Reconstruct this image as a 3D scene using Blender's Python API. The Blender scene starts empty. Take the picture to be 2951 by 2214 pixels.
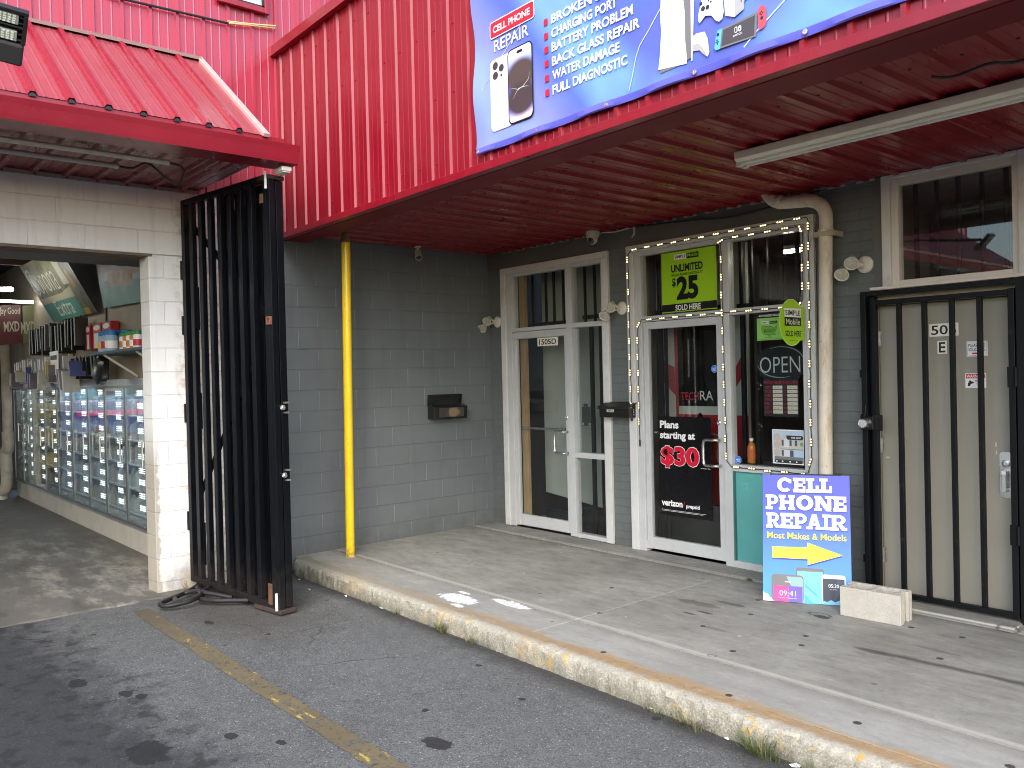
import bpy, math, random
from mathutils import Vector, Matrix
R = math.radians
random.seed(7)
SC = bpy.context.scene
COL = SC.collection

# ------------------------------------------------------------------ camera
cam_d = bpy.data.cameras.new("camera")
cam_d.sensor_width = 36.0
cam_d.lens = 36.0 * 2422.17 / 2951.0
cam_d.clip_start = 0.05
cam_d.clip_end = 600.0
cam = bpy.data.objects.new("camera", cam_d)
COL.objects.link(cam)
def _cam():
    y, p, r = 0.865724, -0.00967457, 0.0239353
    cy, sy, cp, sp, cr, sr = math.cos(y), math.sin(y), math.cos(p), math.sin(p), math.cos(r), math.sin(r)
    f = Vector((-sy * cp, cy * cp, sp)); rt = Vector((cy, sy, 0)); dn = f.cross(rt)
    Rv = cr * rt + sr * dn; Dv = -sr * rt + cr * dn
    m = Matrix((Rv, -Dv, -f)).transposed().to_4x4()
    m.translation = Vector((7.2957, -5.8893, 1.6319))
    return m
cam.matrix_world = _cam()
SC.camera = cam

# ------------------------------------------------------------------ sky, sun, exposure
SUN_EL, SUN_AZ = R(40), R(132)          # sun behind the camera, veiled by cloud
world = bpy.data.worlds.new("World")
SC.world = world
world.use_nodes = True
_nt = world.node_tree
_bg = _nt.nodes["Background"]
_sky = _nt.nodes.new("ShaderNodeTexSky")
_sky.sky_type = 'NISHITA'
_sky.sun_disc = False
_sky.sun_elevation = SUN_EL
_sky.sun_rotation = SUN_AZ
_sky.air_density = 1.0
_sky.dust_density = 1.8
_sky.ozone_density = 0.2
_nt.links.new(_sky.outputs[0], _bg.inputs[0])
_bg.inputs[1].default_value = 0.15
sun_d = bpy.data.lights.new("sun", 'SUN')
sun_d.energy = 0.85
sun_d.angle = R(60)
sun_d.color = (1.0, 0.985, 0.95)
sun = bpy.data.objects.new("sun", sun_d)
COL.objects.link(sun)
_dir = Vector((math.sin(SUN_AZ) * math.cos(SUN_EL), math.cos(SUN_AZ) * math.cos(SUN_EL), math.sin(SUN_EL)))
sun.rotation_euler = _dir.to_track_quat('Z', 'Y').to_euler()
sun.location = _dir * 30
SC.view_settings.view_transform = 'Standard'
SC.view_settings.look = 'None'
SC.view_settings.gamma = 1.0
SC.view_settings.exposure = 1.65
SC.cycles.max_bounces = 10
SC.cycles.diffuse_bounces = 5
SC.cycles.glossy_bounces = 5
SC.cycles.transparent_max_bounces = 24
SC.cycles.sample_clamp_indirect = 8.0
SC.cycles.caustics_reflective = False
SC.cycles.caustics_refractive = False
SC.cycles.use_denoising = True
SC.cycles.filter_width = 1.0

# ------------------------------------------------------------------ material helpers
class G:
    def __init__(s, mat): s.t = mat.node_tree
    def node(s, typ, ins=None, **props):
        n = s.t.nodes.new(typ)
        for k, v in props.items(): setattr(n, k, v)
        for k, v in (ins or {}).items():
            if isinstance(v, bpy.types.NodeSocket): s.t.links.new(v, n.inputs[k])
            else: n.inputs[k].default_value = v
        return n
    def m(s, op, a, b=0.0, c=0.0, clamp=False):
        return s.node('ShaderNodeMath', {0: a, 1: b, 2: c}, operation=op, use_clamp=clamp).outputs[0]
    def mix(s, f, a, b, blend='MIX'):
        f4 = lambda q: q if isinstance(q, bpy.types.NodeSocket) else (q[0], q[1], q[2], 1.0)
        return s.node('ShaderNodeMix', {0: f, 6: f4(a), 7: f4(b)}, data_type='RGBA', blend_type=blend).outputs[2]
    def noise(s, v, scale, detail=3.0, rough=0.55):
        return s.node('ShaderNodeTexNoise', {'Vector': v, 'Scale': scale, 'Detail': detail, 'Roughness': rough}).outputs[0]
    def voro(s, v, scale, feature='F1', rnd=1.0):
        return s.node('ShaderNodeTexVoronoi', {'Vector': v, 'Scale': scale, 'Randomness': rnd}, feature=feature)
    def rng(s, f, lo, hi, a=0.0, b=1.0):
        return s.node('ShaderNodeMapRange', {0: f, 1: lo, 2: hi, 3: a, 4: b}, clamp=True).outputs[0]
    def obj(s): return s.node('ShaderNodeTexCoord').outputs['Object']
    def xyz(s, v): return s.node('ShaderNodeSeparateXYZ', {0: v}).outputs
    def comb(s, x, y, z=0.0): return s.node('ShaderNodeCombineXYZ', {0: x, 1: y, 2: z}).outputs[0]
    def scale(s, v, sx, sy, sz): return s.node('ShaderNodeMapping', {0: v, 3: (sx, sy, sz)}).outputs[0]
    def blob(s, x, y, cx, cy, rx, ry, wob, k=0.5, soft=0.25):
        dx = s.m('MULTIPLY', s.m('SUBTRACT', x, cx), 1.0 / rx); dy = s.m('MULTIPLY', s.m('SUBTRACT', y, cy), 1.0 / ry)
        d = s.m('SQRT', s.m('ADD', s.m('MULTIPLY', dx, dx), s.m('MULTIPLY', dy, dy)))
        d = s.m('ADD', d, s.m('MULTIPLY', s.m('SUBTRACT', wob, 0.5), k * 2))
        return s.rng(d, 1.0 + soft * .5, 1.0 - soft * .5)

MATS = {}
def mat(name, col, rough=0.5, metal=0.0, var=0.12, vs=2.5, bump=0.0, bs=80.0, spec=0.5, coat=0.0, emit=None, estr=0.0, extra=None, rvar=0.08):
    """Procedural material; extra(g, vec, colour) may return a new colour, (colour, roughness) or (colour, roughness, height)."""
    if name in MATS: return MATS[name]
    mt = bpy.data.materials.new(name); mt.use_nodes = True
    g = G(mt); b = mt.node_tree.nodes['Principled BSDF']
    v = g.obj()
    c = (col[0], col[1], col[2])
    n1 = g.noise(v, vs, 4.0)
    if var > 0:
        c = g.mix(1.0, c, g.node('ShaderNodeCombineColor', {i: g.rng(n1, 0.25, 0.75, 1 - var, 1 + var) for i in range(3)}).outputs[0], 'MULTIPLY')
    rg, h = None, None
    if extra:
        o = extra(g, v, c)
        if isinstance(o, tuple):
            c = o[0]; rg = o[1] if len(o) > 1 else None; h = o[2] if len(o) > 2 else None
        else: c = o
    if isinstance(c, tuple): b.inputs['Base Color'].default_value = (*c, 1)
    else: g.t.links.new(c, b.inputs['Base Color'])
    if rg is None: rg = g.rng(g.noise(v, vs * 4, 3.0), 0.2, 0.8, max(0.02, rough - rvar), min(1, rough + rvar))
    if isinstance(rg, bpy.types.NodeSocket): g.t.links.new(rg, b.inputs['Roughness'])
    else: b.inputs['Roughness'].default_value = rg
    b.inputs['Metallic'].default_value = metal
    b.inputs['Specular IOR Level'].default_value = spec
    if coat: b.inputs['Coat Weight'].default_value = coat; b.inputs['Coat Roughness'].default_value = 0.12
    if bump > 0 or h is not None:
        hh = h
        if bump > 0:
            bn = g.m('MULTIPLY', g.noise(v, bs, 4.0), bump)
            hh = bn if hh is None else g.m('ADD', hh, bn)
        bp = g.node('ShaderNodeBump', {'Height': hh, 'Strength': 1.0, 'Distance': 1.0})
        g.t.links.new(bp.outputs[0], b.inputs['Normal'])
    if emit:
        b.inputs['Emission Color'].default_value = (*emit, 1); b.inputs['Emission Strength'].default_value = estr
    MATS[name] = mt
    return mt

# ------------------------------------------------------------------ mesh helpers
class MB:
    def __init__(s): s.v = []; s.f = []; s.mi = []; s.line = 0; s.ln = []
    def add(s, vs, fs, m=0):
        o = len(s.v); s.v += [tuple(p) for p in vs]; s.f += [tuple(i + o for i in f) for f in fs]; s.mi += [m] * len(fs); s.ln += [s.line] * len(fs)
        return s
    def box(s, x0, x1, y0, y1, z0, z1, m=0):
        vs = [(x, y, z) for z in (z0, z1) for y in (y0, y1) for x in (x0, x1)]
        return s.add(vs, [(0, 2, 3, 1), (4, 5, 7, 6), (0, 1, 5, 4), (2, 6, 7, 3), (0, 4, 6, 2), (1, 3, 7, 5)], m)
    def obox(s, O, U, V, W, m=0):
        """oriented box from corner O along three edge vectors"""
        O, U, V, W = Vector(O), Vector(U), Vector(V), Vector(W)
        vs = [O + a * U + b * V + c * W for c in (0, 1) for b in (0, 1) for a in (0, 1)]
        fs = [(0, 2, 3, 1), (4, 5, 7, 6), (0, 1, 5, 4), (2, 6, 7, 3), (0, 4, 6, 2), (1, 3, 7, 5)]
        if U.cross(V).dot(W) < 0: fs = [f[::-1] for f in fs]
        return s.add(vs, fs, m)
    def bar(s, A, B, w, d, side=(0, 0, 1), m=0):
        """rectangular bar from A to B; w across 'side', d the other way"""
        A, B = Vector(A), Vector(B); t = (B - A); n = t.cross(Vector(side)).normalized(); b = n.cross(t).normalized()
        return s.obox(A - n * d / 2 - b * w / 2, n * d, b * w, t, m)
    def poly(s, pts, m=0): return s.add(pts, [tuple(range(len(pts)))], m)
    def prism(s, pts, ext, m=0):
        e = Vector(ext); n = len(pts); a = [Vector(p) for p in pts]
        nn = Vector((0, 0, 0))
        for i in range(n): nn += a[i].cross(a[(i + 1) % n])
        if nn.dot(e) > 0: a = a[::-1]
        vs = a + [p + e for p in a]
        fs = [tuple(range(n)), tuple(range(2 * n - 1, n - 1, -1))] + [(i, i + n, (i + 1) % n + n, (i + 1) % n) for i in range(n)]
        return s.add(vs, fs, m)
    def tube(s, path, r, n=10, caps=True, m=0, closed=False):
        P = [Vector(p) for p in path]; k = len(P); rs = r if isinstance(r, (list, tuple)) else [r] * k
        t0 = (P[1] - P[0]).normalized()
        ref = Vector((0, 0, 1)) if abs(t0.z) < 0.9 else Vector((1, 0, 0))
        a = t0.cross(ref).normalized(); vs = []
        for i in range(k):
            t = (P[min(i + 1, k - 1)] - P[max(i - 1, 0)]).normalized()
            a = (a - t * a.dot(t)).normalized(); b = t.cross(a)
            for j in range(n):
                q = 2 * math.pi * j / n; vs.append(P[i] + (a * math.cos(q) + b * math.sin(q)) * rs[i])
        fs = [(i * n + j, i * n + (j + 1) % n, (i + 1) * n + (j + 1) % n, (i + 1) * n + j) for i in range(k - 1) for j in range(n)]
        if caps: fs += [tuple(range(n - 1, -1, -1)), tuple(range((k - 1) * n, k * n))]
        return s.add(vs, fs, m)
    def lathe(s, O, axis, prof, n=20, m=0):
        """prof: list of (radius, height along axis); closed with caps"""
        ax = Vector(axis).normalized(); ref = Vector((0, 0, 1)) if abs(ax.z) < 0.9 else Vector((1, 0, 0))
        a = ax.cross(ref).normalized(); b = ax.cross(a); O = Vector(O); k = len(prof); vs = []
        for r_, h in prof:
            for j in range(n):
                q = 2 * math.pi * j / n; vs.append(O + ax * h + (a * math.cos(q) + b * math.sin(q)) * max(r_, 1e-4))
        fs = [(i * n + j, i * n + (j + 1) % n, (i + 1) * n + (j + 1) % n, (i + 1) * n + j) for i in range(k - 1) for j in range(n)]
        fs += [tuple(range(n - 1, -1, -1)), tuple(range((k - 1) * n, k * n))]
        return s.add(vs, fs, m)
    def ribbed(s, O, U, V, N, Lu, Lv, pitch, phase, rw=0.05, rt=0.026, rh=0.02, minor=(1 / 3, 2 / 3), mw=0.016, mh=0.004, m=0):
        """ribbed metal sheet: ribs run along V, profile along U, height along N; each rib centred where (u - phase) % pitch == 0"""
        O, U, V, N = Vector(O), Vector(U), Vector(V), Vector(N); pr = [(0.0, 0.0)]
        k = math.floor((0 - phase) / pitch) - 1
        while phase + k * pitch < Lu + pitch:
            c = phase + k * pitch
            pr += [(c - rw / 2, 0), (c - rt / 2, rh), (c + rt / 2, rh), (c + rw / 2, 0)]
            for q in minor:
                e = c + q * pitch; pr += [(e - mw / 2, 0), (e - mw / 6, mh), (e + mw / 6, mh), (e + mw / 2, 0)]
            k += 1
        pr = [p for p in pr if 0 <= p[0] <= Lu] + [(Lu, 0.0)]
        vs = [O + U * u + N * h for u, h in pr] + [O + U * u + N * h + V * Lv for u, h in pr]; n = len(pr)
        fs = [(i, i + 1, n + i + 1, n + i) for i in range(n - 1)]
        if U.cross(V).dot(N) < 0: fs = [f[::-1] for f in fs]
        return s.add(vs, fs, m)
    def build(s, name, mats, parent=None, smooth=False, bevel=0.0, seg=2, label=None):
        if name in ('black_panel', 'caption_bar', 'bottle_print') and len(s.f) > 1:
            for f in s.f: o = MB().add([s.v[i] for i in f], [tuple(range(len(f)))]).build(name, mats, parent)
            return o
        if 'lettering' in name and len(set(s.ln)) > 1:            # every line of writing is a piece of its own
            out = None
            for q in sorted(set(s.ln)):
                b = MB(); used = {}
                for f in [f for f, l in zip(s.f, s.ln) if l == q]:
                    for i in f:
                        if i not in used: used[i] = len(b.v); b.v.append(s.v[i])
                    b.f.append(tuple(used[i] for i in f)); b.mi.append(0); b.ln.append(0)
                out = b.build(name, mats, parent, smooth, bevel, seg, label)
            return out
        me = bpy.data.meshes.new(name)
        me.from_pydata(s.v, [], s.f); me.update()
        ms = mats if isinstance(mats, (list, tuple)) else [mats]
        for q in ms: me.materials.append(q)
        if len(ms) > 1:
            for i, p in enumerate(me.polygons): p.material_index = s.mi[i]
        if smooth:
            me.shade_smooth(); me.set_sharp_from_angle(angle=R(38))
        o = bpy.data.objects.new(name, me); COL.objects.link(o)
        if parent is not None:
            o.parent = parent
            w = parent; off = Vector((0, 0, 0))
            while w is not None: off += Vector(w.location); w = w.parent
            o.location = -off
        if bevel > 0:
            bv = o.modifiers.new('bevel', 'BEVEL'); bv.width = bevel; bv.segments = seg; bv.limit_method = 'ANGLE'; bv.angle_limit = R(40)
        if label: o['label'] = label
        return o

def tag(o, label, cat, group=None, kind=None):
    o['label'] = label; o['category'] = cat
    if group: o['group'] = group
    o['kind'] = kind or 'thing'
    return o
def thing(name, label, cat, loc=(0, 0, 0), group=None):
    o = bpy.data.objects.new(name, None); COL.objects.link(o); o.location = loc; o.empty_display_size = 0.2
    return tag(o, label, cat, group)
def struct(o): o['kind'] = 'structure'; return o
def copy_tree(o, parent=None):
    c = o.copy(); COL.objects.link(c)
    if parent is not None: c.parent = parent
    for ch in [q for q in bpy.data.objects if q.parent == o]: copy_tree(ch, c)
    return c

# lettering -----------------------------------------------------------------
_TC = {}
def text_polys(txt, bold=0.0, shear=0.0, spacing=1.0):
    key = (txt, bold, shear, spacing)
    if key in _TC: return _TC[key]
    cu = bpy.data.curves.new('lettering', 'FONT'); cu.body = txt; cu.offset = bold; cu.shear = shear; cu.resolution_u = 3; cu.space_character = spacing
    ob = bpy.data.objects.new('lettering', cu); COL.objects.link(ob)
    dg = bpy.context.evaluated_depsgraph_get(); me = ob.evaluated_get(dg).to_mesh()
    vs = [(v.co.x, v.co.y) for v in me.vertices]; fs = [tuple(p.vertices) for p in me.polygons]
    ob.evaluated_get(dg).to_mesh_clear(); bpy.data.objects.remove(ob); bpy.data.curves.remove(cu)
    x0, x1 = min(v[0] for v in vs), max(v[0] for v in vs); y0, y1 = min(v[1] for v in vs), max(v[1] for v in vs)
    _TC[key] = ([((x - x0) / (x1 - x0), (y - y0) / (y1 - y0)) for x, y in vs], fs, (x1 - x0) / (y1 - y0))
    return _TC[key]

class Face:
    """a plane with an origin and two unit axes; everything printed on a sign is laid on one of these"""
    def __init__(s, O, U, V): s.O, s.U, s.V = Vector(O), Vector(U), Vector(V); s.N = s.U.cross(s.V).normalized()
    def P(s, u, v, o=0.0): return s.O + s.U * u + s.V * v + s.N * o
    def poly(s, mb, pts, o=0.0, m=0):
        a = sum(pts[i][0] * pts[(i + 1) % len(pts)][1] - pts[(i + 1) % len(pts)][0] * pts[i][1] for i in range(len(pts)))
        if a < 0: pts = pts[::-1]
        return mb.poly([s.P(u, v, o) for u, v in pts], m)
    def rpts(s, u0, u1, v0, v1, r=0.0, n=5):
        if r <= 0: return [(u0, v0), (u1, v0), (u1, v1), (u0, v1)]
        out = []
        for cx, cy, a in ((u1 - r, v0 + r, -90), (u1 - r, v1 - r, 0), (u0 + r, v1 - r, 90), (u0 + r, v0 + r, 180)):
            out += [(cx + r * math.cos(R(a + 90 * i / n)), cy + r * math.sin(R(a + 90 * i / n))) for i in range(n + 1)]
        return out
    def rect(s, mb, u0, u1, v0, v1, o=0.0, r=0.0, m=0): return s.poly(mb, s.rpts(u0, u1, v0, v1, r), o, m)
    def board(s, mb, u0, u1, v0, v1, t, o=0.0, r=0.0, m=0):
        return mb.prism([s.P(u, v, o - t) for u, v in s.rpts(u0, u1, v0, v1, r)], s.N * t, m)
    def disc(s, mb, cu, cv, ru, rv=None, o=0.0, n=24, m=0):
        rv = rv or ru
        return s.poly(mb, [(cu + ru * math.cos(2 * math.pi * i / n), cv + rv * math.sin(2 * math.pi * i / n)) for i in range(n)], o, m)
    def stroke(s, mb, pts, w, o=0.0, m=0):
        k = len(pts); L = []; Rr = []
        for i in range(k):
            a, b = pts[max(i - 1, 0)], pts[min(i + 1, k - 1)]
            dx, dy = b[0] - a[0], b[1] - a[1]; d = math.hypot(dx, dy) or 1
            ww = w[i] if isinstance(w, (list, tuple)) else w
            L.append((pts[i][0] - dy / d * ww / 2, pts[i][1] + dx / d * ww / 2)); Rr.append((pts[i][0] + dy / d * ww / 2, pts[i][1] - dx / d * ww / 2))
        for i in range(k - 1): s.poly(mb, [L[i], Rr[i], Rr[i + 1], L[i + 1]], o, m)
        return mb
    def text(s, mb, txt, u, v, h, w=None, o=0.0015, bold=0.0, shear=0.0, m=0, align='L', spacing=1.0):
        """cap box of the whole string set to height h and, if given, width w; v is its bottom"""
        vs, fs, asp = text_polys(txt, bold, shear, spacing); w = w or h * asp
        mb.line += 1
        if align == 'C': u -= w / 2
        elif align == 'R': u -= w
        return mb.add([s.P(u + a * w, v + b * h, o) for a, b in vs], fs, m)

def front(x=0.0, y=0.0, z=0.0): return Face((x, y, z), (1, 0, 0), (0, 0, 1))      # faces the viewer (-Y)
def east(x=0.0, y=0.0, z=0.0): return Face((x, y, z), (0, 1, 0), (0, 0, 1))       # faces +X

# ------------------------------------------------------------------ materials
def dirt(k=0.25, scale=6.0, col=(0.06, 0.05, 0.04)):
    def f(g, v, c):
        n = g.rng(g.noise(v, scale, 6.0, 0.65), 0.52, 0.78, 0.0, k)
        return g.mix(n, c, col)
    return f
def red_extra(g, v, c):
    n = g.rng(g.noise(g.scale(v, 6, 6, 0.5), 2.2, 5.0, 0.6), 0.45, 0.8, 0.0, 0.30)
    c = g.mix(n, c, (0.30, 0.05, 0.055))
    run = g.noise(g.scale(v, 7.0, 7.0, 0.45), 1.0, 5.0, 0.65)
    c = g.mix(g.rng(run, 0.54, 0.74, 0.0, 0.28), c, (0.13, 0.012, 0.016))
    return c, g.rng(g.noise(v, 1.6, 4.0), 0.25, 0.75, 0.26, 0.44)
RED = mat('red_coated_metal', (0.265, 0.004, 0.016), 0.32, var=0.10, vs=1.2, extra=red_extra, coat=0.25)
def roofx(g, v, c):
    s = g.xyz(v)                                       # dusty pans, clean ribs; the paler pans also carry painted-in sky reflection
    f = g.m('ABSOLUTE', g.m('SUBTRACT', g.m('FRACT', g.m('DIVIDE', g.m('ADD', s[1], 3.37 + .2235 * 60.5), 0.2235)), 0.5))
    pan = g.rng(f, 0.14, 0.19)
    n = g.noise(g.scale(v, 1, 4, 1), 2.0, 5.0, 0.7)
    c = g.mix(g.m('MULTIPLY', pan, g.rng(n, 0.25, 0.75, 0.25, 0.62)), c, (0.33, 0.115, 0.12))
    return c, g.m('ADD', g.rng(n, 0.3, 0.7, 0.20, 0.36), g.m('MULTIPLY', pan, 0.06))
REDSKYLIT = mat('skylit_red_metal', (0.38, 0.030, 0.060), 0.34, var=0.10, vs=1.2, extra=red_extra, coat=0.5)  # paler, pinker base colour than the fascia; sky reflection put into it
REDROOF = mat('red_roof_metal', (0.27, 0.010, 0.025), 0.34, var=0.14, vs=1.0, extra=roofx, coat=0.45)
REDDARK = mat('red_soffit_metal', (0.235, 0.004, 0.011), 0.3, var=0.15, vs=1.5, extra=lambda g, v, c: (g.mix(g.rng(g.noise(v, 5.0, 5.0, 0.7), 0.55, 0.85, 0, 0.35), c, (0.12, 0.01, 0.012)), g.rng(g.noise(v, 3.0, 4.0), 0.3, 0.7, 0.22, 0.45)), coat=0.12)
BEAM = mat('brown_red_trim', (0.17, 0.008, 0.015), 0.55, spec=0.25, var=0.2, vs=1.0)

def cmu(axis, ou, oz, bw=0.4025, rh=0.197, mortar=0.006, depth=0.0028, light=0.075, grain=0.0009, jd=0.10):
    """block pattern in metres; axis picks the horizontal coordinate of the wall"""
    def f(g, v, c):
        s = g.xyz(v)
        vec = g.comb(g.m('ADD', s[axis], ou), g.m('ADD', s[2], oz))
        b = g.node('ShaderNodeTexBrick', {'Vector': vec, 'Scale': 1.0, 'Mortar Size': mortar, 'Mortar Smooth': 0.4, 'Brick Width': bw, 'Row Height': rh, 'Color1': (1, 1, 1, 1), 'Color2': (0.9, 0.9, 0.9, 1), 'Mortar': (1, 1, 1, 1)})
        b.offset = 0.5
        c = g.mix(0.45, c, b.outputs[0], 'MULTIPLY')
        fc = b.outputs['Fac']
        fz = g.m('FRACT', g.m('DIVIDE', g.m('ADD', s[2], oz), rh))
        bed = g.rng(g.m('ABSOLUTE', g.m('SUBTRACT', fz, 0.5)), 0.5 - mortar * 1.6 / rh, 0.5 - mortar / rh)
        head = g.m('MULTIPLY', fc, g.m('SUBTRACT', 1.0, bed))
        hn = g.rng(g.noise(v, 2.3, 2.0), 0.35, 0.6, 0.25, 1.0)
        c = g.mix(g.m('MULTIPLY', g.m('MULTIPLY', head, hn), light * 2.8), c, (0.55, 0.58, 0.6))
        c = g.mix(g.m('MULTIPLY', g.m('MULTIPLY', fc, bed), jd), c, (0.05, 0.055, 0.06))
        # paint has run dirty in the joints here and there
        c = g.mix(g.m('MULTIPLY', fc, g.rng(g.noise(v, 1.7, 3.0), 0.45, 0.7, 0.0, jd)), c, (0.05, 0.055, 0.055))
        # dirt splashed up from the ground and long faint runs
        run = g.noise(g.comb(g.m('MULTIPLY', s[axis], 9.0), g.m('MULTIPLY', s[2], 0.7)), 1.0, 5.0, 0.65)
        c = g.mix(g.m('MULTIPLY', g.rng(run, 0.52, 0.75), 0.22), c, (0.06, 0.06, 0.055))
        c = g.mix(g.m('MULTIPLY', g.rng(s[2], 0.30, -0.05), g.rng(g.noise(v, 4.0, 6.0, 0.7), 0.35, 0.65, 0.05, 0.7)), c, (0.075, 0.07, 0.06))
        sp = g.rng(g.noise(v, 55.0, 3.0), 0.66, 0.72, 0.0, 0.22)
        c = g.mix(sp, c, (0.04, 0.045, 0.045))
        h = g.m('ADD', g.m('MULTIPLY', g.m('SUBTRACT', 1.0, fc), depth), g.m('MULTIPLY', g.noise(v, 140.0, 4.0, 0.7), grain))
        return c, g.rng(g.noise(v, 9.0), 0.3, 0.7, 0.5, 0.7), h
    return f
GREYCMU = mat('grey_painted_block', (0.132, 0.150, 0.157), 0.6, var=0.14, vs=1.4, extra=cmu(1, 0.082 + 0.4025 * 40, 0.037))
GREYBRK = mat('grey_painted_brick', (0.122, 0.140, 0.138), 0.6, var=0.12, vs=1.8, extra=cmu(0, 9.03, 9.0, 0.205, 0.0775, 0.0035, 0.003, light=0.035))
def white_extra(g, v, c):
    c, r, h = cmu(1, 0.285 + 0.4025 * 40, 0.037, light=0.0, depth=0.0028, jd=0.12)(g, v, c)
    s = g.xyz(v)
    # rust wash beside the gate hinges, peeling low on the free corner
    w = g.noise(v, 9.0, 5.0, 0.7)
    edge = g.rng(s[1], -3.45, -3.36, 0.0, 1.0)
    c = g.mix(g.m('MULTIPLY', edge, g.rng(w, 0.5, 0.62, 0, 0.5)), c, (0.45, 0.25, 0.10))
    pe = g.m('MULTIPLY', g.rng(g.m('ADD', s[1], g.m('MULTIPLY', g.m('SUBTRACT', w, 0.5), 0.14)), -3.585, -3.605), g.rng(s[2], 1.3, 0.9))
    c = g.mix(pe, c, (0.42, 0.39, 0.33))
    c = g.mix(g.m('MULTIPLY', g.rng(s[2], 0.15, -0.12), g.rng(w, 0.4, 0.65, 0.1, 0.8)), c, (0.35, 0.30, 0.22))
    h = g.m('SUBTRACT', h, g.m('MULTIPLY', pe, 0.004))
    return c, r, h
WHITECMU = mat('white_painted_block', (0.84, 0.84, 0.82), 0.6, var=0.06, vs=2.2, extra=white_extra)
HEADER = mat('grey_painted_board', (0.115, 0.118, 0.108), 0.55, var=0.15, vs=2.0, bump=0.0006, bs=30.0)

def asphalt_extra(g, v, c):
    s = g.xyz(v); x, y = s[0], s[1]
    big = g.noise(v, 0.8, 5.0, 0.6); wob = g.noise(v, 5.0, 5.0, 0.7); fine = g.noise(v, 160.0, 2.0, 0.6)
    vo = g.voro(v, 170.0)
    agg = vo.outputs['Color']; ag = g.node('ShaderNodeSeparateColor', {0: agg}).outputs[0]
    c = g.mix(1.0, c, g.node('ShaderNodeCombineColor', {i: g.rng(big, 0.3, 0.7, 0.82, 1.15) for i in range(3)}).outputs[0], 'MULTIPLY')
    c = g.mix(g.rng(ag, 0.55, 1.0, 0.0, 0.42), c, (0.27, 0.28, 0.275))
    mo = g.noise(v, 9.0, 6.0, 0.75)
    c = g.mix(g.rng(mo, 0.52, 0.74, 0.0, 0.55), c, (0.07, 0.07, 0.07))
    c = g.mix(g.rng(mo, 0.46, 0.26, 0.0, 0.4), c, (0.24, 0.24, 0.24))
    c = g.mix(g.rng(ag, 0.35, 0.0, 0.0, 0.6), c, (0.025, 0.025, 0.027))
    c = g.mix(g.rng(ag, 0.985, 0.995, 0.0, 0.6), c, (0.5, 0.5, 0.49))
    # oil-dark wheel lane out of the drive-through
    lane = g.m('ADD', g.m('ADD', y, g.m('MULTIPLY', x, -0.03)), g.m('MULTIPLY', g.m('SUBTRACT', wob, 0.5), 0.9))
    c = g.mix(g.rng(lane, -4.35, -4.80, 0.0, 0.80), c, (0.020, 0.021, 0.025))
    c = g.mix(g.m('MULTIPLY', g.rng(lane, -4.35, -4.6), g.rng(g.noise(v, 9.0, 3.0), 0.55, 0.62, 0.0, 0.6)), c, (0.02, 0.02, 0.022))
    # brown grime round the gate foot, along the wall and the kerb
    gr = g.blob(x, y, 0.9, -3.3, 0.95, 0.45, wob, 0.5, 0.9)
    c = g.mix(g.m('MULTIPLY', gr, 0.55), c, (0.055, 0.045, 0.035))
    kb = g.m('ADD', g.m('ADD', y, g.m('MULTIPLY', x, 0.022)), g.m('MULTIPLY', g.m('SUBTRACT', wob, 0.5), 0.12))
    c = g.mix(g.rng(kb, -2.62, -2.5, 0.0, 0.75), c, (0.03, 0.028, 0.026))
    # drip spots
    sv = g.voro(v, 3.1); sd = g.m('ADD', sv.outputs[0], g.m('MULTIPLY', g.m('SUBTRACT', g.noise(v, 30.0, 3.0), 0.5), 0.10))
    pick = g.node('ShaderNodeSeparateColor', {0: sv.outputs['Color']}).outputs[1]
    c = g.mix(g.m('MULTIPLY', g.rng(sd, 0.075, 0.062), g.rng(pick, 0.3, 0.32, 0.0, 0.85)), c, (0.018, 0.018, 0.02))
    sv2 = g.voro(g.scale(v, 1, 1, 1), 7.0); pick2 = g.node('ShaderNodeSeparateColor', {0: sv2.outputs['Color']}).outputs[2]
    c = g.mix(g.m('MULTIPLY', g.rng(sv2.outputs[0], 0.10, 0.085), g.rng(pick2, 0.62, 0.64, 0.0, 0.6)), c, (0.02, 0.02, 0.022))
    for cx, cy, rx, ry in ((3.09, -4.65, 0.15, 0.09), (3.97, -3.585, 0.085, 0.055), (1.82, -4.66, 0.08, 0.05), (1.125, -3.62, 0.07, 0.03), (3.43, -4.13, 0.035, 0.022), (3.18, -4.28, 0.05, 0.03), (2.2, -4.5, 0.06, 0.035), (2.3, -4.45, 0.05, 0.03)):
        c = g.mix(g.m('MULTIPLY', g.blob(x, y, cx, cy, rx, ry, g.noise(v, 14.0, 5.0, 0.7), 0.8, 0.12), 0.85), c, (0.017, 0.017, 0.019))
    # cracks
    cv = g.voro(g.node('ShaderNodeVectorMath', {0: v, 1: g.node('ShaderNodeVectorMath', {0: g.node('ShaderNodeTexNoise', {'Vector': v, 'Scale': 3.0}).outputs[1], 3: 0.25}, operation='SCALE').outputs[0]}, operation='ADD').outputs[0], 0.8, 'DISTANCE_TO_EDGE')
    ck = g.m('MULTIPLY', g.rng(cv.outputs[0], 0.006, 0.002), g.rng(big, 0.52, 0.6))
    c = g.mix(g.m('MULTIPLY', ck, 0.6), c, (0.015, 0.015, 0.015))
    h = g.m('ADD', g.m('MULTIPLY', ag, 0.0035), g.m('MULTIPLY', fine, 0.0012))
    return c, g.rng(big, 0.3, 0.7, 0.72, 0.9), h
ASPHALT = mat('worn_asphalt', (0.122, 0.128, 0.127), 0.85, var=0.0, extra=asphalt_extra, spec=0.35)

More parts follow.
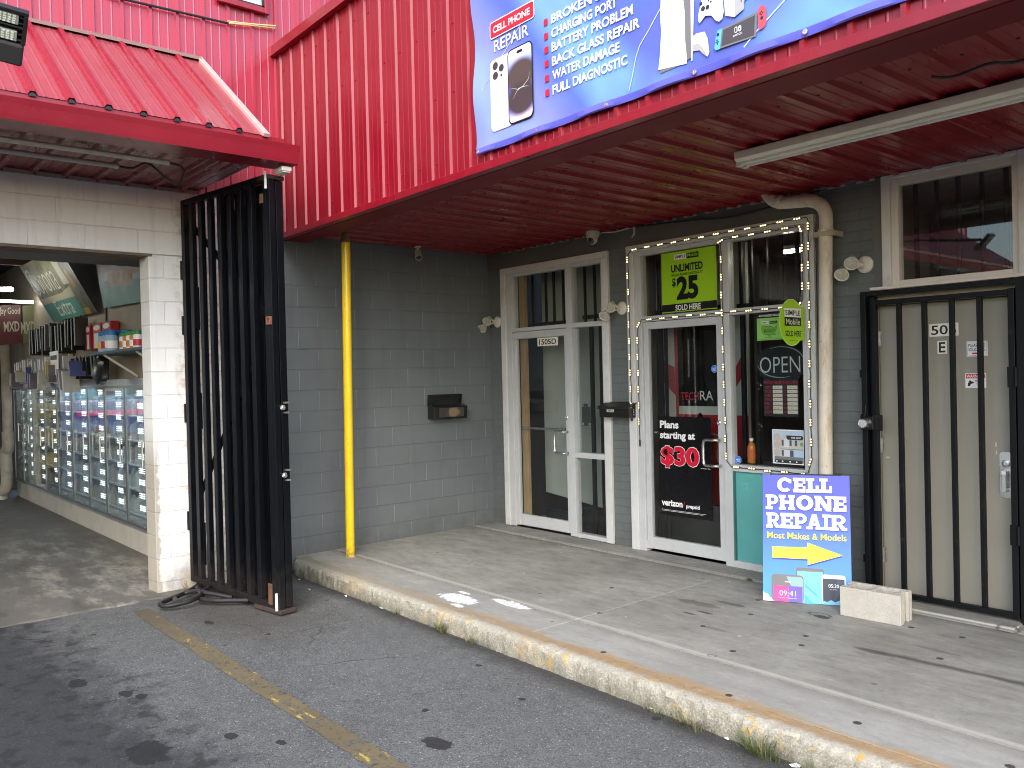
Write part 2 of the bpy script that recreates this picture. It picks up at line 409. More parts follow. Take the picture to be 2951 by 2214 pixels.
def concrete_extra(g, v, c):
    s = g.xyz(v); x, y = s[0], s[1]
    big = g.noise(v, 1.1, 6.0, 0.62); mid = g.noise(g.scale(v, 1, 2.4, 1), 4.0, 6.0, 0.7); wob = g.noise(v, 7.0, 6.0, 0.72); fine = g.noise(v, 120.0, 3.0)
    c = g.mix(g.rng(big, 0.42, 0.66, 0.0, 0.7), c, (0.19, 0.19, 0.17))
    c = g.mix(g.rng(mid, 0.5, 0.76, 0.0, 0.7), c, (0.13, 0.128, 0.115))
    c = g.mix(g.rng(mid, 0.45, 0.25, 0.0, 0.4), c, (0.5, 0.49, 0.46))
    c = g.mix(g.rng(fine, 0.56, 0.75, 0.0, 0.5), c, (0.12, 0.115, 0.11))
    md = g.noise(v, 22.0, 6.0, 0.75)
    c = g.mix(g.rng(md, 0.54, 0.72, 0.0, 0.5), c, (0.14, 0.135, 0.125))
    c = g.mix(g.rng(md, 0.42, 0.28, 0.0, 0.35), c, (0.52, 0.51, 0.48))
    # grimy by the doors and the tooled joints
    for jy, w in ((-1.985, 0.07), (-0.30, 0.06)):
        d = g.m('ABSOLUTE', g.m('SUBTRACT', g.m('ADD', y, g.m('MULTIPLY', g.m('SUBTRACT', wob, 0.5), 0.05)), jy - 0.03))
        c = g.mix(g.rng(d, w, 0.0, 0.0, 0.5), c, (0.13, 0.125, 0.11))
        d2 = g.m('ABSOLUTE', g.m('SUBTRACT', y, jy + 0.035))
        c = g.mix(g.rng(d2, 0.028, 0.012, 0.0, 0.5), c, (0.52, 0.50, 0.45))
    # front strip is paler and still carries worn ochre kerb paint
    c = g.mix(g.rng(y, -1.98, -2.0, 0.0, 0.22), c, (0.44, 0.44, 0.42))
    oc = g.m('ADD', g.m('ABSOLUTE', g.m('ADD', g.m('ADD', y, g.m('MULTIPLY', x, 0.011)), 2.372)), g.m('MULTIPLY', g.m('SUBTRACT', g.noise(v, 3.2, 6.0, 0.7), 0.5), 0.34))
    c = g.mix(g.m('MULTIPLY', g.rng(oc, 0.115, 0.05), g.m('MULTIPLY', g.rng(x, 1.5, 3.9, 0.25, 0.85), g.rng(g.noise(v, 26.0, 5.0), 0.3, 0.5, 0.35, 1.0))), c, (0.36, 0.235, 0.105))
    # spilled white paint by the kerb
    for cx, cy, rx, ry in ((2.30, -2.21, 0.20, 0.085), (2.69, -2.03, 0.19, 0.05), (2.20, -2.08, 0.07, 0.02), (2.45, -2.33, 0.07, 0.03)):
        q = g.blob(x, y, cx, cy, rx, ry, g.noise(g.scale(v, 2.2, 0.8, 1), 14.0, 6.0, 0.75), 0.75, 0.2)
        c = g.mix(g.m('MULTIPLY', q, g.rng(g.noise(v, 60.0, 4.0), 0.35, 0.5, 0.25, 1.0)), c, (0.80, 0.81, 0.83))
    # black scuff
    bd = g.m('ABSOLUTE', g.m('SUBTRACT', g.m('ADD', y, g.m('MULTIPLY', g.m('SUBTRACT', wob, 0.5), 0.05)), g.m('ADD', -1.19, g.m('MULTIPLY', g.m('SUBTRACT', x, 5.3), 0.06))))
    c = g.mix(g.m('MULTIPLY', g.rng(bd, 0.045, 0.004, 0.0, 0.75), g.rng(x, 4.86, 5.1)), c, (0.03, 0.032, 0.035))
    c = g.mix(g.m('MULTIPLY', g.blob(x, y, 4.95, -1.22, 0.10, 0.03, wob, 0.6, 0.6), 0.7), c, (0.05, 0.05, 0.05))
    # rings and wet marks by the board
    for cx, cy, rx, ry in ((4.36, -0.76, 0.075, 0.04), (5.33, -0.27, 0.06, 0.05), (4.355, -1.93, 0.025, 0.02)):
        dx = g.m('MULTIPLY', g.m('SUBTRACT', x, cx), 1 / rx); dy = g.m('MULTIPLY', g.m('SUBTRACT', y, cy), 1 / ry)
        rr = g.m('ABSOLUTE', g.m('SUBTRACT', g.m('SQRT', g.m('ADD', g.m('MULTIPLY', dx, dx), g.m('MULTIPLY', dy, dy))), 1.0))
        c = g.mix(g.rng(rr, 0.22, 0.08, 0.0, 0.7), c, (0.06, 0.06, 0.055))
    for cx, cy, rx, ry, k in ((4.40, -0.80, 0.05, 0.03, .9), (3.78, -0.95, 0.12, 0.03, .6), (3.62, -1.10, 0.16, 0.05, .5), (3.92, -0.70, 0.06, 0.02, .7), (3.80, -1.25, 0.07, 0.02, .8), (3.74, -1.34, 0.05, 0.015, .8), (4.05, -1.5, 0.10, 0.02, .35), (5.2, -0.95, 0.14, 0.03, .4)):
        c = g.mix(g.m('MULTIPLY', g.blob(x, y, cx, cy, rx, ry, wob, 1.1, 0.3), k), c, (0.05, 0.048, 0.045))
    # flattened gum
    for cx, cy in ((3.975, -1.506), (4.391, -1.78), (4.61, -1.406), (4.536, -1.233), (5.261, -1.076), (5.195, -0.605), (4.037, -1.069), (3.876, -2.324), (4.769, -2.355), (3.871, -0.734), (5.995, -2.177), (5.369, -2.214), (4.9, -0.62), (3.3, -1.75), (2.9, -1.2)):
        dx = g.m('SUBTRACT', x, cx); dy = g.m('SUBTRACT', y, cy); d = g.m('SQRT', g.m('ADD', g.m('MULTIPLY', dx, dx), g.m('MULTIPLY', dy, dy)))
        c = g.mix(g.rng(g.m('ADD', d, g.m('MULTIPLY', g.m('SUBTRACT', wob, 0.5), 0.012)), 0.021, 0.017, 0.0, 0.9), c, (0.028, 0.028, 0.03))
    gv = g.voro(v, 3.4); pk = g.node('ShaderNodeSeparateColor', {0: gv.outputs['Color']}).outputs[0]
    c = g.mix(g.m('MULTIPLY', g.rng(gv.outputs[0], 0.065, 0.05), g.rng(pk, 0.45, 0.46, 0.0, 0.6)), c, (0.07, 0.065, 0.06))
    gv2 = g.voro(v, 5.3); pk2 = g.node('ShaderNodeSeparateColor', {0: gv2.outputs['Color']}).outputs[1]
    c = g.mix(g.m('MULTIPLY', g.rng(g.m('ADD', gv2.outputs[0], g.m('MULTIPLY', g.m('SUBTRACT', wob, .5), .12)), 0.07, 0.05), g.rng(pk2, 0.72, 0.73, 0.0, 0.6)), c, (0.62, 0.60, 0.55))
    h = g.m('ADD', g.m('MULTIPLY', fine, 0.0009), g.m('MULTIPLY', mid, 0.002))
    return c, g.rng(mid, 0.3, 0.7, 0.62, 0.85), h
CONCRETE = mat('sidewalk_concrete', (0.300, 0.304, 0.278), 0.75, var=0.08, vs=0.9, extra=concrete_extra, spec=0.3)

def kerb_extra(g, v, c):
    s = g.xyz(v)
    a = g.voro(v, 150.0); ag = g.node('ShaderNodeSeparateColor', {0: a.outputs['Color']}).outputs[0]
    c = g.mix(g.rng(ag, 0.5, 1.0, 0.0, 0.5), c, (0.60, 0.57, 0.48))
    c = g.mix(g.rng(ag, 0.28, 0.0, 0.0, 0.45), c, (0.20, 0.18, 0.15))
    n = g.noise(g.scale(v, 1.0, 1, 1), 9.0, 6.0, 0.72)
    amt = g.rng(s[0], 0.6, 2.6, 0.0, 1.0)
    c = g.mix(g.rng(s[2], -0.045, -0.012, 0.0, 0.40), c, (0.52, 0.50, 0.43))
    pit = g.noise(v, 42.0, 5.0, 0.75)
    c = g.mix(g.rng(pit, 0.56, 0.66, 0.0, 0.7), c, (0.17, 0.155, 0.12))
    c = g.mix(g.m('MULTIPLY', g.rng(n, 0.585, 0.62, 0.0, 0.85), amt), c, (0.55, 0.35, 0.08))
    c = g.mix(g.rng(g.noise(v, 2.6, 4.0), 0.55, 0.72, 0.0, 0.5), c, (0.44, 0.31, 0.15))
    kd = g.m('ADD', g.m('ADD', s[1], g.m('MULTIPLY', s[0], 0.011)), 2.487)
    inner = g.m('MULTIPLY', g.rng(g.m('ADD', kd, g.m('MULTIPLY', g.m('SUBTRACT', n, 0.5), 0.07)), 0.055, 0.095), g.rng(s[2], -0.02, -0.004))
    c = g.mix(g.m('MULTIPLY', inner, 0.8), c, (0.30, 0.30, 0.275))
    oc = g.m('ADD', g.m('ABSOLUTE', g.m('SUBTRACT', kd, 0.115)), g.m('MULTIPLY', g.m('SUBTRACT', g.noise(v, 3.2, 6.0, 0.7), 0.5), 0.34))
    c = g.mix(g.m('MULTIPLY', g.m('MULTIPLY', inner, g.rng(oc, 0.115, 0.05)), g.m('MULTIPLY', g.rng(s[0], 1.5, 3.9, 0.25, 0.85), g.rng(g.noise(v, 26.0, 5.0), 0.3, 0.5, 0.35, 1.0))), c, (0.36, 0.235, 0.105))
    low = g.m('MULTIPLY', g.rng(s[2], -0.06, -0.13), g.rng(g.noise(v, 5.0, 4.0), 0.4, 0.6, 0.2, 0.8))
    c = g.mix(low, c, (0.10, 0.09, 0.07))
    c = g.mix(g.rng(s[0], 1.3, 0.2, 0.0, 0.5), c, (0.20, 0.21, 0.17))
    return c, 0.9, g.m('ADD', g.m('MULTIPLY', ag, 0.004), g.m('MULTIPLY', n, 0.014))
KERB = mat('kerb_concrete', (0.31, 0.295, 0.235), 0.9, var=0.12, vs=3.0, extra=kerb_extra, spec=0.25)
def slab_extra(g, v, c):
    s = g.xyz(v); n = g.noise(g.scale(v, 1.0, 2.2, 1), 2.2, 6.0, 0.68); w = g.noise(v, 6.0, 5.0, 0.7)
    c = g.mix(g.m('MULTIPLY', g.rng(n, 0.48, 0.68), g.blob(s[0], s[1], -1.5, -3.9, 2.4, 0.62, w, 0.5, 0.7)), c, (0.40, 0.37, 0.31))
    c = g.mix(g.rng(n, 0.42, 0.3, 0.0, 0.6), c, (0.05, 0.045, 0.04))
    return c
SLAB = mat('store_floor_concrete', (0.135, 0.125, 0.112), 0.6, var=0.2, vs=1.5, extra=slab_extra, bump=0.001, bs=60)

ALU = mat('painted_aluminium', (0.50, 0.515, 0.515), 0.42, var=0.06, vs=3.0, extra=dirt(0.22, 9.0, (0.22, 0.20, 0.17)), spec=0.5)
TRIM = mat('weathered_white_trim', (0.60, 0.605, 0.585), 0.55, var=0.08, vs=3.0, extra=dirt(0.3, 5.0, (0.20, 0.15, 0.10)))
STEEL = mat('brushed_aluminium', (0.72, 0.73, 0.74), 0.28, metal=1.0, var=0.05)
GALV = mat('galvanised_steel', (0.55, 0.55, 0.54), 0.4, metal=0.9, var=0.2, vs=30)
def blackx(g, v, c):
    c = g.mix(g.rng(g.noise(v, 14.0, 6.0, 0.7), 0.62, 0.7, 0.0, 0.45), c, (0.045, 0.032, 0.025))
    return c
BLACK = mat('black_gate_paint', (0.004, 0.005, 0.006), 0.48, spec=0.2, var=0.2, vs=6.0, extra=blackx)
def rustx(g, v, c):
    s = g.xyz(v); n = g.noise(v, 11.0, 6.0, 0.72)
    low = g.rng(g.m('ADD', s[2], g.m('MULTIPLY', g.m('SUBTRACT', n, 0.5), 0.9)), 0.26, -0.12)
    c = g.mix(g.m('MULTIPLY', low, 0.4), c, (0.04, 0.030, 0.023))
    c = g.mix(g.m('MULTIPLY', g.rng(n, 0.62, 0.70), 0.14), c, (0.09, 0.065, 0.045))
    return c, g.rng(low, 0.0, 1.0, 0.34, 0.8)
GATE = mat('chipped_black_gate_paint', (0.003, 0.004, 0.006), 0.5, spec=0.18, var=0.2, vs=5.0, extra=rustx)
BLACKMETAL = mat('gloss_black_metal', (0.008, 0.008, 0.009), 0.22, var=0.1, coat=0.4)
BLACKPL = mat('black_plastic', (0.012, 0.012, 0.013), 0.5)
WHITEPL = mat('aged_white_plastic', (0.62, 0.60, 0.52), 0.45, extra=dirt(0.3, 25.0, (0.3, 0.25, 0.17)))
WHITE = mat('white_print', (0.80, 0.80, 0.79), 0.5, var=0.02)
BLACKP = mat('black_print', (0.006, 0.006, 0.008), 0.4, var=0.05)
def postx(g, v, c):
    s = g.xyz(v); n = g.noise(g.scale(v, 1, 1, .35), 26.0, 5.0, 0.7); m_ = g.noise(v, 34.0, 5.0, .7)
    c = g.mix(g.rng(n, 0.56, 0.72, 0.0, 0.4), c, (0.45, 0.27, 0.03))
    c = g.mix(g.m('MULTIPLY', g.rng(s[2], 0.22, 0.0), g.rng(m_, 0.45, 0.58, 0.0, 0.8)), c, (0.20, 0.10, 0.04))
    return g.mix(g.rng(m_, 0.66, 0.70, 0.0, 0.7), c, (0.24, 0.15, 0.07))
YELLOWP = mat('yellow_post_paint', (0.86, 0.60, 0.016), 0.34, var=0.08, vs=5, extra=postx, coat=0.3)
def pipex(g, v, c):
    s = g.xyz(v); n = g.noise(v, 13.0, 6.0, 0.72); n2 = g.noise(g.scale(v, 3, 3, .6), 4.0, 5.0, 0.7)
    c = g.mix(g.rng(n2, 0.52, 0.70, 0.0, 0.8), c, (0.38, 0.20, 0.08))
    c = g.mix(g.rng(n, 0.63, 0.68, 0.0, 0.7), c, (0.20, 0.12, 0.07))
    c = g.mix(g.m('MULTIPLY', g.rng(n, 0.6, 0.68, 0.0, 0.8), g.rng(s[2], 2.6, 2.9)), c, (0.09, 0.05, 0.03))
    return c
PIPE = mat('flaking_cream_pipe_paint', (0.62, 0.57, 0.46), 0.55, var=0.12, vs=7, extra=pipex, bump=0.0012, bs=45)
TEAL = mat('teal_painted_panel', (0.10, 0.36, 0.34), 0.5, var=0.10, vs=3, extra=lambda g, v, c: g.mix(g.rng(g.noise(v, 6.0, 5.0, .7), 0.62, 0.78, 0, 0.35), c, (0.45, 0.6, 0.58)))
DOORTAN = mat('tan_steel_door_paint', (0.285, 0.272, 0.220), 0.5, var=0.06, vs=2.0, extra=dirt(0.12, 8.0, (0.16, 0.13, 0.09)))
WOOD = mat('bare_timber', (0.42, 0.27, 0.15), 0.6, var=0.15, vs=4, extra=lambda g, v, c: g.mix(g.rng(g.noise(g.scale(v, 14, 14, 1.2), 3.0, 4.0), 0.45, 0.7, 0, 0.5), c, (0.26, 0.15, 0.07)))
PLY = mat('painted_plywood', (0.29, 0.25, 0.185), 0.6, var=0.12, vs=2.0, extra=dirt(0.3, 3.0))
WALLIN = mat('interior_pale_wall', (0.66, 0.66, 0.60), 0.7, var=0.04, vs=1.0)
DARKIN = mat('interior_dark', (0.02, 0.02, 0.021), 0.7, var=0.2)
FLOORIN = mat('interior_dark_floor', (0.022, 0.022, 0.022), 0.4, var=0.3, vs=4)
BLOCKMAT = mat('cinder_block_concrete', (0.50, 0.48, 0.42), 0.9, var=0.12, vs=9.0, bump=0.006, bs=150, extra=lambda g, v, c: g.mix(g.rng(g.noise(v, 70.0, 4.0, .7), 0.55, 0.72, 0, 0.5), c, (0.30, 0.27, 0.21)))
RUBBER = mat('black_rubber_hose', (0.012, 0.012, 0.013), 0.55, extra=dirt(0.4, 20.0, (0.07, 0.06, 0.05)))
def solid(name, c, rough=0.5, **k): return mat(name, c, rough, var=k.pop('var', 0.04), **k)

def glass_mat(name, tint=(0.92, 0.95, 0.94), ior=1.5, rough=0.0, gain=1.0):
    mt = bpy.data.materials.new(name); mt.use_nodes = True; g = G(mt); t = mt.node_tree
    t.nodes.remove(t.nodes['Principled BSDF'])
    v = g.obj(); smear = g.noise(v, 3.0, 5.0, 0.6)
    tr = g.node('ShaderNodeBsdfTransparent', {0: (*tint, 1)})
    gl = g.node('ShaderNodeBsdfGlossy', {'Color': (1, 1, 1, 1), 'Roughness': g.rng(smear, 0.4, 0.8, rough, rough + 0.03)})
    ge = g.node('ShaderNodeNewGeometry').outputs
    cs = g.m('ABSOLUTE', g.node('ShaderNodeVectorMath', {0: ge['Normal'], 1: ge['Incoming']}, operation='DOT_PRODUCT').outputs['Value'])
    f0 = ((ior - 1) / (ior + 1)) ** 2
    fr = g.m('ADD', f0, g.m('MULTIPLY', g.m('POWER', g.m('SUBTRACT', 1.0, cs), 5.0), 1 - f0))
    mx = g.node('ShaderNodeMixShader', {0: g.m('MULTIPLY', fr, gain, clamp=True), 1: tr.outputs[0], 2: gl.outputs[0]})
    # a thin film of dust
    df = g.node('ShaderNodeBsdfDiffuse', {0: (0.5, 0.48, 0.45, 1)})
    mx2 = g.node('ShaderNodeMixShader', {0: g.rng(smear, 0.45, 0.8, 0.001, 0.010), 1: mx.outputs[0], 2: df.outputs[0]})
    t.links.new(mx2.outputs[0], t.nodes['Material Output'].inputs[0])
    MATS[name] = mt
    return mt
GLASS = glass_mat('window_glass')
COOLGLASS = glass_mat('cooler_door_glass', (0.85, 0.9, 0.9), 1.6, 0.02, 1.3)
def emit(name, c, s): return mat(name, c, 0.4, var=0.0, emit=c, estr=s)

# ------------------------------------------------------------------ ground
bm = MB(); bm.poly([(-90, -90, -.13), (90, -90, -.13), (90, 90, -.13), (-90, 90, -.13)])
struct(bm.build('asphalt_ground', ASPHALT))
# concrete floor of the drive-through store, its ragged front edge a small step above the asphalt
bm = MB(); rnd = random.Random(3); edge = []
y = -12.6
while y < -3.40:
    edge.append((0.145 + rnd.uniform(-.018, .018), y, 0)); y += 0.13
edge.append((0.13, -3.66, 0)) if edge[-1][1] < -3.7 else None
pts = [(-13.5, -12.6, -.16)] + [(e[0], e[1], -.16) for e in edge] + [(-.02, -3.12, -.16), (-13.5, -3.12, -.16)]
bm.prism(pts, (0, 0, 0.044)); struct(bm.build('store_floor', SLAB))
# worn yellow line
def linex(g, v, c):
    n = g.noise(v, 8.0, 6.0, 0.72); f = g.noise(v, 60.0, 4.0)
    c = g.mix(g.rng(n, 0.48, 0.60, 0.0, 0.75), c, (0.105, 0.098, 0.082))
    c = g.mix(g.rng(g.noise(g.scale(v, .5, 2.0, 1), 9.0, 5.0, .72), 0.60, 0.64, 0.0, 0.9), c, (0.50, 0.38, 0.07))
    c = g.mix(g.rng(f, 0.54, 0.66, 0.0, 0.8), c, (0.06, 0.058, 0.055))
    c = g.mix(g.rng(g.noise(v, 21.0, 4.0, .7), 0.60, 0.64, 0.0, 0.9), c, (0.045, 0.044, 0.044))
    s = g.xyz(v)
    return g.mix(g.rng(s[0], 1.5, 0.5, 0.0, 0.75), c, (0.085, 0.072, 0.055)), 0.8, g.m('MULTIPLY', f, 0.002)
LINE = mat('worn_yellow_line_paint', (0.155, 0.125, 0.065), 0.8, var=0.15, vs=4.0, extra=linex)
bm = MB(); rnd = random.Random(5); up, lo = [], []
x = 0.4
while x < 14:
    up.append((x, -3.822 + rnd.uniform(-.007, .007), -.126)); lo.append((x, -3.952 + rnd.uniform(-.007, .007), -.126)); x += 0.07
n = len(up); bm.add(lo + up, [(i, i + 1, n + i + 1, n + i) for i in range(n - 1)])
struct(bm.build('painted_line', LINE))

# sidewalk: slabs with tooled joints, kerb along the front
KF = lambda x: -2.487 - 0.011 * x
bm = MB(); xs = [0.004, 3.29, 6.42, 9.55, 14.0]
for a, b in zip(xs[:-1], xs[1:]):
    a2 = a + (0.012 if a > 1 else 0)
    bm.box(a2, b, -0.294, 0.03, -.2, 0.004)
    bm.box(a2, b, -1.980, -0.303, -.2, 0.0)
    bm.box(a2, b, -2.38, -1.992, -.2, -0.001)
bm.box(0.004, 14, -2.37, 0.02, -.21, -0.012)
struct(bm.build('sidewalk', CONCRETE, bevel=0.005))
path = []
for i in range(0, 9):                                              # rounded end by the wall
    q = R(180 + 90 * i / 8); path.append((0.205 + 0.17 * math.cos(q), -2.32 + 0.172 * math.sin(q)))
x = 0.24
while x < 14: path.append((x, KF(x))); x += 0.022
rnd = random.Random(11); bm = MB(); prof = [(0.004, -.15), (0.004, -.10), (0.006, -.06), (0.010, -.028), (0.018, -.010), (0.034, -.001), (0.07, 0.003), (0.11, 0.003), (0.155, 0.002), (0.155, -.15)]
vs = []; k = len(prof)
for i, p in enumerate(path):
    a, b = path[max(i - 1, 0)], path[min(i + 1, len(path) - 1)]
    dx, dy = b[0] - a[0], b[1] - a[1]; d = math.hypot(dx, dy); nx, ny = -dy / d, dx / d
    for j, (o, z) in enumerate(prof):
        jit = 0.010 if 1 <= j <= 5 else 0.003
        oo = o + rnd.uniform(-jit, jit); zz = z + (rnd.uniform(-.004, .002) if 2 <= j <= 7 else 0)
        vs.append((p[0] + nx * oo, p[1] + ny * oo, zz))
bm.add(vs, [(i * k + j, (i + 1) * k + j, (i + 1) * k + j + 1, i * k + j + 1) for i in range(len(path) - 1) for j in range(k - 1)])
bm.add([vs[j] for j in range(k)], [tuple(range(k))])
struct(bm.build('kerb', KERB, smooth=True))

# ================================================================== walls and roofs
# side wall of the recess (x = 0 faces +X), grey paint, white from the gate on
bm = MB(); bm.box(-0.2, 0.0, -3.02, 0.2, -.2, 3.27)
tag(bm.build('grey_block_wall', GREYCMU), 'grey painted concrete block side wall behind the yellow pole, carrying an open black mailbox', 'wall')
t = thing('white_block_wall', 'white painted block wall with a wide opening into the drink store', 'wall', (-.1, -3.5, -.12))
bm = MB(); bm.box(-0.24, 0.0, -3.63, -3.022, -.2, 2.722); bm.build('pier', WHITECMU, t, bevel=0.006)
bm = MB(); bm.box(-0.24, 0.0, -13, -3.022, 2.724, 3.30); bm.build('wall_above', WHITECMU, t)
bm = MB(); bm.box(-0.24, 0.006, -13, -3.60, 2.702, 2.7225); bm.build('steel_lintel', mat('rusty_lintel', (0.16, 0.12, 0.09), 0.7, var=0.4, vs=6), t)
bm = MB(); bm.box(0.0, 0.008, -2.29, -2.19, 1.93, 2.03); tag(bm.build('cover_plate', GREYCMU, bevel=.003), 'square painted over cover plate on the grey block wall left of the yellow post', 'cover plate')
# upper red clad wall
t = thing('red_clad_wall', 'tall pinkish red ribbed metal wall above the awning with a small window at the top', 'wall', (0, -4, 3.3))
bm = MB(); bm.ribbed((0.012, -13.0, 3.262), (0, 1, 0), (0, 0, 1), (1, 0, 0), 16.0, 4.2, 0.223, 9.656, rw=0.040, rt=0.024, rh=0.018, mh=0.0022); bm.build('cladding', REDSKYLIT, t)
bm = MB(); bm.box(-0.2, 0.008, -13, 3.0, 3.302, 7.46); bm.build('wall_core', REDSKYLIT, t)
w0, w1, z0, z1 = -2.965, -2.573, 5.02, 5.75
bm = MB(); bm.box(0.034, 0.07, w0 - .045, w0, z0 - .05, z1); bm.box(0.034, 0.07, w1, w1 + .045, z0 - .05, z1); bm.box(0.034, 0.075, w0, w1, z0 - .05, z0); bm.box(0.034, 0.07, w0, w1, z1 - .04, z1)
wf = bm.build('window', RED, t, bevel=0.004)
bm = MB(); bm.box(0.033, 0.045, w0, w1, z0, z1 - .04); bm.build('pane', GLASS, wf)
bm = MB(); bm.box(0.03, 0.032, w0, w1, z0, z1 - .04); bm.build('blind', WHITE, wf)
bm = MB(); bm.box(0.046, 0.056, w0, w0 + .02, z0, z1 - .04); bm.box(0.046, 0.056, w1 - .02, w1, z0, z1 - .04); bm.box(0.046, 0.056, w0, w1, z0, z0 + .02); bm.build('frame', BLACKPL, wf)
# cables along the red wall
bm = MB(); pt = [(0.05, -3.9 + .11 * i, 4.775 + 0.003 * i) for i in range(10)]; bm.tube(pt, 0.011, 8)
for i in range(1, 9, 2): bm.tube([pt[i], (0.0, pt[i][1], pt[i][2])], 0.006, 6)
tag(bm.build('black_cable', BLACKPL), 'black cable strung along the red wall above the awning', 'cable')
bm = MB(); bm.tube([(0.055, -2.91, 4.803), (0.055, -2.75, 4.828), (0.05, -2.6, 4.852), (0.045, -2.47, 4.87)], 0.010, 8)
bm.tube([(0.06, -2.92, 4.815), (0.06, -2.7, 4.845), (0.06, -2.47, 4.885)], 0.007, 8)
tag(bm.build('pale_cable', solid('cream_cable', (0.62, 0.5, 0.24))), 'pale yellow and white cable pair continuing the black one to the fascia', 'cable')

# ------------------------------------------------------------------ left awning
AW0, AW1 = -3.18, -12.1
t = thing('awning', 'red ribbed metal awning sloping out over the store opening with a gutter and dark underside', 'awning', (0.7, -6, 3.3))
sl = Vector((1.30, 0, -0.965)); L = sl.length; V = sl.normalized(); Nn = Vector((0.965, 0, 1.30)).normalized()
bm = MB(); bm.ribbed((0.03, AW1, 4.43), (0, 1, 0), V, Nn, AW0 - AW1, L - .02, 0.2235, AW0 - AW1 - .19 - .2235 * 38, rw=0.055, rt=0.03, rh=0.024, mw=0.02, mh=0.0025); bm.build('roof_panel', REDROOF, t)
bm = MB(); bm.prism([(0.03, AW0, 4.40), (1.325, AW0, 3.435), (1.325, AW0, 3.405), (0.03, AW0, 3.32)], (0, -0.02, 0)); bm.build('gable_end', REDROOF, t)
bm = MB(); bm.bar((0.02, AW0 + .012, 4.45), (1.335, AW0 + .012, 3.475), 0.03, 0.05, Nn); bm.build('rake_trim', solid('worn_rake_trim', (0.55, 0.36, 0.34)), t, bevel=0.003)
bm = MB(); bm.prism([(0.013, AW1, 4.47), (0.06, AW1, 4.445), (0.10, AW1, 4.405), (0.013, AW1, 4.43)], (0, AW0 - AW1 + .02, 0)); bm.build('wall_flashing', solid('dusty_flashing', (0.20, 0.13, 0.11)), t)
g0, g1 = AW1, -3.015                                                 # gutter, ogee front
prof = [(1.30, 3.425), (1.31, 3.425), (1.31, 3.31), (1.50, 3.31), (1.50, 3.335), (1.545, 3.345), (1.555, 3.405), (1.56, 3.43), (1.535, 3.43), (1.53, 3.41), (1.52, 3.355), (1.485, 3.345), (1.485, 3.325), (1.325, 3.325), (1.325, 3.44), (1.30, 3.44)]
prof = [(1.296, 3.477), (1.296, 3.238), (1.535, 3.238), (1.545, 3.268), (1.562, 3.33), (1.575, 3.366), (1.55, 3.366), (1.535, 3.325), (1.52, 3.256), (1.306, 3.256), (1.306, 3.477)]
bm = MB(); bm.prism([(x, g0, z) for x, z in prof], (0, g1 - g0, 0)); bm.prism([(x, g1 - .004, z) for x, z in [(1.306, 3.36), (1.306, 3.256), (1.52, 3.256), (1.55, 3.36)]], (0, 0.003, 0))
bm.build('gutter', mat('red_gutter_metal', (0.25, 0.008, 0.020), 0.32, var=0.12, vs=2, coat=0.2), t)
bm = MB()                                                            # black foam closures under each rib at the eave
for i in range(36):
    yy = AW0 - .19 - .2235 * i
    bm.prism([(1.309, yy + .022 * math.cos(R(a)), 3.474 + .024 * math.sin(R(a))) for a in range(0, 181, 30)], (0.012, 0, -.008))
bm.build('rib_closure', BLACKPL, t)
bm = MB(); bm.ribbed((0.0, AW0 - .01, 3.300), (0, -1, 0), (1, 0, 0), (0, 0, -1), AW0 - AW1, 1.31, 0.2235, 0.165, rw=0.06, rt=0.034, rh=0.022); bm.box(0.0, 1.3, AW1, AW0, 3.302, 3.31); bm.build('soffit', mat('dusty_red_soffit', (0.22, 0.030, 0.032), 0.3, var=0.25, vs=2.0, coat=0.35), t)
bm = MB(); bm.box(0.0, 0.028, AW1, AW0 - .03, 3.262, 3.29); bm.build('edge_trim', solid('grey_edge_trim', (0.30, 0.28, 0.25)), t)
for nm, xx, ye, lab in (('tube_light', 1.10, -3.84, 'unlit white tube light under the awning, nearer the gutter and longer to the right'), ('tube_light', 0.80, -4.10, 'unlit white tube light under the awning, nearer the white block wall')):
    t = thing(nm, lab, 'light', (xx, ye - 1.2, 3.2), 'unlit tube lights under the awning')
    bm = MB(); bm.tube([(xx, ye, 3.225), (xx, ye - 2.4, 3.225)], 0.019, 14); bm.build('tube', solid('frosted_tube', (0.5, 0.49, 0.46), 0.3), t, smooth=True)
    bm = MB(); bm.tube([(xx, ye + .03, 3.225), (xx, ye, 3.225)], 0.021, 14); bm.build('end_cap', WHITEPL, t, smooth=True)
    bm = MB()
    for q in (-.5, -1.6): bm.tube([(xx, ye + q, 3.226), (xx, ye + q, 3.29)], 0.004, 6); bm.tube([(xx - .02, ye + q, 3.228), (xx, ye + q, 3.247), (xx + .02, ye + q, 3.228)], 0.003, 6)
    bm.build('clip', GALV, t)
def spl(pts, n=8):
    out = []; P = [Vector(p) for p in pts]
    for i in range(len(P) - 1):
        a, b, c, d = P[max(i - 1, 0)], P[i], P[i + 1], P[min(i + 2, len(P) - 1)]
        for j in range(n):
            s = j / n; out.append(0.5 * ((2 * b) + (c - a) * s + (2 * a - 5 * b + 4 * c - d) * s * s + (3 * b - a - 3 * c + d) * s ** 3))
    return out + [P[-1]]
bm = MB(); bm.tube(spl([(1.10, -3.81, 3.225), (1.13, -3.72, 3.19), (1.02, -3.72, 3.10), (0.98, -3.80, 3.15), (0.98, -3.92, 3.23), (0.9, -4.0, 3.20), (0.84, -4.07, 3.215)]), 0.008, 8)
tag(bm.build('hanging_wire', BLACKPL, smooth=True), 'black wire drooping between the two tube lights under the awning', 'wire')
t = thing('gutter_lamp', 'small white lamp fixed under the right end of the red gutter', 'lamp', (1.45, -3.1, 3.26))
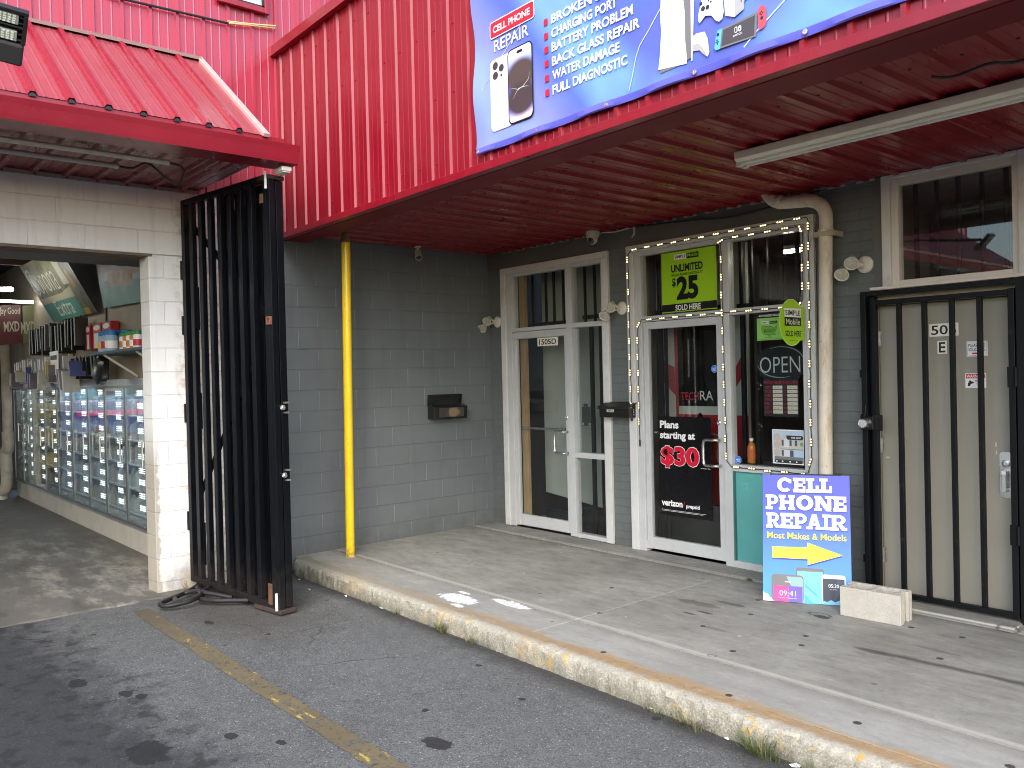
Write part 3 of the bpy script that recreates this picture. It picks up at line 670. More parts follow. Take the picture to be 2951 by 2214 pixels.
bm = MB(); bm.box(1.36, 1.50, -3.13, -3.05, 3.185, 3.221); bm.build('housing', WHITEPL, t, bevel=0.008); bm = MB(); bm.box(1.37, 1.49, -3.12, -3.06, 3.179, 3.186); bm.build('lens', WHITE, t)
# floodlight on an arm off the awning gutter
fc = Vector((3.20, -5.248, 3.135)); fn_ = Vector((0.70, -0.18, -0.62)).normalized(); fu = Vector((0, 1, 0)); fu = (fu - fn_ * fu.dot(fn_)).normalized(); fv = fn_.cross(fu)
if fv.z < 0: fv = -fv
F = Face(fc, fu, fv)
sg = 1 if F.N.dot(fn_) > 0 else -1; F.V = F.V * .72
t = thing('floodlight', 'black floodlight with two panels of pale lamps on an arm off the awning', 'floodlight', tuple(fc))
bm = MB(); wv, hv = 0.145, 0.165
def fr_box(u0, u1, v0, v1, o0, o1): bm.obox(F.P(u0, v0, o0 * sg), F.U * (u1 - u0), F.V * (v1 - v0), F.N * sg * (o1 - o0))
fr_box(-wv, wv, hv - .022, hv, -.03, .012); fr_box(wv - .016, wv, -.03, hv - .022, -.03, .012); fr_box(-wv, -wv + .016, -.03, hv - .022, -.03, .012); fr_box(-wv, wv, .062, .072, -.03, .012); fr_box(-wv + .016, wv - .016, -.03, hv - .022, -.035, -.03)
for i in range(5): fr_box(wv - .032, wv - .016, -.01 + i * .033, -.004 + i * .033, -.02, .01); fr_box(-wv + .016, -wv + .032, -.01 + i * .033, -.004 + i * .033, -.02, .01)
bm.build('frame', BLACKPL, t, bevel=0.003)
bm = MB(); fr_box(-wv + .004, wv - .004, -hv, -.032, -.05, .016); bm.build('driver_box', solid('dark_grey_casting', (0.035, 0.035, 0.036)), t, bevel=0.01)
for v0 in (-.022, .078):
    bm = MB(); fr_box(-wv + .034, wv - .034, v0, v0 + .062, -.028, .006); lp = bm.build('lamp_panel', solid('lamp_lens_grey', (0.42, 0.45, 0.42), 0.25), t, bevel=0.003)
    bm = MB()
    for i in range(12):
        for j in range(4): fr_box(-wv + .044 + i * .0172, -wv + .055 + i * .0172, v0 + .006 + j * .0135, v0 + .0145 + j * .0135, .006, .010)
    bm.build('diode_grid', solid('pale_diode', (0.72, 0.78, 0.62), 0.3), lp)
bm = MB(); bm.tube([(1.5, -5.55, 3.36), (2.3, -5.40, 3.30), tuple(F.P(0, 0, -.06 * sg))], 0.02, 10); bm.build('arm', BLACKPL, t, smooth=True)

# ------------------------------------------------------------------ shop canopy
FU = Vector((1, -0.02, 0)).normalized(); FO = Vector((0, -2.45, 0)); FNn = Vector((-0.02, -1, 0)).normalized()
CLEN = 12.0; ZB, ZT = 2.955, 4.64
def fas(u, z, o=0.0): return FO + FU * u + Vector((0, 0, z)) + FNn * o
t = thing('canopy', 'deep red ribbed metal canopy over the shop fronts with a dark red ribbed soffit', 'canopy', (3, -2.4, 2.95))
bm = MB(); bm.ribbed(fas(0.0, ZB + .03), FU, (0, 0, 1), FNn, CLEN, ZT - ZB - .03, 0.2191, 5.151 - .2191 * 23, rw=0.040, rt=0.024, rh=0.018, mh=0.0022); rd = random.Random(18)
for i in range(50):
    for z in (3.10, 3.55, 4.0, 4.45):
        if rd.random() < .75: c = fas(5.151 - .2191 * 23 + .2191 * i + .055, z + rd.uniform(-.015, .015), .0); bm.lathe(c, FNn, [(0.007, 0), (0.007, .004), (0.003, .006)], 6, 1)
bm.build('fascia_cladding', [RED, solid('red_brown_screws', (0.14, 0.01, 0.015))], t)
bm = MB(); bm.obox(fas(0, ZT - .03, -.05), FU * CLEN, (0, 0, 0.10), FNn * .10); bm.obox(fas(0, ZT - .03, .05), FU * CLEN, (0, 0, .012), FNn * .012); bm.build('cap_flashing', RED, t, bevel=0.004)
bm = MB(); bm.obox(fas(0, ZB - .018, -.04), FU * CLEN, (0, 0, 0.052), FNn * .066); bm.build('drip_edge', RED, t, bevel=0.003)
bm = MB(); bm.obox(fas(0, ZB - .022, -.26), FU * CLEN, (0, 0, 0.04), FNn * .22); bm.build('edge_beam', BEAM, t, bevel=0.003)
bm = MB(); bm.ribbed((0.0, -2.45, 2.985), (1, 0, 0), (0, 1, 0), (0, 0, -1), 12.0, 2.445, 0.2225, 4.14 - .2225 * 18, rw=0.058, rt=0.032, rh=0.020, mh=0.004, mw=0.02)
rd = random.Random(8)
for i in range(46):
    for yy in (-.45, -1.25, -2.0):
        xx = 4.14 - .2225 * 18 + .2225 * (i + .5) - .02; bm.lathe((xx, yy + rd.uniform(-.02, .02), 2.985), (0, 0, -1), [(0.008, 0), (0.008, .004), (0.004, .007)], 6, 1)
for i in range(22):
    x0 = 4.14 - .2225 * 18 + .2225 * i + .045; bm.box(x0 + .1, x0 + .235, -.006, -.002, 2.962, 2.978, 2)
bm.build('soffit', [REDDARK, solid('rusty_screws', (0.05, 0.015, 0.015)), solid('pale_foam', (0.42, 0.38, 0.34))], t)
bm = MB(); bm.obox(fas(0, ZT - .06, -.08), FU * CLEN, (0, 2.5, 0), (0, 0, .05)); bm.box(0.0, 12, -2.4, 0.2, 3.02, 3.05); bm.build('roof_deck', DARKIN, t)

# ------------------------------------------------------------------ front wall
t = thing('brick_front_wall', 'grey painted brick shop front wall with piers between the door frames', 'wall', (3, 0.1, 0))
for a, b, zb in ((0.0, 0.232, 2.80), (1.828, 2.056, 2.80), (3.952, 4.468, 2.978), (5.405, 9.0, 2.978)):
    bm = MB(); bm.box(a, b, 0.012, 0.2, -.02, zb); bm.build('pier', GREYBRK, t)
bm = MB(); bm.box(0.0, 3.951, 0.0, 0.2, 2.802, 2.985); bm.build('header', HEADER, t, bevel=0.004)
bm = MB(); bm.box(4.40, 4.468, 0.0, 0.011, 2.20, 2.975); bm.build('filler_board', HEADER, t)

# ------------------------------------------------------------------ empty shop: door with side light
def glass_door(t, x0, x1, zt, glass, hx, hz0, hz1, push=None, lock=None, gy=0.034):
    gx0, gx1, gz0, gz1 = glass
    bm = MB(); y0, y1 = 0.012, 0.056
    bm.box(x0, gx0, y0, y1, 0.03, zt); bm.box(gx1, x1, y0, y1, 0.03, zt); bm.box(gx0, gx1, y0, y1, 0.03, gz0); bm.box(gx0, gx1, y0, y1, gz1, zt)
    d = bm.build('door', ALU, t, bevel=0.004)
    bm = MB(); bm.box(gx0, gx1, gy, gy + .006, gz0, gz1); bm.build('pane', GLASS, d)
    bm = MB(); bm.tube(spl([(hx, 0.012, hz1), (hx, -.03, hz1), (hx - .012, -.052, hz1), (hx - .06, -.056, hz1), (hx - .11, -.058, hz1 - .004), (hx - .128, -.058, hz1 - .03), (hx - .13, -.058, (hz0 + hz1) / 2), (hx - .128, -.058, hz0 + .03), (hx - .11, -.058, hz0 + .004), (hx - .06, -.056, hz0), (hx - .012, -.052, hz0), (hx, -.03, hz0), (hx, 0.012, hz0)], 4), 0.0125, 12)
    bm.build('handle', STEEL, d, smooth=True)
    if push: bm = MB(); bm.tube([(push[0], 0.075, push[2]), (push[1], 0.075, push[2])], 0.013, 10); bm.build('push_bar', STEEL, d, smooth=True)
    if lock: bm = MB(); bm.lathe((lock[0], 0.012, lock[1]), (0, -1, 0), [(0.02, 0), (0.02, .006), (0.016, .010), (0.009, .011), (0.009, .006)], 16); bm.build('lock_cylinder', STEEL, d, smooth=True)
    bm = MB(); bm.box(x0 - .012, x0 + .06, 0.0, 0.011, 0.03, 0.10); bm.build('pivot_cover', ALU, d, bevel=0.003)
    return d
t = thing('shopfront', 'pale metal framed empty shop front with glass door, side light and transom panes', 'shop front', (1.03, 0.05, 0))
bm = MB()
bm.box(0.234, 0.310, -.02, 0.012, 0.012, 2.735); bm.box(1.745, 1.826, -.02, 0.012, 0.012, 2.735); bm.box(0.234, 1.826, -.02, 0.012, 2.736, 2.797)
bm.build('casing', TRIM, t, bevel=0.004)
bm = MB(); y0, y1 = -.006, 0.075
bm.box(0.311, 0.395, y0, y1, 0.012, 2.735); bm.box(1.725, 1.744, y0, y1, 0.012, 2.735); bm.box(0.395, 1.725, y0, y1, 2.695, 2.735)
bm.box(1.236, 1.322, y0, y1, 0.012, 2.695); bm.box(0.395, 1.236, y0, y1, 2.102, 2.142); bm.box(1.322, 1.725, y0, y1, 2.094, 2.142); bm.box(1.322, 1.725, y0, y1, 0.803, 0.857); bm.box(1.322, 1.725, y0, y1, 0.012, 0.052)
bm.box(0.395, 0.425, 0.0, 0.074, 2.143, 2.694)
bm.build('frame', ALU, t, bevel=0.003)
for x0, x1, z0, z1 in ((0.425, 1.236, 2.142, 2.695), (1.322, 1.725, 2.142, 2.695), (1.322, 1.725, 0.857, 2.094), (1.322, 1.725, 0.052, 0.803)):
    bm = MB(); bm.box(x0, x1, 0.034, 0.040, z0, z1); bm.build('pane', GLASS, t)
bm = MB(); bm.box(1.322, 1.345, 0.045, 0.07, 0.86, 2.09); bm.box(0.395, 1.235, 0.0, 0.01, 2.030, 2.09); bm.build('stop_strip', ALU, t)
glass_door(t, 0.398, 1.234, 2.098, (0.446, 1.186, 0.148, 2.024), 1.215, 0.84, 1.056, (0.45, 1.18, 1.068), (1.2, 1.199))
# street number on the glass
def plaque(name, F, u0, u1, v0, v1, txt, label, cat='number sign', th=0.003, bold=0.02, pad=(.08, .16), base=None, ink=None):
    t = thing(name, label, cat, tuple(F.P((u0 + u1) / 2, (v0 + v1) / 2)))
    bm = MB(); F.board(bm, u0, u1, v0, v1, th, th, 0.002); bm.build('plate', base or solid('ivory_plate', (0.80, 0.78, 0.68)), t)
    bm = MB(); w, h = u1 - u0, v1 - v0; F.text(bm, txt, u0 + w * pad[0], v0 + h * pad[1], h * (1 - 2 * pad[1]), w * (1 - 2 * pad[0]), th + .0008, bold); bm.build('lettering', ink or BLACKP, t)
    return t
plaque('number_plaque', front(y=0.030), 0.771, 1.080, 1.934, 2.019, '1505D', 'white number plaque reading 1505D on the empty shop door glass')
# inside the empty shop
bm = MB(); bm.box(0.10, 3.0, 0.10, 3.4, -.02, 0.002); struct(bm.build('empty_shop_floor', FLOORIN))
bm = MB(); bm.box(0.02, 1.98, 3.38, 3.45, 0.004, 2.9); bm.box(0.02, 0.09, 0.21, 3.38, 0.004, 2.9); bm.box(0.09, 1.98, 0.21, 0.9, 2.9, 2.94); tag(bm.build('back_wall', DARKIN), 'dark bare walls at the back of the empty shop', 'wall')  # ceiling strip stops short; gap added behind it to let daylight in
t = thing('partition_wall', 'pale wall panel with a dark skirting inside the empty shop behind the door glass', 'wall', (1.5, 0.7, 0))
bm = MB(); bm.prism([(0.28, .55, .31), (1.97, .55, .13), (1.97, .55, 2.85), (0.28, .55, 2.85)], (0, .05, 0)); bm.build('panel', mat('partition_paint', (0.46, 0.47, 0.43), .7, var=.05), t)
bm = MB(); bm.box(0.28, 1.97, .556, .60, 0.004, .12); bm.build('skirting', solid('dark_blue_skirting', (0.012, 0.018, 0.028)), t)
t = thing('timber_stud', 'bare timber stud standing just inside the empty shop door glass', 'stud', (0.5, .12, 0))
bm = MB(); bm.box(0.425, 0.515, .085, .125, 0.004, 2.88); bm.build('upright', WOOD, t, bevel=0.003)
def bars(xs, z0, z1, y, label, w=0.022, rails=()):
    t = thing('window_bars', label, 'window bars', ((xs[0] + xs[-1]) / 2, y, z0))
    for x in xs:
        bm = MB(); bm.box(x - w / 2, x + w / 2, y, y + w, z0, z1); bm.build('bar', BLACK, t, bevel=0.002)
    for z in rails:
        bm = MB(); bm.box(xs[0] - .06, xs[-1] + .06, y + w + .001, y + w + .014, z - .02, z + .02); bm.build('rail', BLACK, t, bevel=0.002)
    return t
bars((0.62, 0.83, 0.95, 1.09, 1.20), 2.13, 2.9, 0.10, 'black bars behind the transom pane above the empty shop door', rails=(2.17,))
bars((1.40, 1.535, 1.66), 2.13, 2.9, 0.10, 'black bars behind the small transom pane of the empty shop', rails=(2.20,))
bars((1.47, 1.60), 0.01, 2.12, 0.10, 'two black bars behind the tall side light of the empty shop', 0.034)
t = thing('meter_plate', 'dark plate with four pale screw tabs behind the empty shop side light', 'plate', (1.43, .08, 1.2))
bm = MB(); bm.box(1.377, 1.49, .052, .06, 1.12, 1.338); bm.build('plate', solid('slate_plate', (0.022, 0.028, 0.030)), t)
for x in (1.38, 1.47):
    for z in (1.125, 1.31): bm = MB(); bm.box(x, x + .022, .048, .0515, z, z + .024); bm.build('tab', solid('pale_tab', (0.3, 0.31, 0.31)), t)
bm = MB(); bm.tube(spl([(1.57, .3, .02), (1.60, .28, .09), (1.68, .28, .10), (1.70, .3, .02)], 5), 0.022, 8); tag(bm.build('yellow_hose_end', YELLOWP, smooth=True), 'yellow curved pipe on the floor inside the empty shop', 'pipe')

# ------------------------------------------------------------------ phone shop front
t = thing('shopfront', 'white framed phone shop front with glass door, display window and teal panel under string lights', 'shop front', (3, 0.05, 0))
bm = MB()
bm.box(2.062, 2.150, -.02, 0.012, 0.0, 2.738); bm.box(3.874, 3.948, -.02, 0.012, 0.0, 2.738); bm.box(2.062, 3.948, -.02, 0.012, 2.739, 2.801)
bm.build('casing', TRIM, t, bevel=0.004)
bm = MB(); y0, y1 = -.006, 0.075
bm.box(2.151, 2.225, y0, y1, 0.0, 2.737); bm.box(3.832, 3.873, y0, y1, 0.0, 2.737); bm.box(2.225, 3.832, y0, y1, 2.698, 2.737)
bm.box(3.090, 3.170, y0, y1, 0.0, 2.698); bm.box(2.225, 3.090, y0, y1, 2.095, 2.142); bm.box(3.170, 3.832, y0, y1, 2.092, 2.142)
bm.box(3.170, 3.832, y0, y1, 0.800, 0.855); bm.box(3.170, 3.832, y0, y1, 0.0, 0.058)
bm.build('frame', ALU, t, bevel=0.003)
for x0, x1, z0, z1 in ((2.225, 3.090, 2.142, 2.698), (3.170, 3.832, 2.142, 2.698), (3.170, 3.832, 0.855, 2.092)):
    bm = MB(); bm.box(x0, x1, 0.034, 0.040, z0, z1); bm.build('pane', GLASS, t)
bm = MB(); bm.box(3.170, 3.832, 0.026, 0.05, 0.058, 0.800); bm.build('teal_panel', TEAL, t)
bm = MB(); bm.box(3.171, 3.183, 0.0, 0.0255, 0.058, 0.80); bm.build('stop_strip', solid('dark_teal_strip', (0.05, 0.15, 0.14)), t)  # narrow strip in a darker teal along the panel's left edge
glass_door(t, 2.228, 3.088, 2.090, (2.283, 3.025, 0.138, 2.024), 3.05, 0.835, 1.053, (2.29, 3.02, 1.085), (3.038, 1.195))
# inside the phone shop
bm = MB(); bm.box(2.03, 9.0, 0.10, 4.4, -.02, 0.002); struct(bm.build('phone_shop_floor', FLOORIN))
bm = MB(); bm.box(2.03, 6.0, 4.3, 4.4, 0.004, 2.9); bm.box(2.0, 2.03, 0.21, 4.3, 0.004, 2.9); tag(bm.build('inner_wall', mat('brown_inner_wall', (0.16, 0.125, 0.10), 0.7, var=.15)), 'brownish back and side walls inside the phone shop', 'wall')
bm = MB(); bm.box(2.03, 6.0, 0.21, 4.3, 2.9, 2.94); tag(bm.build('inner_ceiling', mat('inner_ceiling_board', (0.30, 0.26, 0.22), 0.7)), 'plain ceiling inside the phone shop', 'ceiling')
bm = MB(); bm.box(4.20, 4.27, 0.21, 4.3, 0.004, 2.9); tag(bm.build('party_wall', mat('brown_inner_wall', (0, 0, 0))), 'dividing wall between the phone shop and the tan door unit', 'wall')
YP = 0.42; KX = (5.8893 + YP) / 5.8893
def dp(x, z): return (7.2957 + (x - 7.2957) * KX, 1.6319 + (z - 1.6319) * KX)
t = thing('counter_screen', 'red and pale grey painted screen with black boards inside the phone shop', 'screen', (2.0, YP, 0))
FI = front(y=YP); 
bm = MB(); a, b = dp(2.43, 0), dp(4.1, 0)
FI.board(bm, 2.05, 3.05, 0.004, 2.75, 0.04, 0); bm.build('panel', solid('pale_grey_screen', (0.50, 0.50, 0.47)), t)
RSC = solid('red_screen_paint', (0.36, 0.012, 0.018))
bm = MB()
for pl in ([(2.43, 1.90), (2.48, 1.72), (2.59, 1.675), (2.60, 1.42), (2.46, 1.55), (2.43, 1.65)], [(2.59, 2.06), (2.63, 2.06), (2.63, 1.2), (2.60, 1.2)], [(2.60, 1.262), (3.335, 1.262), (3.335, .32), (2.43, .40), (2.43, 1.05), (2.60, 1.05)], [(3.12, 1.5), (3.30, 1.78), (3.30, 1.60), (3.12, 1.35)], [(2.9, 2.38), (3.04, 2.25), (3.04, 2.10), (2.9, 2.10)]):
    FI.poly(bm, [dp(*p) for p in pl], .003)
bm.build('red_shape', RSC, t)
bm = MB(); p0, p1 = dp(2.635, 1.335), dp(3.10, 2.08); FI.board(bm, p0[0], p1[0], p0[1], p1[1], .01, .012); bb = bm.build('black_board', BLACKMETAL, t)
bm = MB(); p = dp(2.66, 1.385); q = dp(2.86, 1.455); FI.text(bm, 'TECH', p[0], p[1], q[1] - p[1], q[0] - p[0] - .01, .0135, .01); bm.build('lettering', solid('dark_red_letters', (0.45, 0.03, 0.06)), bb)
bm = MB(); p = dp(2.865, 1.385); q = dp(3.06, 1.465); FI.text(bm, 'RA', p[0], p[1], q[1] - p[1], (q[0] - p[0]) * .70, .0135, .005); bm.build('lettering', solid('grey_white_letters', (0.6, 0.6, 0.58)), bb)
bm = MB(); FI.board(bm, 2.06, 3.04, .02, .42, .05, .06); bm.build('plinth', DARKIN, t)
bm = MB(); p = dp(2.86, 1.25); FI.disc(bm, p[0], p[1] - .03, .035, .06, .008); bm.build('round_hole', BLACKP, t)
bars((2.30, 2.34, 2.39), 0.01, 2.10, 0.12, 'dark bars beside the phone shop door glass', 0.026)
bars((2.32, 2.50, 2.72, 2.90, 3.05), 2.14, 2.9, 0.12, 'black bars behind the pane with the lime price poster', 0.026, (2.18,))
bars((3.20, 3.30, 3.44, 3.58, 3.72), 2.14, 2.9, 0.12, 'black bars behind the top right pane of the phone shop', 0.026, (2.17,))
bars((3.205, 3.335), 0.86, 2.09, 0.12, 'pair of black bars at the left of the phone shop display window', 0.034)
t = thing('display_counter', 'dark counter with shelves of small goods inside the phone shop window', 'counter', (3.9, 1.2, 0))
bm = MB(); bm.box(3.22, 4.19, .62, .93, 0.004, .82); bm.build('cabinet', DARKIN, t)
rd = random.Random(21)
for z in (1.05, 1.30, 1.62, 1.84):
    bm = MB(); bm.box(3.62, 4.19, .70, .93, z, z + .014); bm.build('shelf', solid('shelf_wood', (0.22, 0.17, 0.12)), t)
    for i in range(4):
        x = 3.65 + i * .13 + rd.uniform(0, .03); bm = MB(); bm.box(x, x + rd.uniform(.05, .09), .74, .80, z + .014, z + .014 + rd.uniform(.06, .15)); bm.build('packet', solid('packet_%s' % 'abcd'[i], ((0.35, 0.06, 0.05), (0.5, 0.45, 0.38), (0.08, 0.1, 0.16), (0.45, 0.33, 0.2))[i]), t)
t = thing('ceiling_lamp', 'lit tube lamp on the ceiling inside the phone shop, seen through the upper pane', 'lamp', (3.45, .5, 2.9))
LX, LZ = 7.2957 + (3.74 - 7.2957) * (8.0 / 5.8893), 2.80
bm = MB(); bm.box(3.38, 3.60, .48, .52, 2.61, 2.635); bm.build('tube', emit('lit_tube_warm', (1.0, 0.9, 0.75), 16.0), t)
bm = MB(); bm.box(3.36, 3.62, .47, .53, 2.636, 2.67); bm.box(3.485, 3.495, .495, .505, 2.67, 2.9); bm.build('housing', WHITEPL, t)

# ================================================================== right-hand unit: transom, tan door, barred gate
t = thing('transom_window', 'large white framed window above the tan barred door', 'window', (4.93, 0.05, 2.2))
bm = MB()
bm.box(4.470, 4.531, -.022, 0.012, 2.200, 2.976); bm.box(4.531, 5.342, -.022, 0.012, 2.950, 2.976); bm.box(5.343, 5.405, -.022, 0.012, 2.200, 2.976)
bm.build('casing', TRIM, t, bevel=0.004)
bm = MB(); y0, y1 = -.004, 0.07
bm.box(4.532, 4.583, y0, y1, 2.200, 2.949); bm.box(5.304, 5.342, y0, y1, 2.200, 2.949); bm.box(4.583, 5.304, y0, y1, 2.898, 2.949); bm.box(4.583, 5.304, y0, y1, 2.200, 2.235)
bm.build('frame', solid('cream_frame_paint', (0.64, 0.60, 0.54), 0.45), t, bevel=0.003)
bm = MB(); bm.box(4.583, 5.304, 0.034, 0.040, 2.235, 2.898); bm.build('pane', GLASS, t)
bm = MB(); bm.box(4.395, 5.46, -.06, 0.012, 2.176, 2.198); bm.build('sill', solid('cream_sill', (0.70, 0.66, 0.58)), t, bevel=0.003)
bars((4.66, 4.80, 4.94, 5.09, 5.235), 2.20, 2.96, 0.09, 'black bars behind the large window above the tan door', 0.026, (2.93,))
bm = MB(); bm.box(4.28, 6.5, 1.2, 1.25, 0.004, 2.95); tag(bm.build('rear_wall', mat('dim_olive_wall', (0.10, 0.10, 0.085), 0.7)), 'dim olive wall behind the window over the tan door', 'wall')
bm = MB(); bm.box(4.28, 6.5, 0.21, 1.2, 2.955, 2.975); tag(bm.build('inner_ceiling', DARKIN), 'dark ceiling behind the window over the tan door', 'ceiling')
t = thing('steel_door', 'tan steel door behind black bars with a lever plate and number stickers', 'door', (4.85, 0.05, 0))
bm = MB(); bm.box(4.432, 5.278, 0.0, 0.045, 0.03, 2.062); bm.build('slab', DOORTAN, t, bevel=0.003)
bm = MB(); bm.box(4.395, 4.426, -.004, 0.06, 0.004, 2.10); bm.box(5.284, 5.40, -.004, 0.06, 0.004, 2.10); bm.box(4.426, 5.284, -.004, 0.06, 2.068, 2.10); bm.box(4.395, 5.40, 0.004, 0.06, 2.10, 2.175); bm.build('frame', mat('tan_frame_paint', (0.33, 0.30, 0.24), 0.5), t, bevel=0.003)
for z in (1.78, 1.02, 0.24):
    bm = MB(); bm.lathe((4.429, -.009, z), (0, 0, 1), [(0.008, 0), (0.008, .105)], 10); bm.box(4.431, 4.452, -.0035, -.0005, z, z + .105); bm.build('hinge', GALV, t)
FD = front(y=-.0005)
bm = MB(); FD.board(bm, 5.205, 5.278, 0.775, 1.068, .004, .004, .02); hp = bm.build('handle_plate', STEEL, t)
bm = MB(); bm.lathe((5.243, -.004, 0.995), (0, -1, 0), [(0.024, 0), (0.024, .010), (0.017, .014), (0.006, .014), (0.006, .010)], 18); bm.build('lock_cylinder', GALV, hp, smooth=True)
bm = MB(); bm.prism([(5.228, -.004, .952), (5.256, -.004, .952), (5.256, -.044, .952), (5.228, -.050, .952)], (0, 0, -.028)); bm.box(5.230, 5.254, -.052, -.040, .815, .925); bm.box(5.230, 5.254, -.040, -.004, .815, .835); bm.build('pull', GALV, hp, bevel=0.003)
bm = MB(); FD.board(bm, 4.462, 4.488, .985, .994, .002, .002, .003); FD.board(bm, 5.182, 5.19, 1.05, 1.075, .002, .002, .003); FD.board(bm, 5.18, 5.188, 1.10, 1.13, .002, .002, .003); bm.build('paint_chip', solid('bare_paint_chip', (0.62, 0.5, 0.33)), t)
plaque('number_plaque', FD, 4.779, 4.968, 1.829, 1.916, '505', 'white number plaque reading 505 on the tan barred door', bold=.012, pad=(.07, .13))
plaque('number_plaque', FD, 4.831, 4.893, 1.711, 1.799, 'E', 'small white plaque with the letter E on the tan barred door', bold=.02, pad=(.16, .1))
t = thing('notice', 'small white no soliciting notice on the tan barred door', 'notice', (5.08, 0, 1.74))
bm = MB(); FD.board(bm, 5.017, 5.145, 1.687, 1.787, .002, .002); bm.build('plate', WHITE, t)
bm = MB(); FD.text(bm, 'PLEASE NO', 5.028, 1.750, .021, .104, .003, .02); FD.text(bm, 'SOLICITING', 5.028, 1.722, .021, .104, .003, .02)
for r_ in ((5.021, 5.141, 1.691, 1.6925), (5.021, 5.141, 1.7815, 1.783), (5.021, 5.0225, 1.6925, 1.7815), (5.1395, 5.141, 1.6925, 1.7815)): FD.rect(bm, *r_, .0028)
bm.build('lettering', solid('slate_print', (0.10, 0.13, 0.16)), t)
bm = MB(); FD.rect(bm, 5.05, 5.112, 1.702, 1.712, .003); bm.build('red_bar', solid('red_print', (0.55, 0.02, 0.035)), t)
t = thing('warning_sign', 'small white and red warning sign with a black dog head on the tan barred door', 'sign', (5.07, 0, 1.53))
bm = MB(); FD.board(bm, 5.005, 5.133, 1.479, 1.577, .002, .002); bm.build('plate', WHITE, t)
bm = MB(); FD.rect(bm, 5.010, 5.128, 1.543, 1.572, .003); bm.build('red_band', solid('red_print', (0, 0, 0)), t)
bm = MB(); FD.text(bm, 'WARNING', 5.014, 1.548, .019, .110, .004, .02, .2); bm.build('lettering', WHITE, t)
bm = MB(); FD.text(bm, 'BEWARE', 5.068, 1.522, .011, .055, .003, .02); FD.text(bm, 'OF DOG', 5.075, 1.503, .011, .046, .003, .02); bm.build('lettering', BLACKP, t)
bm = MB(); FD.poly(bm, [(5.02, 1.492), (5.022, 1.512), (5.03, 1.524), (5.034, 1.535), (5.04, 1.526), (5.058, 1.518), (5.060, 1.512), (5.045, 1.508), (5.036, 1.500), (5.034, 1.492)], .003); bm.build('dog_emblem', BLACKP, t)
t = thing('security_gate', 'black steel barred gate and frame in front of the tan door', 'gate', (4.87, -.1, 0))
bm = MB()
bm.box(4.352, 4.392, -.12, -.02, 0.004, 2.166); bm.box(4.392, 5.352, -.12, -.075, 2.132, 2.166); bm.box(5.352, 5.43, -.12, -.02, 0.004, 2.166); bm.box(4.3925, 4.43, -.07, -.012, 0.004, 2.13)
bm.build('frame', BLACK, t, bevel=0.003)
bm = MB(); bm.box(4.430, 4.462, -.118, -.078, 0.036, 2.104); bm.box(5.306, 5.344, -.118, -.078, 0.036, 2.104); bm.box(4.462, 5.306, -.117, -.079, 2.066, 2.100); bm.box(4.462, 5.306, -.117, -.079, 0.036, 0.070)
lf = bm.build('leaf', BLACK, t, bevel=0.003)
for x in (4.620, 4.790, 4.967, 5.137):
    bm = MB(); bm.box(x - .0155, x + .0155, -.114, -.083, 0.070, 2.066); bm.build('bar', BLACK, lf, bevel=0.003)
bm = MB(); bm.box(4.343, 4.375, -.128, -.121, 1.187, 1.30); bm.box(4.435, 4.503, -.128, -.119, 1.187, 1.296); bm.box(4.36, 4.45, -.165, -.129, 1.195, 1.288); bm.box(4.365, 4.385, -.13, -.121, 1.30, 1.365); lb = bm.build('lock_box', BLACKMETAL, t, bevel=0.004)
bm = MB(); bm.lathe((4.392, -.165, 1.238), (0.1, -1, 0), [(0.034, 0), (0.036, .012), (0.036, .030), (0.030, .038), (0.027, .034)], 24); bm.build('lock_cylinder', STEEL, lb, smooth=True)
for z in (1.56, 0.235): bm = MB(); bm.box(4.318, 4.351, -.08, -.03, z, z + .055); bm.build('wall_bracket', BLACK, t, bevel=0.004)
for z in (1.49, 0.50): bm = MB(); bm.lathe((5.350, -.128, z), (0, 0, 1), [(0.011, 0), (0.011, .12)], 10); bm.box(5.30, 5.347, -.124, -.1195, z - .004, z + .124); bm.box(5.354, 5.40, -.124, -.1205, z - .004, z + .124); bm.build('hinge', BLACK, t)
bm = MB(); bm.box(4.45, 5.36, -.26, -.04, 0.0045, 0.016); struct(bm.build('threshold', CONCRETE))

# ------------------------------------------------------------------ downspout
t = thing('downspout', 'rusty cream painted downpipe bending out of the soffit beside the phone shop', 'pipe', (4.08, -.1, 0))
dx = 4.082
bm = MB(); path = spl([(3.62, -.13, 3.02), (3.655, -.13, 2.965), (3.70, -.125, 2.925), (3.77, -.12, 2.905), (3.88, -.11, 2.895), (3.97, -.105, 2.885), (4.04, -.10, 2.855), (4.085, -.10, 2.80), (4.098, -.10, 2.72), (4.092, -.10, 2.60)], 5)
bm.tube(path + [Vector((4.088, -.10, 2.4)), Vector((4.06, -.10, 1.2)), Vector((4.045, -.10, 0.02))], 0.049, 20); bm.build('pipe', PIPE, t, smooth=True)
bm = MB(); bm.lathe((4.094, -.10, 2.62), (0, 0, 1), [(0.052, 0), (0.056, .006), (0.056, .03), (0.052, .036)], 20); bm.lathe((3.72, -.124, 2.917), (1, 0.02, -.22), [(0.05, 0), (0.055, .006), (0.055, .03), (0.05, .036)], 20); bm.build('joint_ring', PIPE, t, smooth=True)
bm = MB(); bm.box(4.03, 4.165, -.156, -.148, 2.60, 2.635); bm.box(4.150, 4.172, -.148, 0.01, 2.598, 2.637); bm.box(4.022, 4.040, -.148, 0.01, 2.598, 2.637); bm.build('strap', solid('old_cream_strap', (0.42, 0.37, 0.27), 0.6), t, bevel=0.003)
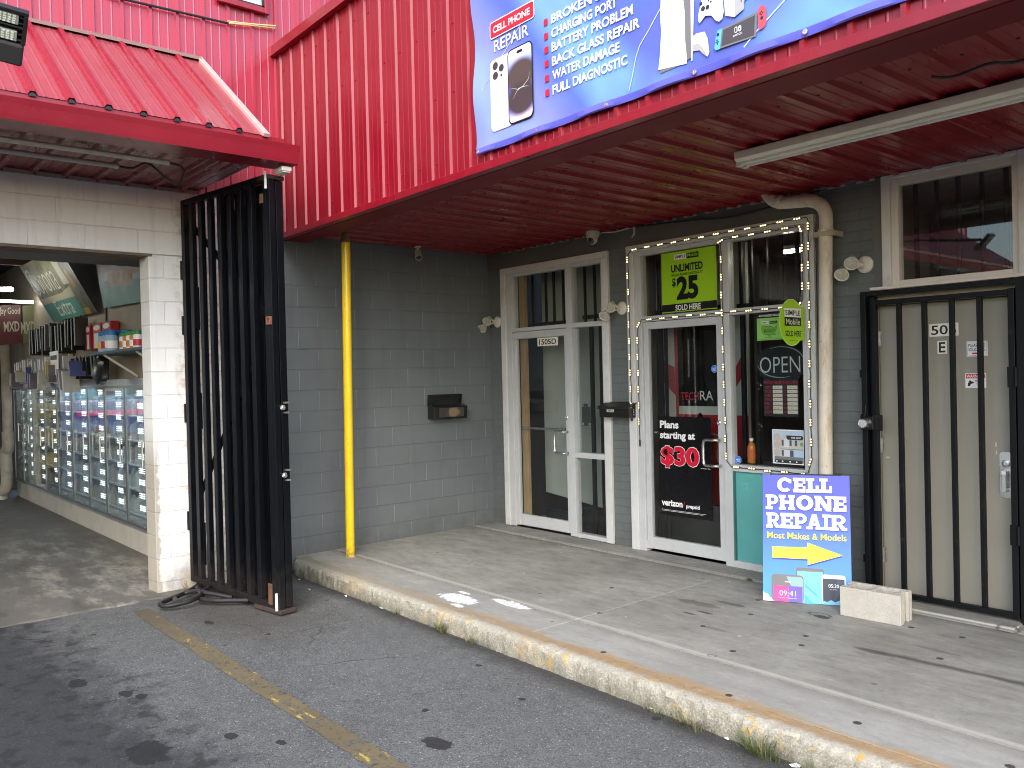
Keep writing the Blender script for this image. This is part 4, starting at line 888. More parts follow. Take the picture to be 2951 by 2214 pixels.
bm = MB(); bm.tube(spl([(2.1, -.012, 2.972), (2.4, -.014, 2.955), (2.86, -.016, 2.925), (3.2, -.016, 2.895), (3.52, -.016, 2.91), (3.8, -.016, 2.935), (4.0, -.014, 2.968)]), 0.007, 8); tag(bm.build('slack_cable', BLACKPL, smooth=True), 'black cable sagging along the header above the phone shop', 'cable')
bm = MB(); bm.tube(spl([(1.80, -.05, 2.968), (1.95, -.02, 2.958), (2.10, -.015, 2.968), (2.17, -.012, 2.972)]), 0.006, 8); bm.tube(spl([(2.16, -.014, 2.97), (2.168, -.02, 2.91), (2.145, -.02, 2.875)]), 0.006, 8); bm.tube(spl([(2.175, -.014, 2.97), (2.18, -.02, 2.92), (2.176, -.02, 2.895)]), 0.006, 8)
tag(bm.build('white_cable', WHITEPL, smooth=True), 'short white cable with two hanging ends beside the dome camera', 'cable')

# ------------------------------------------------------------------ ceiling strip light
t = thing('strip_light', 'long unlit two tube strip light fixed under the red canopy soffit', 'light', (6.0, -1.43, 2.95))
bm = MB(); bm.prism([(4.28, -1.505, 2.962), (4.28, -1.345, 2.962), (4.28, -1.348, 2.918), (4.28, -1.370, 2.905), (4.28, -1.480, 2.905), (4.28, -1.502, 2.918)], (3.2, 0, 0)); bm.build('housing', mat('cream_fixture_paint', (0.80, 0.78, 0.66), 0.45, extra=dirt(.2, 8.0)), t, bevel=0.003)
for y in (-1.455, -1.395): bm = MB(); bm.tube([(4.30, y, 2.896), (7.46, y, 2.896)], 0.012, 14); bm.build('tube', solid('unlit_tube', (0.78, 0.78, 0.70), 0.3), t, smooth=True)
bm = MB(); bm.box(4.270, 4.305, -1.475, -1.435, 2.878, 2.914); bm.box(4.270, 4.305, -1.415, -1.375, 2.878, 2.914); bm.build('lamp_holder', WHITEPL, t, bevel=0.006)
bm = MB(); bm.tube(spl([(5.62, -1.9, 2.955), (5.7, -1.85, 2.945), (5.85, -1.86, 2.955), (5.95, -1.8, 2.95), (6.2, -1.82, 2.955)]), 0.007, 8); tag(bm.build('soffit_cable', BLACKPL), 'black cable crossing the soffit ribs at the far right', 'cable')

# ------------------------------------------------------------------ twin-head wall lights
def twin(x, z, label, rot=0.0):
    t = thing('twin_spotlight', label, 'wall light', (x, 0.0, z), 'cream twin head wall lights between the shop fronts')
    bm = MB(); bm.lathe((x, 0.012, z), (0, -1, 0), [(0.062, 0), (0.062, .014), (0.05, .026), (0.022, .034)], 24); bm.box(x - .003, x + .003, -.026, -.02, z - .03, z - .02); bm.build('base_plate', WHITEPL, t, smooth=True)
    for dx, dy, dz, ax in ((-.045 + rot, -.105, .012, (.30, -.78, -.52)), (-.115 + rot, -.115, -.062, (.22, -.78, -.58))):
        c = Vector((x + dx, dy, z + dz)); A = Vector(ax).normalized()
        bm = MB(); bm.lathe(c - A * .045, A, [(0.016, -.03), (0.024, -.02), (0.030, 0), (0.040, .03), (0.049, .055), (0.052, .062), (0.047, .062), (0.045, .054)], 22); bm.tube([(x - .01, -.02, z - .01), c - A * .07], 0.011, 10)
        hd = bm.build('lamp_head', WHITEPL, t, smooth=True)
        bm = MB(); bm.lathe(c - A * .045, A, [(0.044, .05), (0.044, .054), (0.03, .057), (0.01, .058)], 20); bm.build('lens', mat('dusty_lens', (0.42, 0.41, 0.34), 0.25, var=.2, vs=40), hd, smooth=True)
    return t
twin(0.150, 2.229, 'twin head wall light left of the empty shop door')
twin(1.985, 2.240, 'twin head wall light on the pier between the two shop fronts')
twin(4.335, 2.374, 'twin head wall light between the downpipe and the tan door')

# ------------------------------------------------------------------ cameras
t = thing('dome_camera', 'white turret security camera on the soffit above the pier', 'security camera', (1.745, -.12, 2.96))
bm = MB(); bm.lathe((1.745, -.12, 2.98), (0, 0, -1), [(0.066, 0), (0.066, .03), (0.060, .055), (0.05, .06)], 26); bm.build('base', WHITEPL, t, smooth=True)
bm = MB(); c = Vector((1.752, -.13, 2.905)); bm.lathe(c, (0.25, -.8, -.55), [(0.001, -.05), (0.03, -.042), (0.046, -.02), (0.05, 0), (0.047, .02), (0.040, .035), (0.034, .038)], 24); bl = bm.build('eyeball', WHITEPL, t, smooth=True)
bm = MB(); bm.lathe(c, (0.25, -.8, -.55), [(0.034, .034), (0.034, .040), (0.02, .044), (0.002, .045)], 24); bm.build('lens', BLACKMETAL, bl, smooth=True)
t = thing('bullet_camera', 'small bullet security camera hanging from the soffit over the grey block wall', 'security camera', (.18, -1.05, 2.96))
bm = MB(); bm.lathe((.18, -1.05, 2.972), (0, 0, -1), [(0.035, 0), (0.035, .012), (0.012, .02), (0.012, .05)], 18); bm.build('mount', WHITEPL, t, smooth=True)
A = Vector((.62, -.30, -.72)).normalized(); c = Vector((.155, -1.035, 2.93))
bm = MB(); bm.lathe(c, A, [(0.022, 0), (0.030, .004), (0.031, .085), (0.036, .088), (0.036, .115), (0.031, .115), (0.030, .10)], 20); bd = bm.build('body', solid('camera_shell', (0.5, 0.49, 0.46), .4), t, smooth=True)
bm = MB(); bm.lathe(c, A, [(0.030, .10), (0.029, .106), (0.014, .108), (0.012, .10), (0.001, .10)], 20); bm.build('lens', BLACKMETAL, bd, smooth=True)

# ------------------------------------------------------------------ mailboxes
t = thing('mailbox', 'black mailbox with its lid standing open on the grey block wall', 'mailbox', (0.06, -.63, 1.2))
bm = MB(); a, b = -.855, -.42
bm.prism([(0.001, a, 1.20), (0.12, a, 1.195), (0.125, a, 1.325), (0.06, a, 1.345), (0.001, a, 1.35)], (0, b - a, 0)); bm.build('box', BLACKMETAL, t, bevel=0.005)
FM = east(x=0.1262)
bm = MB(); F2 = Face((0.1215, 0, 1.195), (0, 1, 0), Vector((0.005, 0, .13)).normalized()); F2.rect(bm, a + .06, b - .05, .02, .118, .002, .01); bm.build('label_window', mat('worn_label', (0.045, 0.04, 0.035), 0.5, var=.3, vs=12, extra=lambda g, v, c: g.mix(g.blob(g.xyz(v)[1], g.xyz(v)[2], -.60, 1.265, .07, .05, g.noise(v, 25., 5., .7), .8, .3), c, (0.20, 0.15, 0.09))), t)
bm = MB(); bm.prism([(0.001, a - .005, 1.335), (0.012, a - .005, 1.335), (0.028, a - .005, 1.452), (0.016, a - .005, 1.455)], (0, b - a - .015, 0)); bm.obox((0.012, b - .024, 1.34), (0.03, 0, .0), (0, .006, 0), (0.014, 0, .11)); bm.build('lid', BLACKMETAL, t, bevel=0.002)
t = thing('mailbox', 'black mailbox with a small pale number label on the pier between the shop fronts', 'mailbox', (1.95, -.06, 1.2))
bm = MB(); a, b = 1.775, 2.145
bm.prism([(a, 0.010, 1.222), (a, -.115, 1.222), (a, -.118, 1.325), (a, 0.010, 1.36)], (b - a, 0, 0)); bm.build('box', BLACKMETAL, t, bevel=0.003)
bm = MB(); bm.prism([(a - .012, 0.010, 1.366), (a - .012, -.128, 1.326), (a - .012, -.130, 1.300), (a - .012, -.126, 1.300), (a - .012, -.122, 1.321), (a - .012, 0.010, 1.360)], (b - a + .024, 0, 0)); bm.build('lid', BLACKPL, t, bevel=0.002)
FM = front(y=-.1165); bm = MB(); FM.rect(bm, 1.872, 1.965, 1.272, 1.298, .002); bm.build('number_label', solid('cream_label', (0.62, 0.58, 0.42)), t)
bm = MB(); FM.text(bm, '1505C', 1.875, 1.275, .020, .087, .003, .02); bm.build('lettering', BLACKP, t)
bm = MB()
for q in range(3): bm.lathe((b, -.05, 1.25 + q * .022), (1, 0, 0), [(0.006, 0), (0.006, .003)], 8)
bm.build('drain_hole', solid('pale_rim', (.4, .4, .38)), t)

# ------------------------------------------------------------------ yellow post
t = thing('yellow_post', 'slim bright yellow steel post holding up the canopy by the kerb', 'post', (0.455, -2.04, 0))
bm = MB(); bm.tube([(0.415, -2.04, 0.0), (0.44, -2.04, 1.2), (0.478, -2.04, 2.90)], 0.0405, 26); bm.build('pole', YELLOWP, t, smooth=True)
bm = MB(); bm.lathe((0.4777, -2.04, 2.885), (0.02, 0, 1), [(0.0415, 0), (0.042, .03), (0.036, .05), (0.036, .085)], 22); bm.build('rusty_top', mat('rusty_post_top', (0.22, 0.11, 0.05), .8, var=.4, vs=30), t, smooth=True)
bm = MB(); bm.lathe((0.415, -2.04, -.001), (0, 0, 1), [(0.056, 0), (0.05, .004), (0.043, .007)], 22); bm.build('base_grout', solid('grout', (0.3, 0.29, 0.26)), t, smooth=True)

# ------------------------------------------------------------------ folded black gate by the store
GO = Vector((0.03, -3.365, 0)); GD = Vector((1.14, .168, 0)).normalized(); GN = Vector((-GD.y, GD.x, 0))
def gp(s, z, o=0.0): return GO + GD * s + GN * o + Vector((0, 0, z))
t = thing('folded_gate', 'tall black barred folding gate swung open beside the white block pier', 'gate', tuple(gp(0, -.12)))
def zb_(s): return -.055 - .045 * s / 1.4
def leaf(s0, s1, o, bar_s, name, bw=0.05, zt=3.19):
    bm = MB(); 
    for s in (s0, s1 - .05): bm.obox(gp(s, zb_(s), o), GD * .05, GN * .05, (0, 0, zt - zb_(s)))
    bm.obox(gp(s0 + .05, zt - .05, o + .002), GD * (s1 - s0 - .1), GN * .046, (0, 0, .05)); bm.obox(gp(s0 + .05, zb_(s0), o + .002), GD * (s1 - s0 - .1) + Vector((0, 0, zb_(s1) - zb_(s0))), GN * .046, (0, 0, .05))
    lf = bm.build(name, GATE, t, bevel=0.003)
    for s in bar_s:
        bm = MB(); bm.obox(gp(s - bw / 2, zb_(s) + .05, o + .004), GD * bw, GN * .042, (0, 0, zt - .05 - zb_(s) - .051)); bm.build('bar', GATE, lf, bevel=0.003)
    return lf
lf = leaf(0.0, 1.29, 0.0, [0.15 + .1515 * i for i in range(7)], 'front_leaf', 0.052)
def flat(A, B, w=.05, th=.012):
    bm = MB(); bm.bar(A, B, th, w, side=GN); return bm
flat(gp(.05, 3.0, .058), gp(1.24, 2.10, .058)).build('brace', GATE, lf); flat(gp(.05, .62, .058), gp(.95, 1.75, .058)).build('brace', GATE, lf)
lf2 = leaf(0.44, 1.24, 0.115, [0.545 + .1515 * i for i in range(5)], 'rear_leaf', 0.07, 3.17)
bm = MB(); bm.obox(gp(.50, .0, .168), GD * .72, GN * .004, (0, 0, 3.05)); bm.build('back_sheet', GATE, lf2)
bm = MB(); bm.obox(gp(1.292, zb_(1.4), .0), GD * .045, GN * .052, (0, 0, 3.27)); bm.obox(gp(1.285, zb_(1.4) + .02, .06), GD * .05, GN * .06, (0, 0, 3.22)); bm.build('end_post', GATE, t, bevel=0.003)
RC = mat('rusty_channel', (0.05, 0.034, 0.026), .8, var=.4, vs=20)
for a_, z, l_ in ((1.0, zb_(1.3) - .02, .36), (1.20, 3.15, .145)):
    bm = MB(); bm.obox(gp(a_, z, -.01), GD * l_, GN * .14, (0, 0, .03)); bm.build('tie_channel', RC, t, bevel=0.003)
for z in (-.09, 3.075): bm = MB(); bm.tube([gp(1.315, z, -.012), gp(1.315, z + .13, -.012)], .011, 10); bm.build('pin', solid('white_pin', (0.7, 0.7, 0.68)), t, smooth=True)
for z in (1.39, 0.88):
    bm = MB(); bm.obox(gp(1.336, z, .075), GD * .03, GN * .03, (0, 0, .012)); bm.obox(gp(1.336, z + .075, .075), GD * .03, GN * .03, (0, 0, .012)); bm.lathe(gp(1.355, z + .045, .07), -GN, [(0.02, 0), (0.02, .02), (0.012, .026), (0.012, .018)], 14); bm.build('latch', GALV, t, smooth=False)
for z in (2.52, 2.05, 1.30, .38):
    bm = MB(); bm.obox(gp(-.028, z, -.004), GD * .026, GN * .04, (0, 0, .16)); bm.build('hinge', GATE, t, bevel=0.003)
for z, h in ((1.25, .30), (2.08, .36), (.1, .36)):
    bm = MB(); bm.obox(gp(.09, z, .03), GD * .11, GN * .012, (0, 0, h)); bm.build('hinge_plate', GATE, t)
bm = MB(); bm.obox(gp(1.285, 2.06, -.022), GD * .05, GN * .02, (0, 0, .01)); bm.obox(gp(1.285, 2.11, -.022), GD * .05, GN * .02, (0, 0, .01)); bm.obox(gp(1.285, 2.07, -.022), GD * .01, GN * .02, (0, 0, .04)); bm.obox(gp(1.325, 2.07, -.022), GD * .01, GN * .02, (0, 0, .04)); bm.build('square_socket', mat('rusty_socket', (0.20, 0.075, 0.05), .8, var=.3, vs=30), t)
bm = MB(); bm.obox(gp(1.21, 2.98, -.003), GD * .05, GN * .003, (0, 0, .07)); bm.obox(gp(1.19, -.06, -.003), GD * .055, GN * .003, (0, 0, .16)); bm.build('rust_patch', mat('orange_rust', (0.12, 0.055, 0.03), .85, var=.4, vs=25), t)
# rubber hose heap at the gate foot
bm = MB(); zz = -.085
bm.tube(spl([(0.06, -3.30, zz), (0.25, -3.46, zz), (0.40, -3.66, zz), (0.50, -3.77, zz), (0.60, -3.74, zz), (0.62, -3.58, zz + .012), (0.52, -3.46, zz + .02), (0.38, -3.44, zz + .02), (0.30, -3.52, zz), (0.40, -3.62, zz), (0.52, -3.66, zz + .02)], 10), 0.018, 10)
bm.tube(spl([(0.15, -3.32, zz + .01), (0.28, -3.40, zz + .02), (0.42, -3.40, zz), (0.55, -3.48, zz), (0.70, -3.42, zz), (0.80, -3.32, zz), (0.90, -3.22, zz)], 10), 0.018, 10)
bm.tube(spl([(0.20, -3.28, zz), (0.38, -3.34, zz + .03), (0.5, -3.43, zz + .035), (0.62, -3.36, zz + .02), (0.72, -3.28, zz)], 10), 0.018, 10)
tag(bm.build('rubber_hose', RUBBER, smooth=True), 'coiled black rubber hose lying at the foot of the black gate', 'hose')

# ================================================================== canopy banner
BF = Face(fas(0, 0, 0.030), FU, (0, 0, 1))
def bannerx(g, v, c):
    s = g.xyz(v)
    w = g.node('ShaderNodeTexWave', {'Vector': g.comb(s[0], s[2]), 'Scale': 0.55, 'Distortion': 5.0, 'Detail': 1.5, 'Detail Scale': 0.7}, wave_type='BANDS', bands_direction='DIAGONAL').outputs[1]
    n = g.noise(v, 1.4, 2.0)
    c = g.mix(g.rng(w, 0.25, 0.9), (0.095, 0.18, 0.62), (0.19, 0.42, 0.84))
    c = g.mix(g.rng(n, 0.52, 0.70, 0.0, 0.75), c, (0.13, 0.15, 0.66))
    return g.mix(g.rng(g.m('ADD', s[0], g.m('MULTIPLY', s[2], 0.9)), 6.85, 6.6, 0.0, 0.5), c, (0.36, 0.40, 0.80)), 0.42
BANNER = mat('printed_blue_vinyl', (0.1, 0.25, 0.8), 0.4, var=0.0, extra=bannerx, coat=0.1)
t = thing('banner', 'big blue cell phone repair vinyl banner hung on the red canopy fascia', 'banner', tuple(BF.P(5, 3.0)))
bm = MB(); u0, u1, v0, v1 = 3.06, 7.4, 3.084, 4.16; nu, nv = 180, 24; vs = []; rd = random.Random(4)
def wav(u, v):
    e = max(0.0, 1 - (u - u0) / .12); e2 = max(0.0, 1 - (v - v0) / .05)
    return 0.0015 * math.sin(u * 9 + v * 5) + e * 0.010 * math.sin(v * 11 + 1) + e2 * 0.006 * math.sin(u * 12.5) - 0.002
for j in range(nv + 1):
    for i in range(nu + 1):
        u = u0 + (u1 - u0) * i / nu; v = v0 + (v1 - v0) * j / nv
        if i == 0: u += 0.010 * math.sin(v * 9) * (1 if v > 3.15 else .2)
        vs.append(BF.P(u, v, wav(u, v)))
bm.add(vs, [(j * (nu + 1) + i, j * (nu + 1) + i + 1, (j + 1) * (nu + 1) + i + 1, (j + 1) * (nu + 1) + i) for j in range(nv) for i in range(nu)])
bm.build('sheet', BANNER, t, smooth=True)
bm = MB(); vs = []
for i in range(nu + 1):
    u = u0 + (u1 - u0) * i / nu
    for dv, o in ((0.0, .002), (-.004, .006), (-.034, .007 + .004 * math.sin(u * 12.5)), (-.040, .002)): vs.append(BF.P(u + (.012 if i == 0 else 0), v0 + dv, wav(u, v0) + o))
bm.add(vs, [(i * 4 + j, i * 4 + j + 1, (i + 1) * 4 + j + 1, (i + 1) * 4 + j) for i in range(nu) for j in range(3)])
bm.build('hem', solid('violet_hem', (0.12, 0.13, 0.62), 0.4), t, smooth=True)
for u in (3.092, 3.655, 4.225, 4.814, 5.40, 5.98, 6.56):
    bm = MB(); c = BF.P(u, 3.062, .008); bm.lathe(c, BF.N, [(0.013, 0), (0.012, .003), (0.007, .0035), (0.006, .001)], 16); bm.build('grommet', STEEL, t, smooth=True)
PO = 0.0045
REDP = solid('red_banner_print', (0.62, 0.02, 0.05))
bm = MB(); BF.rect(bm, 3.240, 3.664, 3.722, 3.828, PO, .02); bm.build('badge_border', WHITE, t)
bm = MB(); BF.rect(bm, 3.247, 3.657, 3.729, 3.821, PO + .001, .016); bm.build('badge', REDP, t)
bm = MB(); BF.text(bm, 'CELL PHONE', 3.273, 3.752, .043, .352, PO + .002, .03)
BF.text(bm, 'REPAIR', 3.278, 3.637, .070, .330, PO, .012)
for s_, v, w in (('BROKEN SCREEN', 3.634, .655), ('CHARGING PORT', 3.553, .515), ('BATTERY PROBLEM', 3.474, .625), ('BACK GLASS REPAIR', 3.393, .668), ('WATER DAMAGE', 3.313, .525), ('FULL DIAGNOSTIC', 3.231, .578)): BF.text(bm, s_, 3.805, v, .054, w, PO, .034)
bm.build('lettering', WHITE, t)
bm = MB()
for v in (3.660, 3.579, 3.501, 3.422, 3.338, 3.256): BF.rect(bm, 3.742, 3.775, v - .019, v + .019, PO)
bm.build('bullet_mark', REDP, t)
bm = MB(); BF.rect(bm, 3.233, 3.445, 3.150, 3.592, PO, .035); bm.build('phone_back', solid('phone_white', (0.74, 0.74, 0.80)), t)
bm = MB()
for u, v, r in ((3.287, 3.550, .026), (3.286, 3.490, .026), (3.346, 3.522, .024), (3.344, 3.478, .009)): BF.disc(bm, u, v, r, r * .92, PO + .001)
bm.build('phone_lenses', solid('lens_print', (0.05, 0.045, 0.05)), t)
bm = MB(); BF.rect(bm, 3.408, 3.640, 3.152, 3.602, PO + .002, .038); bm.build('phone_edge', BLACKP, t)
def screenx(g, v, c):
    s = g.xyz(v); x, z = s[0], s[2]
    c = g.mix(g.rng(z, 3.59, 3.44), (0.75, 0.85, 0.95), (0.12, 0.14, 0.72)); c = g.mix(g.rng(z, 3.25, 3.17), c, (0.85, 0.70, 0.72))
    dx = g.m('MULTIPLY', g.m('SUBTRACT', x, 3.53), 7.5)
    for cz, col in ((3.425, (0.08, 0.065, 0.06)), (3.29, (0.06, 0.05, 0.055))):
        dz = g.m('MULTIPLY', g.m('SUBTRACT', z, cz), 10.0); d = g.m('ADD', g.m('MULTIPLY', dx, dx), g.m('MULTIPLY', dz, dz)); c = g.mix(g.rng(d, 1.25, 0.7), c, col)
    return c
bm = MB(); BF.rect(bm, 3.416, 3.632, 3.160, 3.594, PO + .003, .032); bm.build('phone_screen', mat('phone_screen_print', (0.5, 0.5, 0.5), .4, var=0, extra=screenx), t)
bm = MB(); BF.rect(bm, 3.497, 3.550, 3.560, 3.576, PO + .004, .008); bm.build('phone_notch', BLACKP, t)
bm = MB(); BF.stroke(bm, [(3.44, 3.37), (3.50, 3.347), (3.55, 3.352), (3.60, 3.38), (3.615, 3.42)], [.001, .004, .005, .003, .001], PO + .004); BF.stroke(bm, [(3.455, 3.30), (3.49, 3.335), (3.53, 3.350), (3.58, 3.345), (3.61, 3.335)], [.001, .003, .005, .003, .001], PO + .0045); bm.build('phone_glint', solid('silver_print', (0.6, 0.6, 0.6)), t)
cs = solid('console_white_print', (0.78, 0.79, 0.82)); cd = solid('console_grey_print', (0.20, 0.20, 0.21)); ck = solid('console_black_print', (0.03, 0.03, 0.035))
bm = MB(); BF.poly(bm, [(4.62, 3.95), (4.610, 3.60), (4.614, 3.481), (4.608, 3.389), (4.613, 3.326), (4.601, 3.205), (4.589, 3.140), (4.768, 3.118), (4.770, 3.138), (4.761, 3.231), (4.762, 3.368), (4.755, 3.430), (4.74, 3.55), (4.73, 3.95)], PO + .001)
BF.poly(bm, [(4.806, 3.95), (4.826, 3.95), (4.820, 3.405), (4.802, 3.122), (4.794, 3.124)], PO + .001); bm.build('console_shell', cs, t)
bm = MB(); BF.poly(bm, [(4.60, 3.14), (4.603, 3.119), (4.70, 3.122), (4.774, 3.134), (4.80, 3.14), (4.81, 3.95), (4.72, 3.95), (4.74, 3.2)], PO); bm.build('console_core', cd, t)
bm = MB(); BF.poly(bm, [(4.806, 3.236), (4.83, 3.243), (4.877, 3.236), (4.893, 3.20), (4.902, 3.133), (4.892, 3.114), (4.882, 3.122), (4.862, 3.165), (4.840, 3.188), (4.807, 3.196)], PO + .001)
BF.poly(bm, [(4.878, 3.41), (4.862, 3.385), (4.843, 3.327), (4.842, 3.30), (4.848, 3.285), (4.858, 3.288), (4.883, 3.308), (4.919, 3.297), (4.945, 3.262), (4.963, 3.254), (4.980, 3.262), (4.988, 3.29), (4.985, 3.35), (4.975, 3.41)], PO + .002)
BF.poly(bm, [(4.984, 3.42), (4.995, 3.27), (5.047, 3.246), (5.098, 3.265), (5.10, 3.60), (4.984, 3.60)], PO + .001); bm.build('gamepad', cs, t)
bm = MB(); BF.poly(bm, [(4.806, 3.195), (4.840, 3.187), (4.862, 3.163), (4.88, 3.12), (4.86, 3.14), (4.845, 3.158), (4.807, 3.165)], PO + .0005); BF.poly(bm, [(5.05, 3.60), (5.05, 3.248), (5.098, 3.265), (5.10, 3.60)], PO + .0018); BF.poly(bm, [(5.102, 3.60), (5.10, 3.30), (5.20, 3.345), (5.26, 3.37), (5.26, 3.60)], PO + .0005); bm.build('console_side', solid('console_pale_grey_print', (0.45, 0.46, 0.48)), t)
bm = MB()
for u, v, r in ((4.872, 3.345, .012), (4.898, 3.343, .011), (4.86, 3.372, .009), (4.905, 3.372, .005), (4.92, 3.381, .005), (4.918, 3.362, .005), (4.932, 3.371, .005), (5.085, 3.335, .005)): BF.disc(bm, u, v, r, r, PO + .003, 14)
BF.rect(bm, 5.083, 5.087, 3.30, 3.32, PO + .003); bm.build('gamepad_buttons', ck, t)
bm = MB(); BF.poly(bm, [(4.975, 3.217), (4.962, 3.128), (5.158, 3.122), (5.167, 3.228)], PO + .001); bm.build('handheld_body', cd, t)
bm = MB(); BF.poly(bm, [(4.983, 3.208), (4.972, 3.138), (5.148, 3.131), (5.155, 3.217)], PO + .002); bm.build('handheld_screen', solid('handheld_screen_print', (0.075, 0.075, 0.085)), t)
bm = MB(); BF.poly(bm, [(4.976, 3.218), (4.952, 3.216), (4.941, 3.195), (4.931, 3.14), (4.938, 3.128), (4.962, 3.127)], PO + .0015); bm.build('blue_grip', solid('blue_grip_print', (0.12, 0.55, 0.75)), t)
bm = MB(); BF.poly(bm, [(5.168, 3.23), (5.176, 3.247), (5.20, 3.247), (5.211, 3.232), (5.213, 3.165), (5.20, 3.148), (5.172, 3.142)], PO + .0015); bm.build('red_grip', solid('red_grip_print', (0.75, 0.10, 0.13)), t)
bm = MB()
for u, v, r in ((4.953, 3.196, .008), (4.948, 3.172, .004), (4.953, 3.163, .004), (4.943, 3.163, .004), (4.949, 3.154, .004), (5.19, 3.193, .008), (5.188, 3.222, .004), (5.195, 3.215, .004), (5.182, 3.215, .004), (5.188, 3.208, .004)): BF.disc(bm, u, v, r, r, PO + .0025, 12)
bm.build('grip_buttons', ck, t)
bm = MB(); BF.rect(bm, 5.045, 5.062, 3.172, 3.199, PO + .003, .007); BF.rect(bm, 5.066, 5.082, 3.172, 3.199, PO + .003, .007); BF.text(bm, 'SWITCH', 5.036, 3.156, .010, .050, PO + .003, .02); bm.build('handheld_logo', WHITE, t)
bm = MB(); BF.rect(bm, 5.049, 5.058, 3.176, 3.195, PO + .004, .003); BF.disc(bm, 5.074, 3.183, .004, o=PO + .004, n=10); bm.build('handheld_logo_cutout', solid('handheld_screen_print', (0, 0, 0)), t)
bm = MB()
for pts, w in (([(4.64, 3.60), (4.613, 3.446), (4.53, 3.36), (4.467, 3.302), (4.44, 3.25), (4.425, 3.199), (4.405, 3.14), (4.387, 3.093)], .006), ([(3.08, 3.40), (3.25, 3.52), (3.5, 3.70), (3.75, 3.88), (4.0, 4.1)], .004), ([(5.09, 3.095), (5.15, 3.14), (5.35, 3.26), (5.7, 3.42)], .007)): BF.stroke(bm, pts, w, PO - .002)
bm.build('pale_curve', solid('pale_curve_print', (0.55, 0.68, 0.85)), t)

# ================================================================== A-frame board
SA = Vector((3.903, -.717, 0.002)); SU = Vector((.516, .278, 0)).normalized(); SNh = Vector((SU.y, -SU.x, 0)); q = R(12)
SV = Vector((0, 0, math.cos(q))) - SNh * math.sin(q); SW, SH = 0.586, 0.89
SF = Face(SA, SU, SV)
def sb(x, y):
    f = (x - 62) / 870.0; top = 100 + 8 * f; bot = 1352 + 58 * f
    return (f * SW * .99, (1 - (y - top) / (bot - top)) * SH)
t = thing('sidewalk_sign', 'blue folding cell phone repair board with a yellow arrow standing on the sidewalk', 'sign', tuple(SA + SU * .29))
def boardx(g, v, c):
    s = g.xyz(v); n = g.noise(v, 6.0, 3.0)
    c = g.mix(g.rng(g.m('ADD', s[2], g.m('MULTIPLY', n, 0.1)), 0.18, 0.72), (0.06, 0.30, 0.80), (0.055, 0.075, 0.62))
    return c, 0.35
bm = MB(); SF.board(bm, 0, SW, 0, SH, .008, .0, 0); bm.build('front_panel', mat('blue_board_print', (0.1, 0.2, 0.7), .35, var=0, extra=boardx), t, bevel=.001)
BV = Vector((0, 0, math.cos(R(20)))) + SNh * math.sin(R(20)); BO = SA + SV * SH - SNh * .010 - BV * (SH * math.cos(q) / math.cos(R(20)))
BK = Face(BO, SU, BV); bm = MB(); BK.board(bm, 0, SW, 0, SH * math.cos(q) / math.cos(R(20)) - .004, .006, 0.0); bm.build('back_panel', solid('white_board_back', (0.72, 0.74, 0.78)), t)
bm = MB(); bm.tube([SA + SV * SH + SU * .05 - SNh * .006, SA + SV * SH + SU * .53 - SNh * .006], .007, 8); bm.build('hinge', BLACKPL, t)
def _ring(a0, a1, cx, cy, rx, ry, t, n=14):
    out = []
    for i in range(n):
        p, q = R(a0 + (a1 - a0) * i / n), R(a0 + (a1 - a0) * (i + 1) / n)
        out.append([(cx + rx * math.cos(p), cy + ry * math.sin(p)), (cx + rx * math.cos(q), cy + ry * math.sin(q)), (cx + (rx - t[0]) * math.cos(q), cy + (ry - t[1]) * math.sin(q)), (cx + (rx - t[0]) * math.cos(p), cy + (ry - t[1]) * math.sin(p))])
    return out
def _r(x0, x1, y0, y1): return [(x0, y0), (x1, y0), (x1, y1), (x0, y1)]
GLYPH = {
 'E': [_r(.10, .44, 0, 1), _r(0, 1, .77, 1), _r(.44, .80, .39, .61), _r(0, 1, 0, .24), _r(.78, 1, .60, .77), _r(.78, 1, .24, .43)],
 'L': [_r(.14, .52, 0, 1), _r(0, .66, .79, 1), _r(0, 1, 0, .24), _r(.76, 1, .24, .50)],
 'P': [_r(.12, .42, 0, 1), _r(0, .58, 0, .21), _r(0, .55, .80, 1), _r(.42, .55, .34, .54)] + _ring(-90, 90, .55, .67, .45, .33, (.29, .19)),
 'R': [_r(.10, .38, 0, 1), _r(0, .50, 0, .20), _r(0, .55, .80, 1), _r(.38, .55, .38, .56), [(.44, .42), (.70, .42), (.90, .20), (1.02, .20), (1.02, 0), (.70, 0)]] + _ring(-90, 90, .53, .69, .40, .31, (.27, .18)),
 'H': [_r(.07, .35, 0, 1), _r(.65, .93, 0, 1), _r(0, .43, 0, .19), _r(0, .43, .81, 1), _r(.57, 1, 0, .19), _r(.57, 1, .81, 1), _r(.35, .65, .40, .62)],
 'N': [_r(.08, .30, 0, .9), _r(.70, .92, .1, 1), [(.06, 1), (.36, 1), (.94, 0), (.64, 0)], _r(0, .42, 0, .18), _r(.58, 1, .82, 1), _r(0, .30, .82, 1)],
 'A': [[(.08, 0), (.33, 0), (.60, 1), (.36, 1)], [(.67, 0), (.92, 0), (.64, 1), (.40, 1)], _r(.28, .72, .25, .43), _r(0, .42, 0, .18), _r(.58, 1, 0, .18)],
 'I': [_r(.28, .72, 0, 1), _r(0, 1, 0, .20), _r(0, 1, .80, 1)],
 'C': _ring(42, 318, .52, .5, .52, .5, (.30, .24), 24) + [_r(.78, .98, .60, .88)],
 'O': _ring(0, 360, .5, .5, .5, .5, (.30, .24), 30),
}
